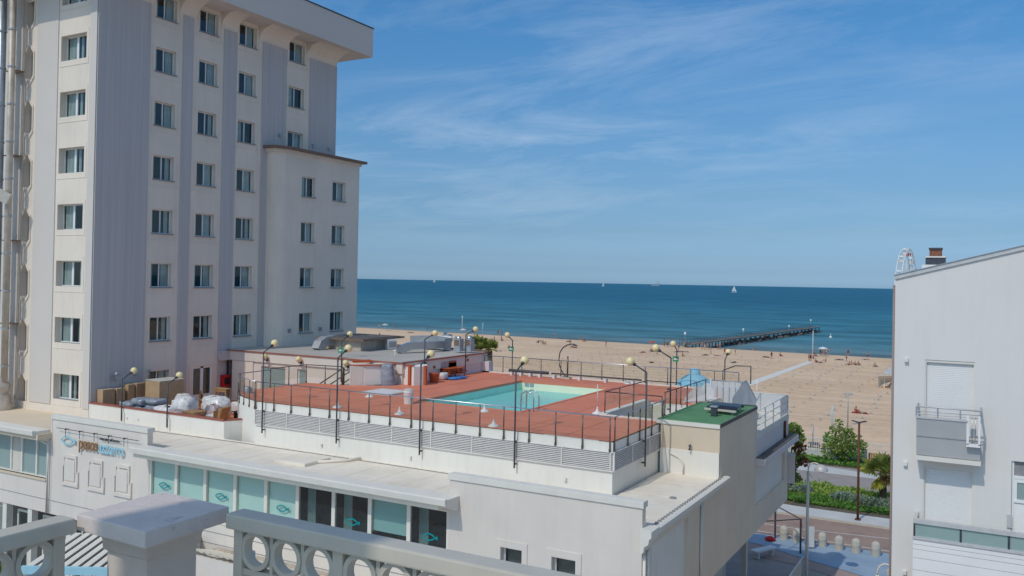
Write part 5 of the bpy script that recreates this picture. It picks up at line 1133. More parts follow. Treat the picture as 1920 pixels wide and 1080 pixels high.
b = MB(); b.box(-9.9, -9.6, 34.61, 34.91, GZ+.42, GZ+.47); b.build('cap', M['steel_rough'], vp)
for x, y in ((-9.85, 34.66), (-9.65, 34.66), (-9.65, 34.86), (-9.85, 34.86)):
    b = MB(); b.box(x-.02, x+.02, y-.02, y+.02, GZ+.045, GZ+.1); b.build('leg', M['metal_dark'], vp)

# ================================================================== ROOF EQUIPMENT ON THE PAVILION
RZ = PVZ+.015
rh = thing('roof_house', 'low roof house with a brown overhanging flat roof on the pavilion', 'roof house', (-34, 42.2, RZ))
b = MB(); b.prism([(-33.0, 40.9), (-33.2, 44.4), (-35.9, 44.4), (-35.9, 41.2)], RZ, RZ+.62); b.build('wall', M['flue_tan'], rh)
b = MB(); b.prism([(-32.5, 40.5), (-32.7, 44.9), (-36.5, 44.9), (-36.5, 40.8)], RZ+.63, RZ+.73); b.build('roof', M['brown_trim'], rh)
b = MB(); b.prism([(-32.65, 40.7), (-32.85, 44.7), (-36.3, 44.7), (-36.3, 41.0)], RZ+.73, RZ+.76); b.build('roof_felt', M['ledge'], rh)
def duct(name, label, pts, w, m):
    b = MB(); n = len(pts); L_, R_ = [], []
    for i, p in enumerate(pts):
        b.obox(p, (w/2, w/2, w/2*.8), 0) if False else None
    ring = []
    for i, p in enumerate(pts):
        p = Vector(p); d = (Vector(pts[min(i+1, n-1)])-Vector(pts[max(i-1, 0)])).normalized(); s_ = Vector((0, 0, 1)).cross(d)
        if s_.length < .05: s_ = Vector((.3, 1, 0))
        s_.normalize(); u_ = d.cross(s_).normalized(); ring.append([p+s_*w/2-u_*w/2, p+s_*w/2+u_*w/2, p-s_*w/2+u_*w/2, p-s_*w/2-u_*w/2])
    v = [q for r in ring for q in r]; fs = [(0, 1, 2, 3), (4*n-4, 4*n-1, 4*n-2, 4*n-3)]
    for i in range(n-1):
        for k in range(4): fs.append((4*i+k, 4*i+(k+1) % 4, 4*i+4+(k+1) % 4, 4*i+4+k))
    b.add(v, fs); return tag(b.build(name, m), label, 'duct')
duct('air_duct', 'grey curved air duct bending down to the roof left of the roof house', [(-35.5, 39.9, RZ), (-35.5, 40.1, RZ+.35), (-35.5, 40.5, RZ+.52), (-35.5, 41.3, RZ+.54)], .55, M['steel_rough'])
duct('air_duct', 'silver curved air duct bending down to the roof right of the roof house', [(-30.3, 41.2, RZ), (-30.25, 41.4, RZ+.28), (-30.1, 41.9, RZ+.42), (-29.2, 44.2, RZ+.44)], .42, M['steel'])
duct('air_duct', 'long grey air duct lying behind the silver duct on the pavilion roof', [(-32.0, 44.9, RZ+.45), (-30.6, 44.9, RZ+.52), (-29.3, 44.8, RZ+.42)], .7, M['steel_rough'])
for (x, y, l, h_) in ((-32.55, 43.3, 'white air conditioning unit at the wall of the roof house', .6),):
    t = thing('air_conditioner', l, 'air conditioner', (x, y, RZ)); b = MB(); b.obox((x, y, RZ+h_/2+.03), (.32, .16, h_/2), 1.1); b.build('case', M['white_plastic'], t)
    b = MB(); b.obox((x+.16*math.sin(1.1)+.02, y-.16*math.cos(1.1), RZ+h_/2+.03), (.24, .02, h_/2-.12), 1.1); b.build('grille', M['sill'], t)
for i, (x, y, s_) in enumerate(((-27.95, 43.9, 'left'), (-27.5, 44.4, 'right'))):
    t = thing('fan_unit', 'grey boxy fan unit at the far end of the silver duct, '+s_+' one', 'fan unit', (x, y, RZ)); b = MB(); b.box(x-.22, x+.22, y-.22, y+.22, RZ+.1, RZ+.85); b.build('case', M['steel_rough'], t)
    b = MB(); b.box(x-.17, x+.17, y-.235, y-.222, RZ+.45, RZ+.8); b.build('grille', M['brown_trim'], t)
    b = MB(); b.lathe((x, y, RZ+.85), [(.16, 0), (.16, .12), (.06, .16)], 12); b.build('hood', M['steel'], t)
an = thing('antenna', 'thin white mast on the pavilion roof edge above the tarp', 'antenna', (-28.0, 37.6, RZ)); b = MB(); b.tube([(-28.0, 37.6, RZ), (-28.0, 37.6, RZ+.55)], .02, 6); b.build('mast', M['white_plastic'], an); b = MB(); b.box(-28.1, -27.9, 37.57, 37.63, RZ+.5, RZ+.56); b.build('head', M['white_plastic'], an)
# ================================================================== TERRACE CLUTTER
def carton(label, x0, x1, y0, y1, z1, z0=TF, m='cardboard'):
    t = thing('cardboard_box', label, 'box', ((x0+x1)/2, (y0+y1)/2, z0))
    b = MB(); b.box(x0, x1, y0, y1, z0+.003, z1); b.build('carton', M[m], t, bevel=.015)
    b = MB(); b.box((x0+x1)/2-.05, (x0+x1)/2+.05, y0-.002, y1+.002, z1, z1+.004); b.build('tape', M['concrete'], t)
    return t
carton('tall brown cardboard box at the far left end of the terrace parapet', -39.93, -39.45, 28.35, 29.05, 10.08)
carton('tall brown cardboard box right behind the leftmost one on the terrace', -39.93, -39.40, 29.12, 29.62, 10.06)
carton('brown cardboard box with a white top, left of the pair by the grey hotel wall', -39.9, -39.35, 29.75, 30.15, 10.22)
carton('brown cardboard box, right of the pair by the grey hotel wall', -39.9, -39.3, 30.22, 30.75, 10.24)
t = carton('big wide cardboard crate with a pale torn top in front of the hotel window', -38.85, -37.75, 30.4, 32.0, 10.42)
b = MB(); b.obox((-38.3, 31.2, 10.45), (.56, .8, .015), .02, 0, .02); b.build('torn_lid', M['concrete'], t)
def cushions(label, x, y, z, w, d, h_, n, m, seed):
    t = thing('wrapped_cushions', label, 'cushions', (x, y, z)); rr_ = random.Random(seed)
    for k in range(n):
        lump('cushion', (x+rr_.uniform(-.05, .05), y+rr_.uniform(-.05, .05), z+k*h_/n), (w, d, h_/n*1.04), m, '', '', seed+k, parent=t)
cushions('pale plastic wrapped cushions, left pile behind the parapet', -38.0, 28.8, TF, 1.0, .8, .95, 3, M['plastic_grey'], 21)
cushions('silver plastic wrapped cushions, middle pile behind the parapet', -37.3, 29.1, TF, .9, .9, 1.15, 3, M['plastic_grey'], 31)
cushions('dark grey plastic wrapped cushions, right pile behind the parapet', -36.6, 29.3, TF, .95, .9, 1.15, 4, M['plastic_grey'], 41)
lump('wrapped_bundle', (-35.4, 28.95, TF), (1.1, .9, .95), M['plastic_white'], 'large bundle in crumpled white film behind the second lamp', 'bundle', 51)
lump('wrapped_bundle', (-35.0, 29.7, TF), (1.2, .9, 1.35), M['plastic_white'], 'tall white film bundle behind the large one', 'bundle', 52)
lump('wrapped_bundle', (-34.45, 28.75, TF), (.9, .75, .85), M['plastic_pink'], 'pinkish film bundle beside the wooden table legs', 'bundle', 53)
lump('wrapped_bundle', (-34.2, 31.0, TF), (1.6, 1.0, 1.25), M['plastic_white'], 'long white wrapped roll of fabric behind the wooden table', 'bundle', 54)
def table(label, x, y, w, d, h_, m):
    t = thing('wooden_table', label, 'table', (x, y, TF)); b = MB(); b.box(x-w/2, x+w/2, y-d/2, y+d/2, TF+h_-.05, TF+h_); b.build('tabletop', m, t)
    for sx in (-1, 1):
        for sy in (-1, 1):
            b = MB(); px_, py_ = x+sx*(w/2-.05), y+sy*(d/2-.05); b.box(px_-.035, px_+.035, py_-.035, py_+.035, TF+.003, TF+h_-.05); b.build('leg', m, t)
    b = MB(); b.box(x-w/2+.08, x+w/2-.08, y-d/2+.03, y-d/2+.06, TF+h_-.18, TF+h_-.05); b.build('apron', m, t)
    return t
table('bare wooden table with thick legs among the wrapped furniture', -33.75, 29.2, .95, .8, .80, M['wood'])
table('white legged small table beside the wooden one', -33.0, 29.8, .6, .6, .62, M['white_plastic'])
table('high wooden bench stacked near the terrace doors', -36.6, 33.6, .9, .4, 1.25, M['wood'])
lump('wrapped_bundle', (-36.9, 31.2, TF), (.9, .8, 1.15), M['plastic_white'], 'crumpled white film bundle right of the big crate', 'bundle', 61)
lump('wrapped_bundle', (-36.2, 30.5, TF), (.8, .7, .95), M['plastic_pink'], 'pinkish film bundle in front of the crumpled white one', 'bundle', 62)
lump('wrapped_bundle', (-35.9, 32.2, TF), (1.0, .6, 1.05), M['plastic_white'], 'white film bundle below the high wooden bench', 'bundle', 63)
lump('wrapped_bundle', (-35.2, 31.5, TF), (.7, .6, .8), M['cardboard'], 'small brown paper bundle between the white ones', 'bundle', 64)
lump('wrapped_bundle', (-34.9, 33.2, TF), (.9, .6, .7), M['plastic_white'], 'white sack in front of the left terrace door', 'bundle', 65)
lump('wrapped_bundle', (-33.6, 30.3, TF), (.8, .6, 1.0), M['plastic_pink'], 'pinkish wrapped chair cushion pile behind the wooden table', 'bundle', 66)
lump('wrapped_bundle', (-33.3, 28.9, TF), (.6, .5, .62), M['plastic_white'], 'small white bundle under the wooden table', 'bundle', 68)
def chair(label, x, y, rz, m):
    t = thing('wooden_chair', label, 'chair', (x, y, TF)); 
    def bx(name, *a): 
        b = MB(); b.box(*a); o = b.build(name, m); o.parent = t
    bx('seat', -.22, .22, -.22, .22, .42, .46); bx('backrest', -.22, .22, .19, .22, .60, .92)
    for sx in (-.2, .2):
        bx('leg', sx-.02, sx+.02, -.21, -.17, .003, .42); bx('leg', sx-.02, sx+.02, .18, .22, .003, .92)
    t.rotation_euler = (0, 0, rz); return t
chair('wooden chair in the film bundle beside the second lamp', -34.6, 29.6, .6, M['wood'])
chair('wooden chair standing right of the wooden table', -32.55, 29.2, -1.1, M['wood'])
chair('dark wooden chair behind the cardboard crate', -38.4, 33.9, 2.2, M['wood'])
b = MB()
for k in range(5): b.obox((-32.75+.04*k, 30.0, TF+.5), (.02, .35, .5), .2, 0, .28)
tag(b.build('plank_stack', M['wood']), 'leaning wooden boards right of the wrapped furniture', 'boards')
t = thing('hose_coil', 'coil of pale hose lying on a dark board near the hotel wall', 'hose', (-33.4, 32.2, TF))
b = MB()
for k in range(4):
    r = .42-.07*k; b.tube([(-33.4+r*math.cos(a*PI/9), 32.2+.15*math.sin(a*PI/9), TF+.85+r*.9*math.sin(a*PI/9)) for a in range(19)], .05, 6, caps=False)
b.build('coil', M['plastic_white'], t)
b = MB(); b.box(-34.1, -32.5, 31.9, 32.8, TF+.38, TF+.42); b.build('board', M['dark_edge'], t)
for x in (-34.0, -32.6):
    b = MB(); b.box(x-.03, x+.03, 32.0, 32.7, TF+.003, TF+.38); b.build('leg', M['dark_edge'], t)
for i, (x, y, s_) in enumerate(((-32.3, 28.75, 'left'), (-31.95, 29.0, 'middle'), (-31.55, 29.0, 'right'))):
    t = thing('paint_bucket', 'small white paint bucket on the red terrace, %s of three' % s_, 'bucket', (x, y, TF), 'paint buckets on the terrace')
    b = MB(); b.lathe((x, y, TF+.003), [(.10, 0), (.13, .28), (.14, .30), (.12, .31)], 14); b.build('body', M['white_plastic'], t)
    b = MB(); b.tube([(x-.13, y, TF+.28), (x-.08, y-.05, TF+.38), (x+.08, y-.05, TF+.38), (x+.13, y, TF+.28)], .008, 5); b.build('handle', M['steel'], t)
for i, (x, s_) in enumerate(((-36.9, 'left'), (-33.3, 'right'))):
    b = MB(); b.tube([(-39.75, 29.3+i*2, 10.4), (-39.75, 29.3+i*2, 10.75)], .03, 6); b.ball((-39.7, 29.3+2*i, 10.8), .10, 8, 6); tag(b.build('pipe_vent', M['steel_rough']), 'small grey pipe vent above the boxes at the grey wall, %s one' % s_, 'vent')

# ================================================================== SIGN
sg = thing('restaurant_sign', 'rod hung fish sign with brown and pale blue lettering on the white wall', 'sign', (-34.2, YF-.1, 8.4))
def text_obj(txt, size, x, z, m, name, squash=1.0, ext=.018):
    cu = bpy.data.curves.new('lettering', 'FONT'); cu.body = txt; cu.size = size; cu.extrude = ext; cu.resolution_u = 3; cu.space_character = 0.97; cu.offset = size*0.012 if size > .3 else 0.0
    o = bpy.data.objects.new('lettering_curve', cu); COL.objects.link(o); bpy.context.view_layer.update()
    me = bpy.data.meshes.new_from_object(o.evaluated_get(bpy.context.evaluated_depsgraph_get())); bpy.data.objects.remove(o)
    me.name = name; me.materials.clear(); me.materials.append(m)
    xs = [v.co.x for v in me.vertices]; x0 = min(xs)
    off = OFF[sg.name]
    for v in me.vertices: v.co = Vector(((v.co.x-x0)*squash+x-off[0], -v.co.z+YF-.10-off[1], v.co.y+z-off[2]))
    o = bpy.data.objects.new(name, me); COL.objects.link(o); o.parent = sg; OFF[o.name] = off
    return max((xx-x0)*squash for xx in xs)
w1 = text_obj('pesce', .76, -35.45, 8.20, M['brown_letter'], 'lettering', .78)
w2 = text_obj('azzurro', .70, -35.45+w1+.08, 8.18, M['fish_pale'], 'lettering', .80)
text_obj('ristorante self-service', .17, -35.45+w1+.14, 8.73, M['black'], 'lettering', .95, .01)
b = MB(); fish_shape(b, -36.32, 8.45, .82, YF-.11, .045, .03); b.build('fish_emblem', M['fish_pale'], sg)
b = MB(); b.tube([(-37.0, YF-.16, 8.97), (-31.4, YF-.16, 8.97)], .014, 6); b.build('rod', M['metal_dark'], sg)
for x in (-36.35, -35.35, -34.33, -33.35, -32.33):
    b = MB(); b.tube([(x, YF-.16, 8.99), (x, YF-.16, 8.62)], .012, 6); b.tube([(x, YF-.16, 8.97), (x, YF, 8.97)], .012, 6); b.box(x-.03, x+.03, YF-.19, YF-.13, 8.93, 9.0); b.build('hanger', M['metal_dark'], sg)
# ================================================================== FOLIAGE HELPERS
def leaves(b, c, rad, n, ls, rr_, mat_=0, flat=0.0):
    """n leaf faces spread through an ellipsoid's volume"""
    for _ in range(n):
        while True:
            p = Vector((rr_.uniform(-1, 1), rr_.uniform(-1, 1), rr_.uniform(-1, 1)))
            if p.length <= 1 and p.length > rr_.random()*.8: break
        q = Vector((c[0]+p.x*rad[0], c[1]+p.y*rad[1], c[2]+p.z*rad[2]))
        d = (p*0.7+Vector((rr_.uniform(-1, 1), rr_.uniform(-1, 1), rr_.uniform(-.6, 1.0)))).normalized()
        s_ = d.cross(Vector((rr_.uniform(-1, 1), rr_.uniform(-1, 1), rr_.uniform(-1, 1)))).normalized()
        L_ = ls*rr_.uniform(.7, 1.4); w = L_*rr_.uniform(.28, .45)
        b.add([q-s_*0, q+d*L_*.5+s_*w, q+d*L_, q+d*L_*.5-s_*w], [(0, 1, 2, 3)], mat_)
def tree(name, label, x, y, z0, h, clumps, leafm, ls, n, seed, trunk_r=.09, stems=1, group=None, leaf2=None):
    rr_ = random.Random(seed); t = thing(name, label, 'tree', (x, y, z0), group)
    b = MB()
    for s_ in range(stems):
        dx_ = (s_-(stems-1)/2)*.22
        b.tube([(x+dx_, y, z0), (x+dx_*1.6+rr_.uniform(-.1, .1), y+rr_.uniform(-.1, .1), z0+h*.35), (x+dx_*2.4, y, z0+h*.6)], [trunk_r, trunk_r*.75, trunk_r*.5], 7)
    for (cx, cy, cz, r) in clumps:
        b.tube([(x, y, z0+h*.35), (x+cx*.5, y+cy*.5, z0+cz*.7), (x+cx, y+cy, z0+cz)], [trunk_r*.55, trunk_r*.4, trunk_r*.15], 5)
    b.build('trunk', M['bark'], t)
    b = MB(); tot = sum(c[3]**2 for c in clumps)
    for k, (cx, cy, cz, r) in enumerate(clumps):
        leaves(b, (x+cx, y+cy, z0+cz), (r, r, r*.78), int(n*r*r/tot), ls, rr_, 1 if (leaf2 and k % 3 == 2) else 0)
    b.build('crown', [leafm, leaf2 or leafm], t, fix=False); return t
def palm(name, label, x, y, z0, h, nf, fl_, seed, dry=5, trunk=True):
    rr_ = random.Random(seed); t = thing(name, label, 'palm', (x, y, z0))
    if trunk:
        b = MB(); pts = [(x, y, z0+h*k/8) for k in range(9)]; b.tube(pts, [.24*(1+.12*(k % 2)) for k in range(9)], 9); b.build('trunk', M['bark'], t)
    for k in range(nf+dry):
        isd = k >= nf; a = k*2.399+rr_.uniform(-.2, .2); el = rr_.uniform(.25, 1.35) if not isd else rr_.uniform(-.9, -.3); L_ = fl_*rr_.uniform(.8, 1.1)*(.7 if isd else 1)
        b = MB(); d0 = Vector((math.cos(a)*math.cos(el), math.sin(a)*math.cos(el), math.sin(el))); side = Vector((-math.sin(a), math.cos(a), 0)); c0 = Vector((x, y, z0+h))
        stem_end = c0+d0*L_*.45+Vector((0, 0, -.08*L_)); b.tube([c0, stem_end], .02, 4, 0)
        # fan of narrow leaflets
        nl = 13
        for i in range(nl):
            th = -1.35+2.7*i/(nl-1); dd = (d0*math.cos(th)+side*math.sin(th)); dd.z -= .22+.18*abs(th); ll = L_*.62*(1-.22*abs(th)); ww = .045*fl_
            tip = stem_end+dd*ll+Vector((0, 0, -.12*ll)); mid = stem_end+dd*ll*.5; nn = d0.cross(dd)
            nn = side if nn.length < .01 else nn.normalized(); sd_ = dd.cross(nn).normalized()*ww
            b.add([stem_end, mid+sd_, tip, mid-sd_], [(0, 1, 2, 3)], 0)
        b.build('frond', M['palm_dry'] if isd and k % 2 else M['palm_yellow'] if isd or k % 4 == 1 else M['palm'], t, fix=False)
    return t
tree('shrub_tree', 'bushy green tree with pale flowers in front of the white beach fence', -11.6, 83.0, .05, 3.4,
     [(-1.0, 0, 1.1, .75), (.3, .2, 1.0, .85), (1.2, 0, 1.25, .7), (-.2, -.2, 1.75, .95), (1.1, .1, 2.1, .75), (-.9, .1, 2.15, .7), (.3, 0, 2.6, .75), (-.5, 0, 3.1, .45), (-.25, 0, 3.65, .33), (.55, 0, 3.05, .42), (1.75, 0, 1.8, .5)], M['leaf'], .21, 2100, 5, .07, 3, leaf2=M['leaf_hedge'])
palm('palm_tree', 'small palm with yellowing and dry fronds beside the white building', -6.75, 69.6, .06, 2.35, 20, 2.1, 9, 9)
palm('palm_tree', 'green palm top rising behind the pavilion roof corner', -29.2, 48.2, 0, 11.7, 18, 1.1, 12, 0)
palm('palm_tree', 'green palm top right behind its neighbour at the pavilion roof corner', -28.2, 47.9, 0, 11.6, 16, 1.05, 13, 0)
tree('flowering_shrub', 'green and reddish shrub hanging beside the far corner of the restaurant', -9.15, 47.6, 5.4, 3.2,
     [(.05, 0, 2.95, .42), (.25, 0, 2.5, .4), (.4, 0, 2.0, .28), (.5, .1, 1.6, .22), (.15, 0, 1.2, .25), (.62, 0, 1.35, .22), (0, 0, .7, .28), (.2, .2, .4, .25)], M['leaf'], .16, 1300, 8, .06, leaf2=M['bougain'])
tree('potted_tree', 'small round bushy tree in the courtyard seen through the left railing', -39.9, 23.3, 0, 2.2, [(0, 0, 2.3, .5), (.25, .1, 2.6, .38), (-.25, 0, 2.65, .4), (0, .1, 2.95, .35)], M['leaf'], .14, 700, 3, .035)
# ground cover of the verges
rr_ = random.Random(77)
def cover(name, x0, x1, y0, y1, n, ls, hh, m, zb=.06, patch=None):
    b = MB()
    for _ in range(n):
        x = rr_.uniform(x0, x1); y = rr_.uniform(y0, y1)
        if patch and not patch(x, y): continue
        h_ = hh*(.55+.45*math.sin(x*1.7+y*.9)*math.sin(y*2.1-x*.6))*rr_.uniform(.6, 1.1)
        z = zb+rr_.uniform(0, 1)*max(.04, h_); a = rr_.uniform(0, 2*PI); tl_ = rr_.uniform(.2, 1.2)
        d = Vector((math.cos(a)*math.cos(tl_), math.sin(a)*math.cos(tl_), math.sin(tl_))); s_ = Vector((-math.sin(a), math.cos(a), 0)); L_ = ls*rr_.uniform(.6, 1.4); w = L_*.3; q = Vector((x, y, z))
        b.add([q, q+d*L_*.5+s_*w, q+d*L_, q+d*L_*.5-s_*w], [(0, 1, 2, 3)])
    o = b.build(name, m, fix=False); o['kind'] = 'stuff'; return o
tag(cover('ground_cover', -18, 2, 65.4, 68.2, 15000, .18, .40, M['leaf_hedge'], patch=lambda x, y: y > 65.9-.12*(x+13)*0 and y > (66.3 if x < -12.5 else 65.2)), 'dense dark green ground cover along the pavement', 'ground cover')
tag(cover('meadow_grass', -18, 2, 68.0, 72.4, 16000, .24, .42, M['leaf_grass']), 'bright green grass bed beside the paved path', 'grass')
tag(cover('strip_grass', -26, -6, 81.8, 84.3, 7000, .22, .30, M['leaf_hedge']), 'narrow grass strip below the white wall', 'grass')
for i, (x, y, r, l) in enumerate(((-13.3, 68.6, .75, 'leftmost, by the restaurant corner'), (-12.2, 68.9, .6, 'second from the restaurant corner'), (-9.3, 68.2, 1.0, 'wide one left of the brown lamp post'), (-8.2, 67.8, .95, 'behind the brown lamp post'), (-7.0, 67.6, .9, 'right of the brown lamp post'), (-5.9, 68.2, .8, 'nearest the white building'))):
    t = thing('silver_shrub', 'pale silver green shrub in the verge, '+l, 'shrub', (x, y, .06), 'silver shrubs in the verge'); b = MB(); leaves(b, (x, y, .34), (r, r*.8, .42), 700, .19, rr_); b.build('foliage', M['leaf_silver'], t, fix=False)
    b = MB(); b.tube([(x, y, .05), (x, y, .4)], .04, 5); b.build('stem', M['bark'], t)

# ================================================================== STREET FURNITURE
bo = thing('bollard', 'x', 'bollard', (0, 0, 0), 'pale concrete bollards along the road')
b = MB(); b.lathe((0, 0, 0), [(.27, 0), (.27, .42), (.275, .44), (.265, .46), (.265, .58)]+[(.265*math.cos(k*PI/12), .58+.265*math.sin(k*PI/12)) for k in range(1, 6)], 18); b.build('body', M['concrete'], bo)
for i, (x, y, l) in enumerate(((-11.22, 56.4, 'first from the restaurant, in shade'), (-10.4, 56.3, 'second from the restaurant, in shade'), (-9.6, 56.25, 'third from the restaurant, behind the white board'), (-8.87, 56.2, 'fourth from the restaurant, beside the white board'), (-7.87, 56.0, 'third from the white building'), (-6.89, 56.0, 'second from the white building'), (-5.78, 55.98, 'nearest the white building'))):
    o = bo if i == 0 else copy_tree(bo); o.location = (x, y, -.008); o['label'] = 'domed concrete bollard on the blue pavement, '+l
t = thing('street_lamp', 'tall rusty brown street lamp with two flat heads by the verge', 'street lamp', (-7.72, 63.4, .1))
b = MB(); b.tube([(-7.72, 63.4, .1), (-7.72, 63.4, 6.75)], [.085, .075], 10); b.build('pole', M['rust'], t)
for sx in (-1, 1):
    b = MB(); b.obox((-7.72+sx*.22, 63.4+.05*sx, 6.82), (.24, .10, .035), .3, 0, -.25*sx); b.build('lamp_head', M['metal_dark'], t)
b = MB(); b.box(-7.9, -7.54, 63.2, 63.6, .1, .16); b.build('foot', M['rust'], t)
def dome_lamp(label, x, y, h, gx_):
    t = thing('street_lamp', label, 'street lamp', (x, y, 0))
    b = MB(); b.tube([(x, y, 0), (x, y, h)], [.085, .07], 10); b.build('pole', M['trim'], t)
    r = .34; b = MB(); b.tube([(x, y, h)]+[(x+(r-r*math.cos(k*PI/10))*gx_, y, h+.1+r*1.2*math.sin(k*PI/10)) for k in range(0, 8)], .035, 8); b.build('arm', M['trim'], t)
    cx = x+.66*gx_; b = MB(); b.lathe((cx, y, h+.12), [(.36, 0), (.35, .08), (.30, .19), (.20, .28), (.08, .33), (.02, .34)], 18); b.build('shade', M['alu'], t)
    b = MB(); b.lathe((cx, y, h+.07), [(.2, 0), (.26, .05)], 14); b.build('bulb_cover', M['white_plastic'], t)
    b = MB(); b.tube([(x, y, h-.05), (x+.2*gx_, y, h-.25)], .03, 6); b.build('stay', M['trim'], t); return t
dome_lamp('silver street lamp with a domed hood on a curved neck, in front of the road', -8.35, 48.0, 6.15, 1)
dome_lamp('silver domed street lamp low at the bottom edge near the white building', -4.05, 40.0, 3.75, 1)
t = thing('gazebo_frame', 'thin dark metal frame of a gazebo without its cover beside the restaurant', 'gazebo', (-11.0, 55, 0))
gp = [(-11.75, 56.3), (-9.75, 53.9), (-12.9, 53.2), (-9.75, 56.6)]
for x, y in gp[:2]:
    b = MB(); b.box(x-.05, x+.05, y-.05, y+.05, -.01, 2.05); b.build('post', M['metal_dark'], t)
b = MB()
for a, c in ((0, 1),): b.tube([(gp[a][0], gp[a][1], 2.05), (gp[c][0], gp[c][1], 2.05)], .035, 6)
b.tube([(-11.75, 56.3, 2.05), (-13.5, 54.2, 2.05), (-11.5, 52.2, 2.05), (-9.75, 53.9, 2.05)], .035, 6); b.tube([(-9.75, 53.9, 2.05), (-9.2, 53.2, .02)], .012, 5); b.build('beam', M['post'], t)
t = thing('notice_board', 'white upright notice board standing on the blue pavement behind the silver lamp', 'board', (-9.35, 55.2, 0))
b = MB(); b.obox((-9.35, 55.2, .72), (.17, .03, .62), .5); b.build('board', M['white_plastic'], t)
for dx_ in (-.12, .12):
    b = MB(); b.box(-9.35+dx_-.02, -9.35+dx_+.02, 55.18+dx_*.5, 55.22+dx_*.5, -.005, .12); b.build('leg', M['steel_rough'], t)
b = MB(); b.lathe((-11.9, 55.6, -.005), [(.28, 0), (.34, .12), (.2, .22), (.1, .26)], 12); tag(b.build('traffic_cone_base', M['red']), 'red plastic base lying beside the first bollard', 'base')
t = thing('bench', 'white bench in the shade under the restaurant', 'bench', (-11.2, 52.3, 0))
b = MB(); b.obox((-11.5, 52.0, .45), (.25, .9, .05), -.5); b.build('seat', M['white_plastic'], t)
for dy in (-.6, .6):
    b = MB(); b.obox((-11.5+dy*.48, 52.0+dy*.88, .2), (.2, .05, .2), -.5); b.build('leg', M['white_plastic'], t)
t = thing('glass_barrier', 'glass barrier with steel handrail at the bottom edge right of the restaurant', 'barrier', (-7.7, 41.5, 0))
b = MB(); b.box(-7.9, -7.5, 36.5, 43.2, -.02, 1.95); b.build('plinth', M['concrete'], t)
for ya, yb in ((36.6, 39.8), (39.9, 43.1)):
    b = MB(); b.box(-7.71, -7.70, ya, yb, 1.98, 2.95); b.build('glass_panel', M['glass_green'], t)
for y in (36.6, 39.85, 43.1):
    b = MB(); b.tube([(-7.7, y, 1.95), (-7.7, y, 3.0)], .03, 6); b.build('post', M['steel_rough'], t)
b = MB(); b.tube([(-7.7, 36.5, 3.0), (-7.7, 43.2, 3.0)], .035, 6); b.build('handrail', M['steel'], t)
# beach wall and fence
t = thing('beach_wall', 'low pale wall under the white fence at the edge of the beach', 'wall', (-15, 84.6, 0)); b = MB(); b.box(-80, -9.6, 84.45, 84.65, 0, .75); b.build('wall', M['pave_white'], t); b = MB(); b.box(-80, -9.6, 84.42, 84.68, .75, .80); b.build('coping', M['trim'], t)
t = thing('beach_fence', 'white upright bar fence above the low wall at the edge of the beach', 'fence', (-15, 84.55, .8)); b = MB(); x = -40
while x < -4: b.box(x-.02, x+.02, 84.53, 84.57, .80, 1.85); x += .2
b.build('bars', M['white_plastic'], t, kind='stuff')
b = MB(); b.box(-40, -4, 84.52, 84.58, 1.85, 1.90); b.box(-40, -9.6, 84.52, 84.58, .85, .9); b.build('rail', M['white_plastic'], t)
t = thing('wooden_screen', 'brown slatted wooden screen beside the palm at the end of the low wall', 'screen', (-8.4, 84.0, 0))
for k in range(10):
    b = MB(); b.box(-9.4+.2*k, -9.24+.2*k, 83.9, 83.95, .05, 1.15); b.build('slat', M['wood'], t)
b = MB(); b.box(-9.95, -9.55, 84.0, 84.4, 0, 1.25); tag(b.build('gate_pier', M['pave_white']), 'white square pier at the end of the low wall', 'pier')
for i, (x, l) in enumerate(((-14.9, 'left'), (-13.6, 'right'))):
    t = thing('picnic_table', 'small dark table with benches behind the white fence, %s one' % l, 'table', (x, 88.5, 0)); b = MB(); b.box(x-.5, x+.5, 88.1, 88.9, .68, .74); b.build('tabletop', M['post'], t)
    for dy in (-.75, .75):
        b = MB(); b.box(x-.5, x+.5, 88.5+dy-.14, 88.5+dy+.14, .40, .45); b.build('bench_seat', M['post'], t)
    for dx_ in (-.4, .4):
        b = MB(); b.box(x+dx_-.04, x+dx_+.04, 87.7, 89.3, 0, .39); b.build('leg', M['post'], t)

# ================================================================== BEACH THINGS
sl_m = MB(); sl_m.tube([(0, 0, 0), (0, 0, .62)], .05, 5, 0); sl_m.tube([(0, 0, .62), (0, 0, .72)], .06, 5, 1); sl_m.add([(-.35, -.25, .012), (.3, -.2, .012), (.38, .25, .012), (-.2, .3, .012)], [(0, 1, 2, 3)], 2)
sl_mesh = sl_m.mesh('parasol_sleeve', [M['pave_white'], M['flue_tan'], mat('dug_sand', (0.60, 0.42, 0.27))])
cnt = 0
for i in range(16):
    for j in range(19):
        if cnt >= 296: break
        x = -13.5-4.3*i+rnd.uniform(-.5, .5); y = 104+4.9*j+rnd.uniform(-.6, .6)
        if -36 < x < -32.2: continue
        o = place(sl_mesh, 'parasol_sleeve', None, (x, y, 0), rnd.uniform(0, 6)); tag(o, 'short pale parasol sleeve with a dark top standing in the sand among its rows', 'parasol sleeve', 'rows of parasol sleeves in the sand'); cnt += 1
def beach_pole(label, x, y, h, m, arm=0):
    t = thing('beach_pole', label, 'pole', (x, y, 0)); b = MB(); b.tube([(x, y, -.1), (x, y, h)], .07, 6); b.build('pole', m, t)
    if arm: b = MB(); b.box(x-arm, x+arm, y-.04, y+.04, h-.25, h-.1); b.build('crossbar', m, t)
    return t
beach_pole('grey pole on the sand behind the fence, left of the tree', -15.3, 90.2, 2.2, M['steel_rough'])
beach_pole('pale blue pole on the sand behind the tree', -15.35, 102.6, 2.7, M['fish_pale'])
beach_pole('grey pole with a crossbar on the sand right of the tree', -14.1, 105.7, 3.9, M['steel_rough'], .5)
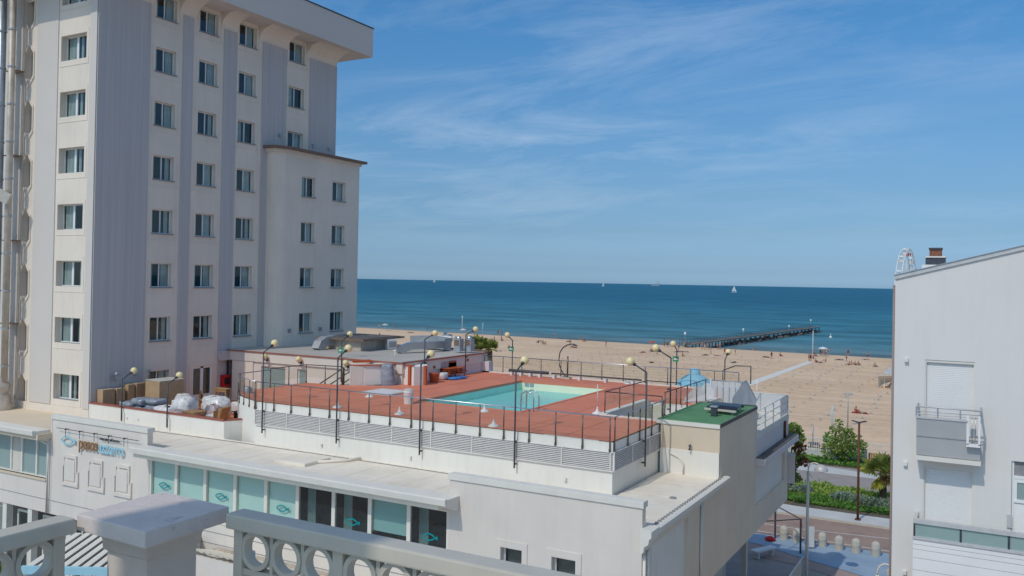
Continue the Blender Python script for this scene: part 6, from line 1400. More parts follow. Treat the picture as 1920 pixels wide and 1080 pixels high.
beach_pole('tall white flag pole near the water at the left of the beach', -141.5, 224.0, 5.2, M['white_plastic'], .25)
beach_pole('thin white pole near the water right of the flag pole', -134.8, 225.2, 3.4, M['white_plastic'])
beach_pole('tall white pole by the bathers at the end of the boardwalk', -34.2, 200, 6.3, M['white_plastic'])
beach_pole('white round sign pole on the sand above the stair panels', -28.0, 121, 3.1, M['white_plastic'])
# pier
pr = thing('pier', 'long dark wooden pier running out into the sea', 'pier', (-66, 219, 0))
P0, P1 = Vector((-67.5, 214, .5)), Vector((-57.6, 342, .8)); dv = (P1-P0); L_ = dv.length; dn_ = dv.normalized(); sdv = Vector((dn_.y, -dn_.x, 0))
aa = math.atan2(dv.y, dv.x)
b = MB(); b.obox((P0+P1)/2+Vector((0, 0, .15)), (L_/2, 1.5, .12), aa); b.build('deck', M['pier_wood'], pr)
b = MB(); b.obox((P0+P1)/2+Vector((0, 0, .30))+sdv*1.55, (L_/2, .10, .12), aa); b.build('edge_beam', M['pier_pale'], pr)
for k in range(27):
    for s_ in (-1.4, 1.4):
        p = P0+dn_*(3+k*4.8)+sdv*s_; b = MB(); b.tube([(p.x, p.y, -2.0), (p.x, p.y, .55)], .17, 6); b.build('pile', M['pier_wood'], pr)
b = MB(); n = 0
k = 4.0
while k < L_:
    p = P0+dn_*k-sdv*1.4; b.tube([(p.x, p.y, .6), (p.x, p.y, 1.7)], .05, 5); k += 2.4
for z in (1.2, 1.7): b.obox((P0+P1)/2-sdv*1.4+Vector((0, 0, z-.65)), (L_/2, .04, .04), aa)
b.build('side_rail', M['pier_wood'], pr)
rk = MB()
for k in range(260):
    p = P0+dn_*rnd.uniform(30, L_)+sdv*rnd.choice([-1, 1])*rnd.uniform(.4, 2.1); s_ = rnd.uniform(.25, .6); rk.obox((p.x, p.y, -1.0+rnd.uniform(-.1, .4)), (s_, s_*.8, s_*.6), rnd.uniform(0, 3), 0, rnd.uniform(-.5, .5), rnd.uniform(-.5, .5))
rk.build('rocks', M['ledge'], pr, kind='stuff')
for (k, h_, l) in ((48, 2.9, 'middle of the pier'), (97, 2.3, 'outer half of the pier'), (126, 3.6, 'tip of the pier'), (2, 3.6, 'shore end of the pier')):
    p = P0+dn_*k-sdv*1.2; t = thing('sign_post', 'small white sign on a post at the '+l, 'sign', (p.x, p.y, .7)); b = MB(); b.tube([(p.x, p.y, .3), (p.x, p.y, h_)], .05, 5); b.build('post', M['steel_rough'], t)
    b = MB(); b.obox((p.x, p.y-.08, h_-.1), (.3, .04, .3), -.4); b.build('board', M['white_plastic'], t)
t = thing('buoy', 'white buoy floating beside the outer end of the pier', 'buoy', (-46.5, 305, -1)); b = MB(); b.ball((-46.5, 305, -.75), .5, 10, 8); b.build('float', M['white_plastic'], t); b = MB(); b.tube([(-46.5, 305, -.4), (-46.5, 305, .4)], .1, 6); b.build('mast', M['white_plastic'], t)
t = thing('viewing_frame', 'dark post frame on the sand at the shore end of the pier', 'frame', (-70, 213, 0))
for dx_ in (-3, -1, 1, 3):
    b = MB(); b.tube([(-70+dx_, 213, -.1), (-70+dx_, 213, 2.1)], .09, 5); b.build('post', M['pier_wood'], t)
b = MB(); b.box(-73, -67, 212.9, 213.1, .9, 1.0); b.box(-73, -67, 212.9, 213.1, 1.95, 2.1); b.build('beam', M['pier_wood'], t)
# boats
def sailboat(label, x, y, h, a):
    t = thing('sailboat', label, 'sailboat', (x, y, -1)); s_ = h
    def T(px, py, pz): return (x+(px*math.cos(a)-py*math.sin(a))*s_, y+(px*math.sin(a)+py*math.cos(a))*s_, -1+pz*s_)
    b = MB(); sec = [(-.36, .08, .10), (-.2, .11, .10), (.1, .11, .10), (.3, .06, .12), (.42, .005, .14)]; v = []
    for px, w, z in sec: v += [T(px, -w, z), T(px, -w*.6, -.02), T(px, w*.6, -.02), T(px, w, z)]
    fs = [(0, 1, 2, 3)]+[(4*i+k, 4*i+(k+1) % 4, 4*i+4+(k+1) % 4, 4*i+4+k) for i in range(4) for k in range(4)]; b.add(v, fs); b.build('hull', M['white_plastic'], t)
    b = MB(); b.tube([T(.05, 0, .1), T(.05, 0, 1.05)], .008*s_, 5); b.tube([T(.05, 0, .2), T(-.34, 0, .18)], .006*s_, 5); b.build('mast', M['steel'], t)
    sm = mat('sail_cloth', (.8, .8, .78))
    for nm, tri in (('mainsail', [(.035, 0, .22), (-.33, .03, .21), (.035, 0, 1.02)]), ('jib', [(.41, 0, .16), (.07, .03, .2), (.065, 0, .93)])):
        b = MB(); A_, B_, C_ = [Vector(q) for q in tri]; n_ = 6; v = []; idx = {}
        for i in range(n_+1):
            for j in range(n_+1-i):
                u, w = i/n_, j/n_; p = A_*(1-u-w)+B_*u+C_*w; p = p+Vector((0, .25*u*(1-u-w)+.12*u*w, 0)); idx[i, j] = len(v); v.append(T(*p))
        fs = []
        for i in range(n_):
            for j in range(n_-i):
                fs.append((idx[i, j], idx[i+1, j], idx[i, j+1]))
                if (i+1, j+1) in idx: fs.append((idx[i+1, j], idx[i+1, j+1], idx[i, j+1]))
        b.add(v, fs, 0, True); b.build(nm, sm, t, fix=False)
sailboat('white sailboat nearest to us, on the sea right of the middle', -552, 2125, 16, .5)
sailboat('small white sailboat close to the horizon above the second globe lamp', -1695, 4000, 23, 2.6)
sailboat('tiny white sail on the horizon at the left of the sea', -3600, 5300, 22, .3)
t = thing('drilling_platform', 'faint offshore platform with thin masts on the horizon', 'platform', (-2130, 6000, -1))
b = MB(); b.box(-2160, -2100, 5990, 6010, 4, 9); b.build('deck', M['steel_rough'], t)
for x, h_ in ((-2155, 14), (-2120, 36), (-2105, 30), (-2140, 18)):
    b = MB(); b.box(x-1.5, x+1.5, 5998, 6002, -1, h_); b.build('mast', M['steel_rough'], t)

# ================================================================== PEOPLE
def body_mesh(pose, cloth, seed):
    J = {'stand': dict(pel=(0, 0, .95), ch=(0, .02, 1.32), nk=(0, .02, 1.5), hd=(0, .0, 1.66), top=(0, .01, 1.76), kl=(.10, -.02, .50), fl=(.11, .02, .05), tl=(.12, -.14, .03), kr=(-.10, -.02, .50), fr=(-.11, .02, .05), tr=(-.12, -.14, .03), el=(.27, .04, 1.14), hl=(.29, -.06, .86), er=(-.27, .04, 1.14), hr=(-.29, -.06, .86)),
         'walk': dict(pel=(0, 0, .94), ch=(0, -.03, 1.31), nk=(0, -.04, 1.49), hd=(0, -.07, 1.65), top=(0, -.06, 1.75), kl=(.10, -.22, .55), fl=(.10, -.25, .07), tl=(.10, -.42, .06), kr=(-.10, .05, .50), fr=(-.10, .32, .10), tr=(-.10, .22, .03), el=(.26, .16, 1.14), hl=(.25, .12, .90), er=(-.26, -.14, 1.13), hr=(-.22, -.33, .97)),
         'sit': dict(pel=(0, 0, .13), ch=(0, .10, .50), nk=(0, .10, .68), hd=(0, .06, .84), top=(0, .07, .94), kl=(.14, -.36, .46), fl=(.15, -.62, .06), tl=(.15, -.78, .04), kr=(-.14, -.40, .30), fr=(-.15, -.72, .06), tr=(-.15, -.88, .06), el=(.27, .14, .32), hl=(.28, .24, .08), er=(-.25, -.10, .36), hr=(-.14, -.34, .44)),
         'lie': dict(pel=(0, 0, .12), ch=(0, .38, .14), nk=(0, .56, .14), hd=(0, .72, .15), top=(0, .82, .15), kl=(.12, -.44, .20), fl=(.12, -.86, .07), tl=(.13, -.92, .16), kr=(-.12, -.45, .12), fr=(-.13, -.88, .07), tr=(-.14, -.93, .16), el=(.32, .24, .08), hl=(.34, -.02, .06), er=(-.30, .62, .08), hr=(-.14, .80, .06))}[pose]
    ch = Vector(J['ch']); pel = Vector(J['pel']); ax = (Vector(J['nk'])-pel).normalized()
    sh = ch+ax*.10
    V = [pel, (pel+ch)/2, ch, Vector(J['nk']), Vector(J['hd']), Vector(J['top'])]
    R_ = [.15, .125, .15, .055, .095, .065]
    Ed = [(0, 1), (1, 2), (2, 3), (3, 4), (4, 5)]
    def add(p, r, par): V.append(Vector(p)); R_.append(r); Ed.append((par, len(V)-1)); return len(V)-1
    for s_, k, f, t_, e, h in ((1, 'kl', 'fl', 'tl', 'el', 'hl'), (-1, 'kr', 'fr', 'tr', 'er', 'hr')):
        hip = add(pel+Vector((.09*s_, 0, -.04 if pose != 'lie' else 0)), .105, 0); kn = add(J[k], .062, hip); ft = add(J[f], .042, kn); add(J[t_], .035, ft)
        so_ = add(sh+Vector((.19*s_, 0, 0)), .062, 2); el = add(J[e], .042, so_); hd_ = add(J[h], .034, el); add(Vector(J[h])+(Vector(J[h])-Vector(J[e])).normalized()*.10, .028, hd_)
    me = bpy.data.meshes.new('person'); me.from_pydata([tuple(v) for v in V], Ed, [])
    o = bpy.data.objects.new('person_tmp', me); COL.objects.link(o); o.modifiers.new('s', 'SKIN'); su = o.modifiers.new('u', 'SUBSURF'); su.levels = 1
    sv = me.skin_vertices[0].data
    for i, r in enumerate(R_): sv[i].radius = (r, r*.85 if i in (0, 1, 2) else r)
    sv[0].use_root = True
    bpy.context.view_layer.update(); r = bpy.data.meshes.new_from_object(o.evaluated_get(bpy.context.evaluated_depsgraph_get())); bpy.data.objects.remove(o)
    r.name = 'person'; r.materials.clear(); [r.materials.append(m_) for m_ in (M['skin'], cloth, M['hair'])]
    hdv = Vector(J['hd'])
    for p in r.polygons:
        c = p.center; a = (c-pel).dot(ax); d = (c-pel-ax*a).length
        p.material_index = 0; p.use_smooth = True
        if (c-hdv).length < .16 and ((c-hdv).dot(ax) > .02 or c.y-hdv.y > .04): p.material_index = 2
        elif -.16 < a < .10 and d < .2: p.material_index = 1
        elif seed % 2 and a <= (ch-pel).length+.1 and a > 0 and d < .17: p.material_index = 1
    return r
PM = {}
for k_, pose in enumerate(('stand', 'walk', 'sit', 'lie')):
    for c_ in range(5): PM[pose, c_] = body_mesh(pose, CLOTH[c_], c_)
cn = ['navy', 'red', 'white', 'black', 'teal']
people = [('stand', 801, 620), ('stand', 711, 613), ('walk', 742, 617), ('stand', 868, 622), ('walk', 874, 624), ('stand', 889, 628), ('walk', 860, 642), ('sit', 872, 644), ('stand', 934, 629), ('walk', 941, 628), ('sit', 917, 642), ('stand', 927, 642), ('sit', 954, 653), ('lie', 938, 659),
          ('lie', 1012, 640), ('sit', 1018, 644), ('sit', 1022, 646), ('stand', 1040, 634), ('sit', 1088, 638), ('sit', 1092, 638), ('lie', 1096, 640), ('walk', 1069, 648), ('sit', 1074, 652), ('lie', 1079, 652),
          ('lie', 1205, 661), ('lie', 1224, 660), ('sit', 1222, 658), ('lie', 1222, 680), ('sit', 1243, 645), ('sit', 1248, 645), ('lie', 1271, 660), ('lie', 1284, 660), ('stand', 1316, 655), ('stand', 1322, 656), ('stand', 1328, 656), ('stand', 1346, 656), ('stand', 1350, 656), ('lie', 1345, 668), ('lie', 1376, 680), ('lie', 1436, 670), ('sit', 1416, 657),
          ('stand', 1517, 677), ('stand', 1520, 678), ('walk', 1526, 669), ('sit', 1529, 669), ('sit', 1525, 673), ('walk', 1539, 664), ('stand', 1542, 660), ('walk', 1549, 661), ('stand', 1553, 663), ('sit', 1548, 678), ('lie', 1538, 680), ('sit', 1530, 680), ('walk', 1538, 667), ('stand', 1547, 668),
          ('stand', 1590, 666), ('walk', 1627, 674), ('lie', 1622, 675), ('sit', 1592, 685), ('sit', 1597, 684), ('sit', 1604, 685), ('sit', 1610, 685), ('lie', 1642, 687), ('sit', 1640, 688), ('lie', 1612, 775), ('sit', 1606, 775)]
for _k in range(26):
    people.append((rnd.choice(['lie', 'sit', 'sit', 'stand', 'walk']), rnd.choice([rnd.uniform(690, 960), rnd.uniform(980, 1260), rnd.uniform(1260, 1500), rnd.uniform(1560, 1660)]), 0))
people = [(a_, b_, c_ or (612+(b_-672)*.058+rnd.uniform(3, 22))) for a_, b_, c_ in people]
EYE = Vector((0, 0, 16))
def ground_at(px, py, z=0.0):
    d = Fv+Rv*((px-960)/1614.03)-Uv*((py-512.656)/1614.03); t_ = (z-16)/d.z; return EYE+d*t_
def sand_z(x, y): return beach_z(0, y+(x+19)*.063 if y > 200 else y)
pw_ = {'stand': 'standing', 'walk': 'walking', 'sit': 'sitting', 'lie': 'lying'}
tw = MB(); tw.box(-.45, .45, -1.0, 1.0, .004, .03); TW = [tw.mesh('towel', CLOTH[i]) for i in (1, 2, 4, 0)]
for i, (pose, px_, py_) in enumerate(people):
    p = ground_at(px_, py_); p.z = sand_z(p.x, p.y) if p.y < 226+(-(p.x+19)*.063) else -1.05
    ci = (i*7+i//3) % 5; rz = rnd.uniform(0, 6.28)
    o = place(PM[pose, ci], 'person', None, (p.x, p.y, p.z), rz)
    where = 'left part of the beach' if px_ < 960 else 'middle of the beach' if px_ < 1260 else 'beach near the pier' if px_ < 1480 else 'beach at the end of the boardwalk' if px_ < 1560 else 'right part of the beach'
    tag(o, 'tiny distant person %s on the %s in %s swimwear' % (pw_[pose], where, cn[ci]), 'person', 'people %s on the %s in %s' % (pw_[pose], where, cn[ci]))
    if pose in ('lie',):
        q = place(TW[i % 4], 'towel', None, (p.x, p.y, p.z), rz); tag(q, 'beach towel under a lying person on the '+where, 'towel', 'beach towels on the '+where); o.location.z += .03
def parasol(label, px_, py_, m, closed=False):
    p = ground_at(px_, py_); t = thing('beach_parasol', label, 'parasol', (p.x, p.y, 0)); b = MB(); b.tube([(p.x, p.y, 0), (p.x, p.y, 2.2)], .03, 5); b.build('pole', M['white_plastic'], t)
    b = MB(); b.lathe((p.x, p.y, 1.75), [(1.1, 0), (.6, .28), (.05, .45)], 10); b.build('canopy', m, t)
parasol('red beach parasol left of the middle of the beach', 1222, 656, M['orange']); parasol('white beach parasol at the end of the boardwalk', 1543, 668, M['white_plastic']); parasol('pale parasol by the water left of the pavilion palm', 868, 630, M['pave_white'])
parasol('white parasol by the flag pole on the far left beach', 722, 620, M['pave_white'])
p = ground_at(838, 634); t = thing('pedal_boat', 'white pedal boat lying on the sand above the palm top', 'boat', (p.x, p.y, 0))
for s_ in (-1, 1):
    b = MB(); b.obox((p.x, p.y+s_*.8, .35), (2.2, .35, .3), 0); b.build('float', M['white_plastic'], t)
b = MB(); b.obox((p.x, p.y, .8), (1.3, 1.0, .12), 0); b.obox((p.x-.6, p.y, 1.2), (.12, .9, .35), 0, 0, -.3); b.obox((p.x+.5, p.y, 1.0), (.4, .8, .12), 0); b.build('seat_deck', M['steel_rough'], t)
t = thing('beach_kiosk', 'white tent roof at the right edge of the beach by the white building', 'tent', (-13.2, 158, 0))
b = MB(); b.prism([(-14.8, 150), (-10, 150), (-10, 166), (-14.8, 166)], 2.3, 2.45); b.build('roof', M['pave_white'], t)
b = MB(); b.add([(-15.4, 149, 2.0), (-10, 149, 2.45), (-10, 152.5, 2.45), (-15.0, 152.5, .4), (-15.4, 149, 0)], [(0, 1, 2, 3), (0, 3, 4)]); b.build('awning', M['white_plastic'], t)
for y in (150.3, 158, 165.7):
    b = MB(); b.box(-14.7, -14.55, y-.08, y+.08, 0, 2.3); b.build('post', M['white_plastic'], t)
# ================================================================== WHITE BUILDING ON THE RIGHT
W = thing('white_house', 'white apartment building at the right edge with shutters and balconies', 'building', (0, 27, 0))
WX0, WX1, WY, WD = -2.37, 9.0, 27.0, 12.0; SL = .265
zroof = lambda x: 16.27+SL*(x-WX0) if x < 4 else 16.27+SL*(4-WX0)-SL*(x-4)
PW = lambda u, w, d: (u, WY+d, w)
wl_ = MB()
sh1 = (-1.57, -.32, 11.95, 14.01); sh2 = (-1.58, -.33, 8.95, 11.04); w3 = (.59, 1.6, 8.9, 11.40)
holes_wall(wl_, PW, WX0, WX1, -.05, 16.2, [sh1, sh2, w3, (-1.58, -.33, 5.9, 8.0)], .16)
wl_.add([(WX0, WY, 16.2), (WX1, WY, 16.2), (WX1, WY, zroof(WX1)), (4, WY, zroof(4)), (WX0, WY, zroof(WX0))], [(0, 1, 2, 3, 4)])
wl_.quad((WX0, WY, 0), (WX0, WY+WD, 0), (WX0, WY+WD, zroof(WX0)), (WX0, WY, zroof(WX0))); wl_.quad((WX1, WY, 0), (WX1, WY+WD, 0), (WX1, WY+WD, zroof(WX1)), (WX1, WY, zroof(WX1)))
wl_.add([(WX0, WY+WD, 0), (WX1, WY+WD, 0), (WX1, WY+WD, zroof(WX1)), (4, WY+WD, zroof(4)), (WX0, WY+WD, zroof(WX0))], [(0, 1, 2, 3, 4)])
wl_.build('wall', M['white_bldg'], W, fix=False)
b = MB()
prf = [(WX0-.03, zroof(WX0-.03)), (4, zroof(4)), (WX1+.03, zroof(WX1+.03)), (WX1+.03, zroof(WX1+.03)+.12), (4, zroof(4)+.12), (WX0-.03, zroof(WX0-.03)+.12)]
b.sweep(prf, lambda t, x, z: (x, t, z), WY-.05, WY+WD+.05); b.build('roof', M['alu'], W)
b = MB(); b.sweep([(x, z+.118) for x, z in prf[:3]]+[(x, z+.135) for x, z in prf[:3]][::-1], lambda t, x, z: (x, t, z), WY-.08, WY+.12); b.build('roof_edge', M['steel_rough'], W)
for (a, c, z0, z1) in (sh1, sh2):
    s = MB(); z = z0
    while z < z1-.02: s.box(a+.02, c-.02, WY+.10, WY+.125, z+.0015, min(z+.0485, z1)); z += .05
    s.build('roller_shutter', M['shutter'], W, kind='stuff')
    s = MB(); s.box(a, a+.035, WY+.02, WY+.10, z0, z1); s.box(c-.035, c, WY+.02, WY+.10, z0, z1); s.box(a+.035, c-.035, WY+.02, WY+.16, z1-.07, z1); s.build('shutter_guide', M['trim'], W)
a, c, z0, z1 = w3
s = MB(); s.box(a, a+.05, WY+.05, WY+.13, z0, z1); s.box(a+.05, c, WY+.05, WY+.13, 10.92, 11.0); s.box(a+.05, c, WY+.05, WY+.13, 10.28, 10.36); s.box(a+.05, a+.12, WY+.06, WY+.12, 10.36, 10.92); s.box(a+.12, c, WY+.06, WY+.12, 10.82, 10.92)
wo = s.build('window', M['frame_white'], W); p = MB(); p.box(a+.12, c, WY+.085, WY+.093, 10.36, 10.82); p.build('pane', M['glass_green'], wo)
p = MB(); p.box(a+.05, c, WY+.10, WY+.115, 11.0, z1-.02); p.build('blind', M['sill'], wo); p = MB(); p.box(a+.05, c, WY+.09, WY+.11, z0, 10.28); p.build('panel', M['shutter'], wo)
b = MB(); b.box(a-.015, a-.003, WY-.004, WY+.02, 8.2, z1); b.build('joint', M['sill'], W)
b = MB(); b.box(WX0+.4, WX1-.4, WY+.6, WY+WD-.4, .2, 15.8); b.build('unlit_rooms_block', M['interior_mid'], W)  # dim block standing in for unlit rooms
# upper balcony: grey sheet panels sloping back, railing above
b = MB(); bx0, bx1 = -1.73, -.17
fr0, fr1 = WY-.72, WY-.60
b.sweep([(fr0, 12.44), (fr0+.05, 12.44), (fr0+.30, 11.40), (fr0+.22, 11.40)], lambda t, y, z: (t, y, z), bx0, bx1-.30); b.build('front_panel', M['balcony_grey'], W)
b = MB(); b.sweep([(fr0+.090, 11.93), (fr0+.135, 11.93), (fr0+.13, 11.95), (fr0+.095, 11.95)], lambda t, y, z: (t, y, z), bx0, bx1-.02); b.build('panel_joint', M['sill'], W)
b = MB(); b.sweep([(fr0+.13, 11.86), (fr0+.20, 11.86), (fr0+.30, 11.40), (fr0+.22, 11.40)], lambda t, y, z: (t, y, z), bx1-.30, bx1); b.build('front_panel', M['balcony_grey'], W)
b = MB()
for x in (bx0, bx1-.03): b.sweep([(fr0+.04, 12.43), (WY, 12.43), (WY, 11.40), (fr0+.3, 11.40)], lambda t, y, z: (t, y, z), x, x+.03) if x == bx0 else b.sweep([(fr0+.14, 11.84), (WY, 11.84), (WY, 11.40), (fr0+.3, 11.40)], lambda t, y, z: (t, y, z), x, x+.03)
b.split('side_panel', M['balcony_grey'], W)
b = MB(); b.box(bx0-.02, bx1+.02, fr0+.18, WY, 11.26, 11.38); b.build('floor_slab', M['trim'], W)
b = MB(); b.box(bx0-.02, bx1-.30, fr0-.02, fr0+.08, 12.44, 12.49); b.build('panel_cap', M['alu'], W)
b = MB(); b.box(bx1-.33, bx1-.27, fr0+.0, fr0+.08, 11.84, 12.62); b.box(bx1-.05, bx1, fr0+.0, fr0+.08, 11.84, 12.62); b.box(bx1-.33, bx1, fr0, fr0+.10, 11.78, 11.86); b.build('slot_frame', M['shutter'], W)
for x in (bx1-.20, bx1-.12):
    b = MB(); b.tube([(x, fr0+.04, 11.86), (x, fr0+.04, 12.6)], .008, 5); b.build('slot_bar', M['steel'], W)
b = MB(); b.box(bx1-.24, bx1-.10, fr0+.08, fr0+.22, 12.05, 12.25); b.build('junction_box', M['steel_rough'], W)
b = MB()
for z in (12.56, 12.64, 12.76): b.tube([(bx0, WY, z), (bx0, fr0+.03, z), (bx1, fr0+.03, z), (bx1, WY, z)], .016 if z < 12.7 else .026, 6)
b.split('handrail', M['alu'], W)
for x in (bx0, -1.2, -.65, bx1):
    b = MB(); b.box(x-.02, x+.02, fr0+.01, fr0+.05, 12.44, 12.76); b.build('rail_post', M['steel_rough'], W)
# lower balcony: glass band with aluminium rails above white boards
lx0, lx1, fy = -1.76, 9.0, WY-.85
b = MB(); b.box(lx0, lx1, fy-.03, fy+.07, 9.58, 9.70); b.box(lx0, lx0+.08, fy+.07, WY, 9.60, 9.70); b.build('handrail', M['alu'], W)
b = MB(); b.box(lx0-.01, lx1, fy-.02, fy+.08, 9.14, 9.22); b.build('bottom_rail', M['alu'], W)
x = lx0+.04
k = 0
for xa, xb in ((-1.70, -.62), (-.58, .50), (.54, 1.62), (1.66, 2.8), (2.84, 4.0)):
    p = MB(); p.box(xa, xb, fy+.02, fy+.03, 9.22, 9.58); p.build('glass_panel', M['glass_green'], W)
for x in (-1.73, -.60, .52, 1.64, 2.82):
    p = MB(); p.box(x-.025, x+.025, fy+.0, fy+.06, 9.22, 9.58); p.build('rail_post', M['metal_dark'], W)
p = MB(); p.box(.48, .60, WY-.05, WY-.01, 9.6, 9.95); p.build('wall_bracket', M['alu'], W)
for (za, zb_) in ((9.00, 9.13), (8.865, 8.995), (8.63, 8.86), (8.30, 8.625), (7.9, 8.295), (7.4, 7.895)):
    p = MB(); p.box(lx0, lx1, fy+.01, fy+.06, za+.003, zb_-.003); p.build('board', M['shutter'], W)
p = MB(); p.box(lx0+.02, lx1, fy+.062, WY-.001, 7.4, 9.0); p.build('balcony_body', M['sill'], W)
b = MB(); b.box(lx0+.05, lx1, fy+.1, WY, 8.9, 9.0) if False else b.box(lx0+.05, lx1, fy+.1, WY-.002, 9.001, 9.05); b.build('balcony_floor', M['trim'], W)
for x, z in ((-2.05, 13.97), (-2.04, 11.02), (-2.02, 7.94)):
    p = MB(); p.box(x-.05, x+.05, WY-.10, WY, z-.05, z+.05); p.build('wall_spot', M['white_plastic'], W)
p = MB(); p.tube([(WX0-.035, WY+.05, 0), (WX0-.035, WY+.05, 16.1)], .034, 8); p.build('downpipe', M['grey_pipe'], W)
ch = thing('chimney', 'brick and dark metal chimney on the white building roof', 'chimney', (-1.38, 28.2, 16.5))
b = MB(); b.box(-1.75, -1.0, 28.0, 28.6, 16.45, 16.72); b.build('base', M['white_bldg'], ch)
b = MB(); b.box(-1.66, -1.14, 28.06, 28.5, 16.72, 16.93); b.build('collar', M['metal_dark'], ch); b = MB(); b.box(-1.66, -1.13, 28.03, 28.53, 16.93, 16.97); b.build('slab', M['trim'], ch)
b = MB(); b.box(-1.56, -1.24, 28.1, 28.42, 16.97, 17.17); b.build('stack', M['brick'], ch); b = MB(); b.box(-1.58, -1.22, 28.06, 28.46, 17.17, 17.22); b.build('cap', M['metal_dark'], ch)
an = thing('antenna', 'thin slanting antenna rods on the white building roof left of the chimney', 'antenna', (-1.75, 27.6, 16.4)); b = MB(); b.tube([(-1.72, 27.5, 16.48), (-2.03, 27.5, 16.70)], .010, 5); b.tube([(-1.76, 27.5, 16.46), (-2.0, 27.5, 16.66)], .006, 5); b.tube([(-1.72, 27.5, 16.3), (-1.72, 27.5, 16.5)], .015, 5); b.build('rods', M['steel'], an)

# ================================================================== FERRIS WHEEL
FW = thing('ferris_wheel', 'white ferris wheel seen almost edge on behind the white building roof', 'ferris wheel', (-15.0, 194, 0))
cx, cy, cz, rr0 = -15.0, 194.0, 13.6, 10.6; na = math.radians(4.0); ud = Vector((math.sin(na)*1.0, math.cos(na), 0)); nd = Vector((ud.y, -ud.x, 0))
cc = Vector((cx, cy, cz))
for s_ in (-.55, .55):
    b = MB(); b.tube([cc+nd*s_+ud*rr0*math.cos(k*PI/18)+Vector((0, 0, rr0*math.sin(k*PI/18))) for k in range(37)], .10, 6, caps=False); b.build('rim', M['white_plastic'], FW)
    for k in range(16):
        a = k*PI/8; b = MB(); b.tube([cc+nd*s_*.5, cc+nd*s_+ud*rr0*math.cos(a)+Vector((0, 0, rr0*math.sin(a)))], .06, 4); b.build('spoke', M['white_plastic'], FW)
for s_ in (-1, 1):
    for q in (-1, 1):
        b = MB(); b.tube([cc+nd*s_*.7, Vector((cx, cy, 0))+nd*s_*1.7+ud*q*5], .16, 6); b.build('leg', M['white_plastic'], FW)
b = MB(); b.tube([cc-nd*.9, cc+nd*.9], .4, 10); b.build('hub', M['steel_rough'], FW)
for k in range(16):
    a = k*PI/8+.2; p = cc+ud*(rr0+.1)*math.cos(a)+Vector((0, 0, (rr0+.1)*math.sin(a)-.7)); b = MB(); b.lathe(p, [(.45, -.6), (.55, -.3), (.55, .0)], 8, 0 if k % 3 else 1); b.lathe(p, [(.6, .55), (.3, .8), (.05, .9)], 8, 0); b.tube([p+Vector((0, 0, -.2)), p+Vector((0, 0, .7))], .05, 5); b.build('gondola', [M['white_plastic'], M['red']], FW)

# ================================================================== LOWER ANNEXES IN FRONT OF THE RESTAURANT
t = thing('corrugated_roof', 'pale corrugated roof below the restaurant windows', 'roof', (-22, 20, 4.9))
b = MB(); v = []; x = -26.6; i = 0
while x < -15.0: v += [(x, YF-.25, 5.14+(.07 if i % 2 else 0)), (x, 22.6, 5.66+(.07 if i % 2 else 0))]; x += .17; i += 1
b.add(v, [(2*k, 2*k+2, 2*k+3, 2*k+1) for k in range(i-1)]); b.build('sheet', M['white_roof'], t, fix=False)
b = MB(); b.box(-26.7, -15, YF-.28, YF-.02, 5.0, 5.24); b.build('flashing', M['flue_tan'], t)
b = MB(); b.box(-26.6, -15, 22.7, 22.9, 0, 5.5); b.build('wall', M['cream_rest'], t)
t = thing('slatted_pergola', 'white slatted pergola roof with dark gaps left of the stone pillar', 'pergola', (-29.05, 19.7, 0))
po = Vector((-29.05, 19.7, 5.3)); pu = Vector((-.48, .88, .05)); pv = Vector((.88, .48, 0))
def pbox(name, m, u0, u1, v0, v1, z0, z1):
    b = MB(); b.add([tuple(po+pu*u+pv*w+Vector((0, 0, z))) for z in (z0, z1) for u, w in ((u0, v0), (u1, v0), (u1, v1), (u0, v1))], [(0, 3, 2, 1), (4, 5, 6, 7), (0, 1, 5, 4), (1, 2, 6, 5), (2, 3, 7, 6), (3, 0, 4, 7)]); b.build(name, m, t)
for k in range(-4, 9): pbox('slat', M['trim'], 0, 3.5, .40*k, .40*k+.25, 0, .06)
pbox('beam', M['fish_pale'], -.16, -.01, -1.7, 3.5, -.18, .08); pbox('beam', M['brown_trim'], 3.42, 3.5, -1.7, 3.5, -.2, -.02)
pbox('lining', M['brown_trim'], 0, 3.4, -1.6, 3.4, -.16, -.12)
for u, w in ((.05, -1.6), (.05, 3.4), (3.35, -1.6), (3.35, 3.4)):
    p = po+pu*u+pv*w; b = MB(); b.box(p.x-.06, p.x+.06, p.y-.06, p.y+.06, -.02, p.z-.2); b.build('post', M['trim'], t)
t = thing('blue_stall', 'blue striped parasol stall partly hidden behind the left railing', 'stall', (-36.9, 23.3, 0))
b = MB(); b.box(-37.4, -36.4, 23.0, 23.7, 2.5, 2.9); b.build('awning', mat('stall_blue', (.10, .28, .62)), t); b = MB(); b.box(-36.95, -36.85, 23.3, 23.4, -.02, 2.5); b.build('post', M['steel'], t); b = MB(); b.box(-37.3, -36.5, 23.1, 23.6, .6, 1.2); b.build('counter', M['fish_pale'], t)
t = thing('market_bench', 'wooden slatted bench under the left wing of the restaurant', 'bench', (-39.5, 24, 0))
for k in range(7):
    b = MB(); b.box(-41.0, -38.6, YF-.9+.12*k, YF-.82+.12*k, .80+.13*k, .84+.13*k); b.build('slat', M['wood'], t)
for x in (-40.9, -38.7):
    b = MB(); b.box(x-.03, x+.03, YF-.9, YF-.1, -.02, .8); b.build('leg', M['wood'], t)
t = thing('grey_column', 'pale blue grey round post seen through the first ring of the right railing', 'post', (-8.19, 8.0, 0))
b = MB(); b.tube([(-8.19, 8.0, 0), (-8.19, 8.0, 12.5)], .085, 12); b.build('shaft', M['flue_steel'], t)
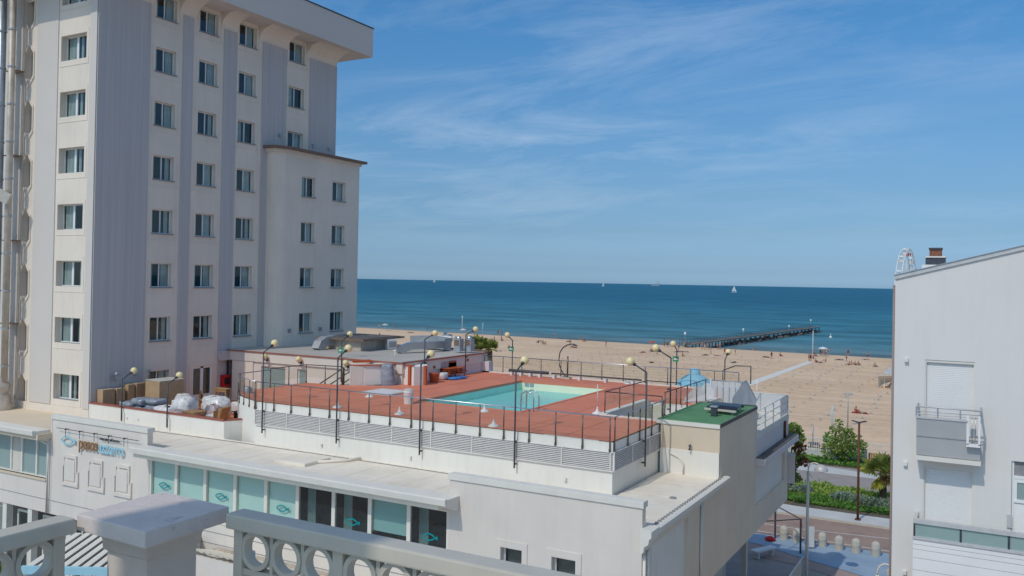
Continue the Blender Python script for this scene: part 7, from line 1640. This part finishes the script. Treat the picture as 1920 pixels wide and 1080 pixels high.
b = MB(); b.tube([(-8.19, 8.0, 11.9), (-8.19, 8.0, 12.0)], .12, 12); b.build('collar', M['steel_rough'], t)

# ================================================================== OUR BALCONY
pl = thing('balcony_pillar', 'grey cast stone balcony pillar with a wide flat cap in the foreground', 'pillar', (-2.17, 1.73, 14.2))
c = (-2.175, 1.74)
b = MB(); b.prism([(-2.315, 1.588), (-2.0, 1.575), (-2.015, 1.885), (-2.335, 1.90)], 15.253, 15.30); b.build('cap', M['stone_cap'], pl, bevel=.004)
b = MB()
sec = [(.087, 14.2), (.087, 15.185), (.090, 15.188), (.096, 15.192), (.098, 15.222), (.104, 15.236), (.112, 15.253)]
v = []
for r, z in sec: v += [(c[0]-r, c[1]-r, z), (c[0]+r, c[1]-r, z), (c[0]+r, c[1]+r, z), (c[0]-r, c[1]+r, z)]
b.add(v, [(4*i+k, 4*i+(k+1) % 4, 4*i+4+(k+1) % 4, 4*i+4+k) for i in range(len(sec)-1) for k in range(4)]+[tuple(range(4*len(sec)-4, 4*len(sec)))]); b.build('shaft', M['stone_body'], pl)
def ring_rail(name, label, start, along, nrings, zt):
    """ornamental railing: top bar, rings between flat uprights"""
    t = thing(name, label, 'railing', start); s0 = Vector(start); a = Vector(along); n_ = Vector((-a.y, a.x, 0)); th = .028
    def P(u, d, z): q = s0+a*u+n_*d; return (q.x, q.y, z)
    def bar(nm, u0, u1, d0, d1, z0, z1, bev=.0):
        b = MB(); b.add([P(u0, d0, z0), P(u1, d0, z0), P(u1, d1, z0), P(u0, d1, z0), P(u0, d0, z1), P(u1, d0, z1), P(u1, d1, z1), P(u0, d1, z1)], [(0, 3, 2, 1), (4, 5, 6, 7), (0, 1, 5, 4), (1, 2, 6, 5), (2, 3, 7, 6), (3, 0, 4, 7)]); return b.build(nm, M['rail_grey'], t, bevel=bev)
    Lt = nrings*.119+.25
    bar('top_rail', 0, Lt, -.036, .036, zt-.045, zt, .006)
    bar('bottom_rail', .02, Lt, -.025, .025, zt-.92, zt-.88, .004)
    u = .03; k = 0
    bar('post', u-.012, u+.022, -th*.7, th*.7, zt-.95, zt-.045, .003)
    u += .012
    zc_ = zt-.045-.056
    for r_ in range(nrings):
        cu = u+.0595
        b = MB(); R0, R1 = .057, .043; N_ = 30; v = []
        for i in range(N_):
            an_ = 2*PI*i/N_; cs, sn = math.cos(an_), math.sin(an_)
            v += [P(cu+R0*cs, -.016, zc_+R0*sn), P(cu+R1*cs, -.016, zc_+R1*sn), P(cu+R1*cs, .016, zc_+R1*sn), P(cu+R0*cs, .016, zc_+R0*sn)]
        b.add(v, [(4*i+k2, 4*i+(k2+1) % 4, 4*((i+1) % N_)+(k2+1) % 4, 4*((i+1) % N_)+k2) for i in range(N_) for k2 in range(4)], 0, False); b.build('ring', M['rail_grey'], t)
        u += .119
        if r_ % 3 == 2: bar('post', u-.004, u+.032, -th*.7, th*.7, zt-.95, zt-.045, .003); u += .028
        else: bar('baluster', u-.006, u+.006, -.011, .011, zt-.88, zt-.045)
    bar('lower_band', .02, Lt, -.012, .012, zc_-.075, zc_-.058)
    return t
ring_rail('ring_railing', 'grey green railing with a row of rings running to the right of the stone pillar', (-1.965, 1.86, 14.2), (1, 0, 0), 42, 15.30)
ring_rail('ring_railing', 'grey green railing with rings at the left of the stone pillar', (-2.315, 1.56, 14.2), (0, -1, 0), 30, 15.30)
OB = thing('own_building', 'the balcony block we look out from', 'building', (0, -2, 0))
b = MB(); b.prism([(-2.36, -2.6), (3.5, -2.6), (3.5, 1.92), (-2.05, 1.92), (-2.36, 1.6)], 14.0, 14.2); b.build('balcony_floor', M['concrete'], OB)
b = MB(); b.box(-6, 6, -9.0, -2.62, 0, 14.0); b.build('wall', M['cream_rest'], OB)
b = MB(); b.box(-2.98, -2.26, -3.1, -2.9, 14.0, 21.8); b.build('shadow_casting_pier', M['cream_rest'], OB)  # unseen pier, added to throw shade on the pillar and right railing
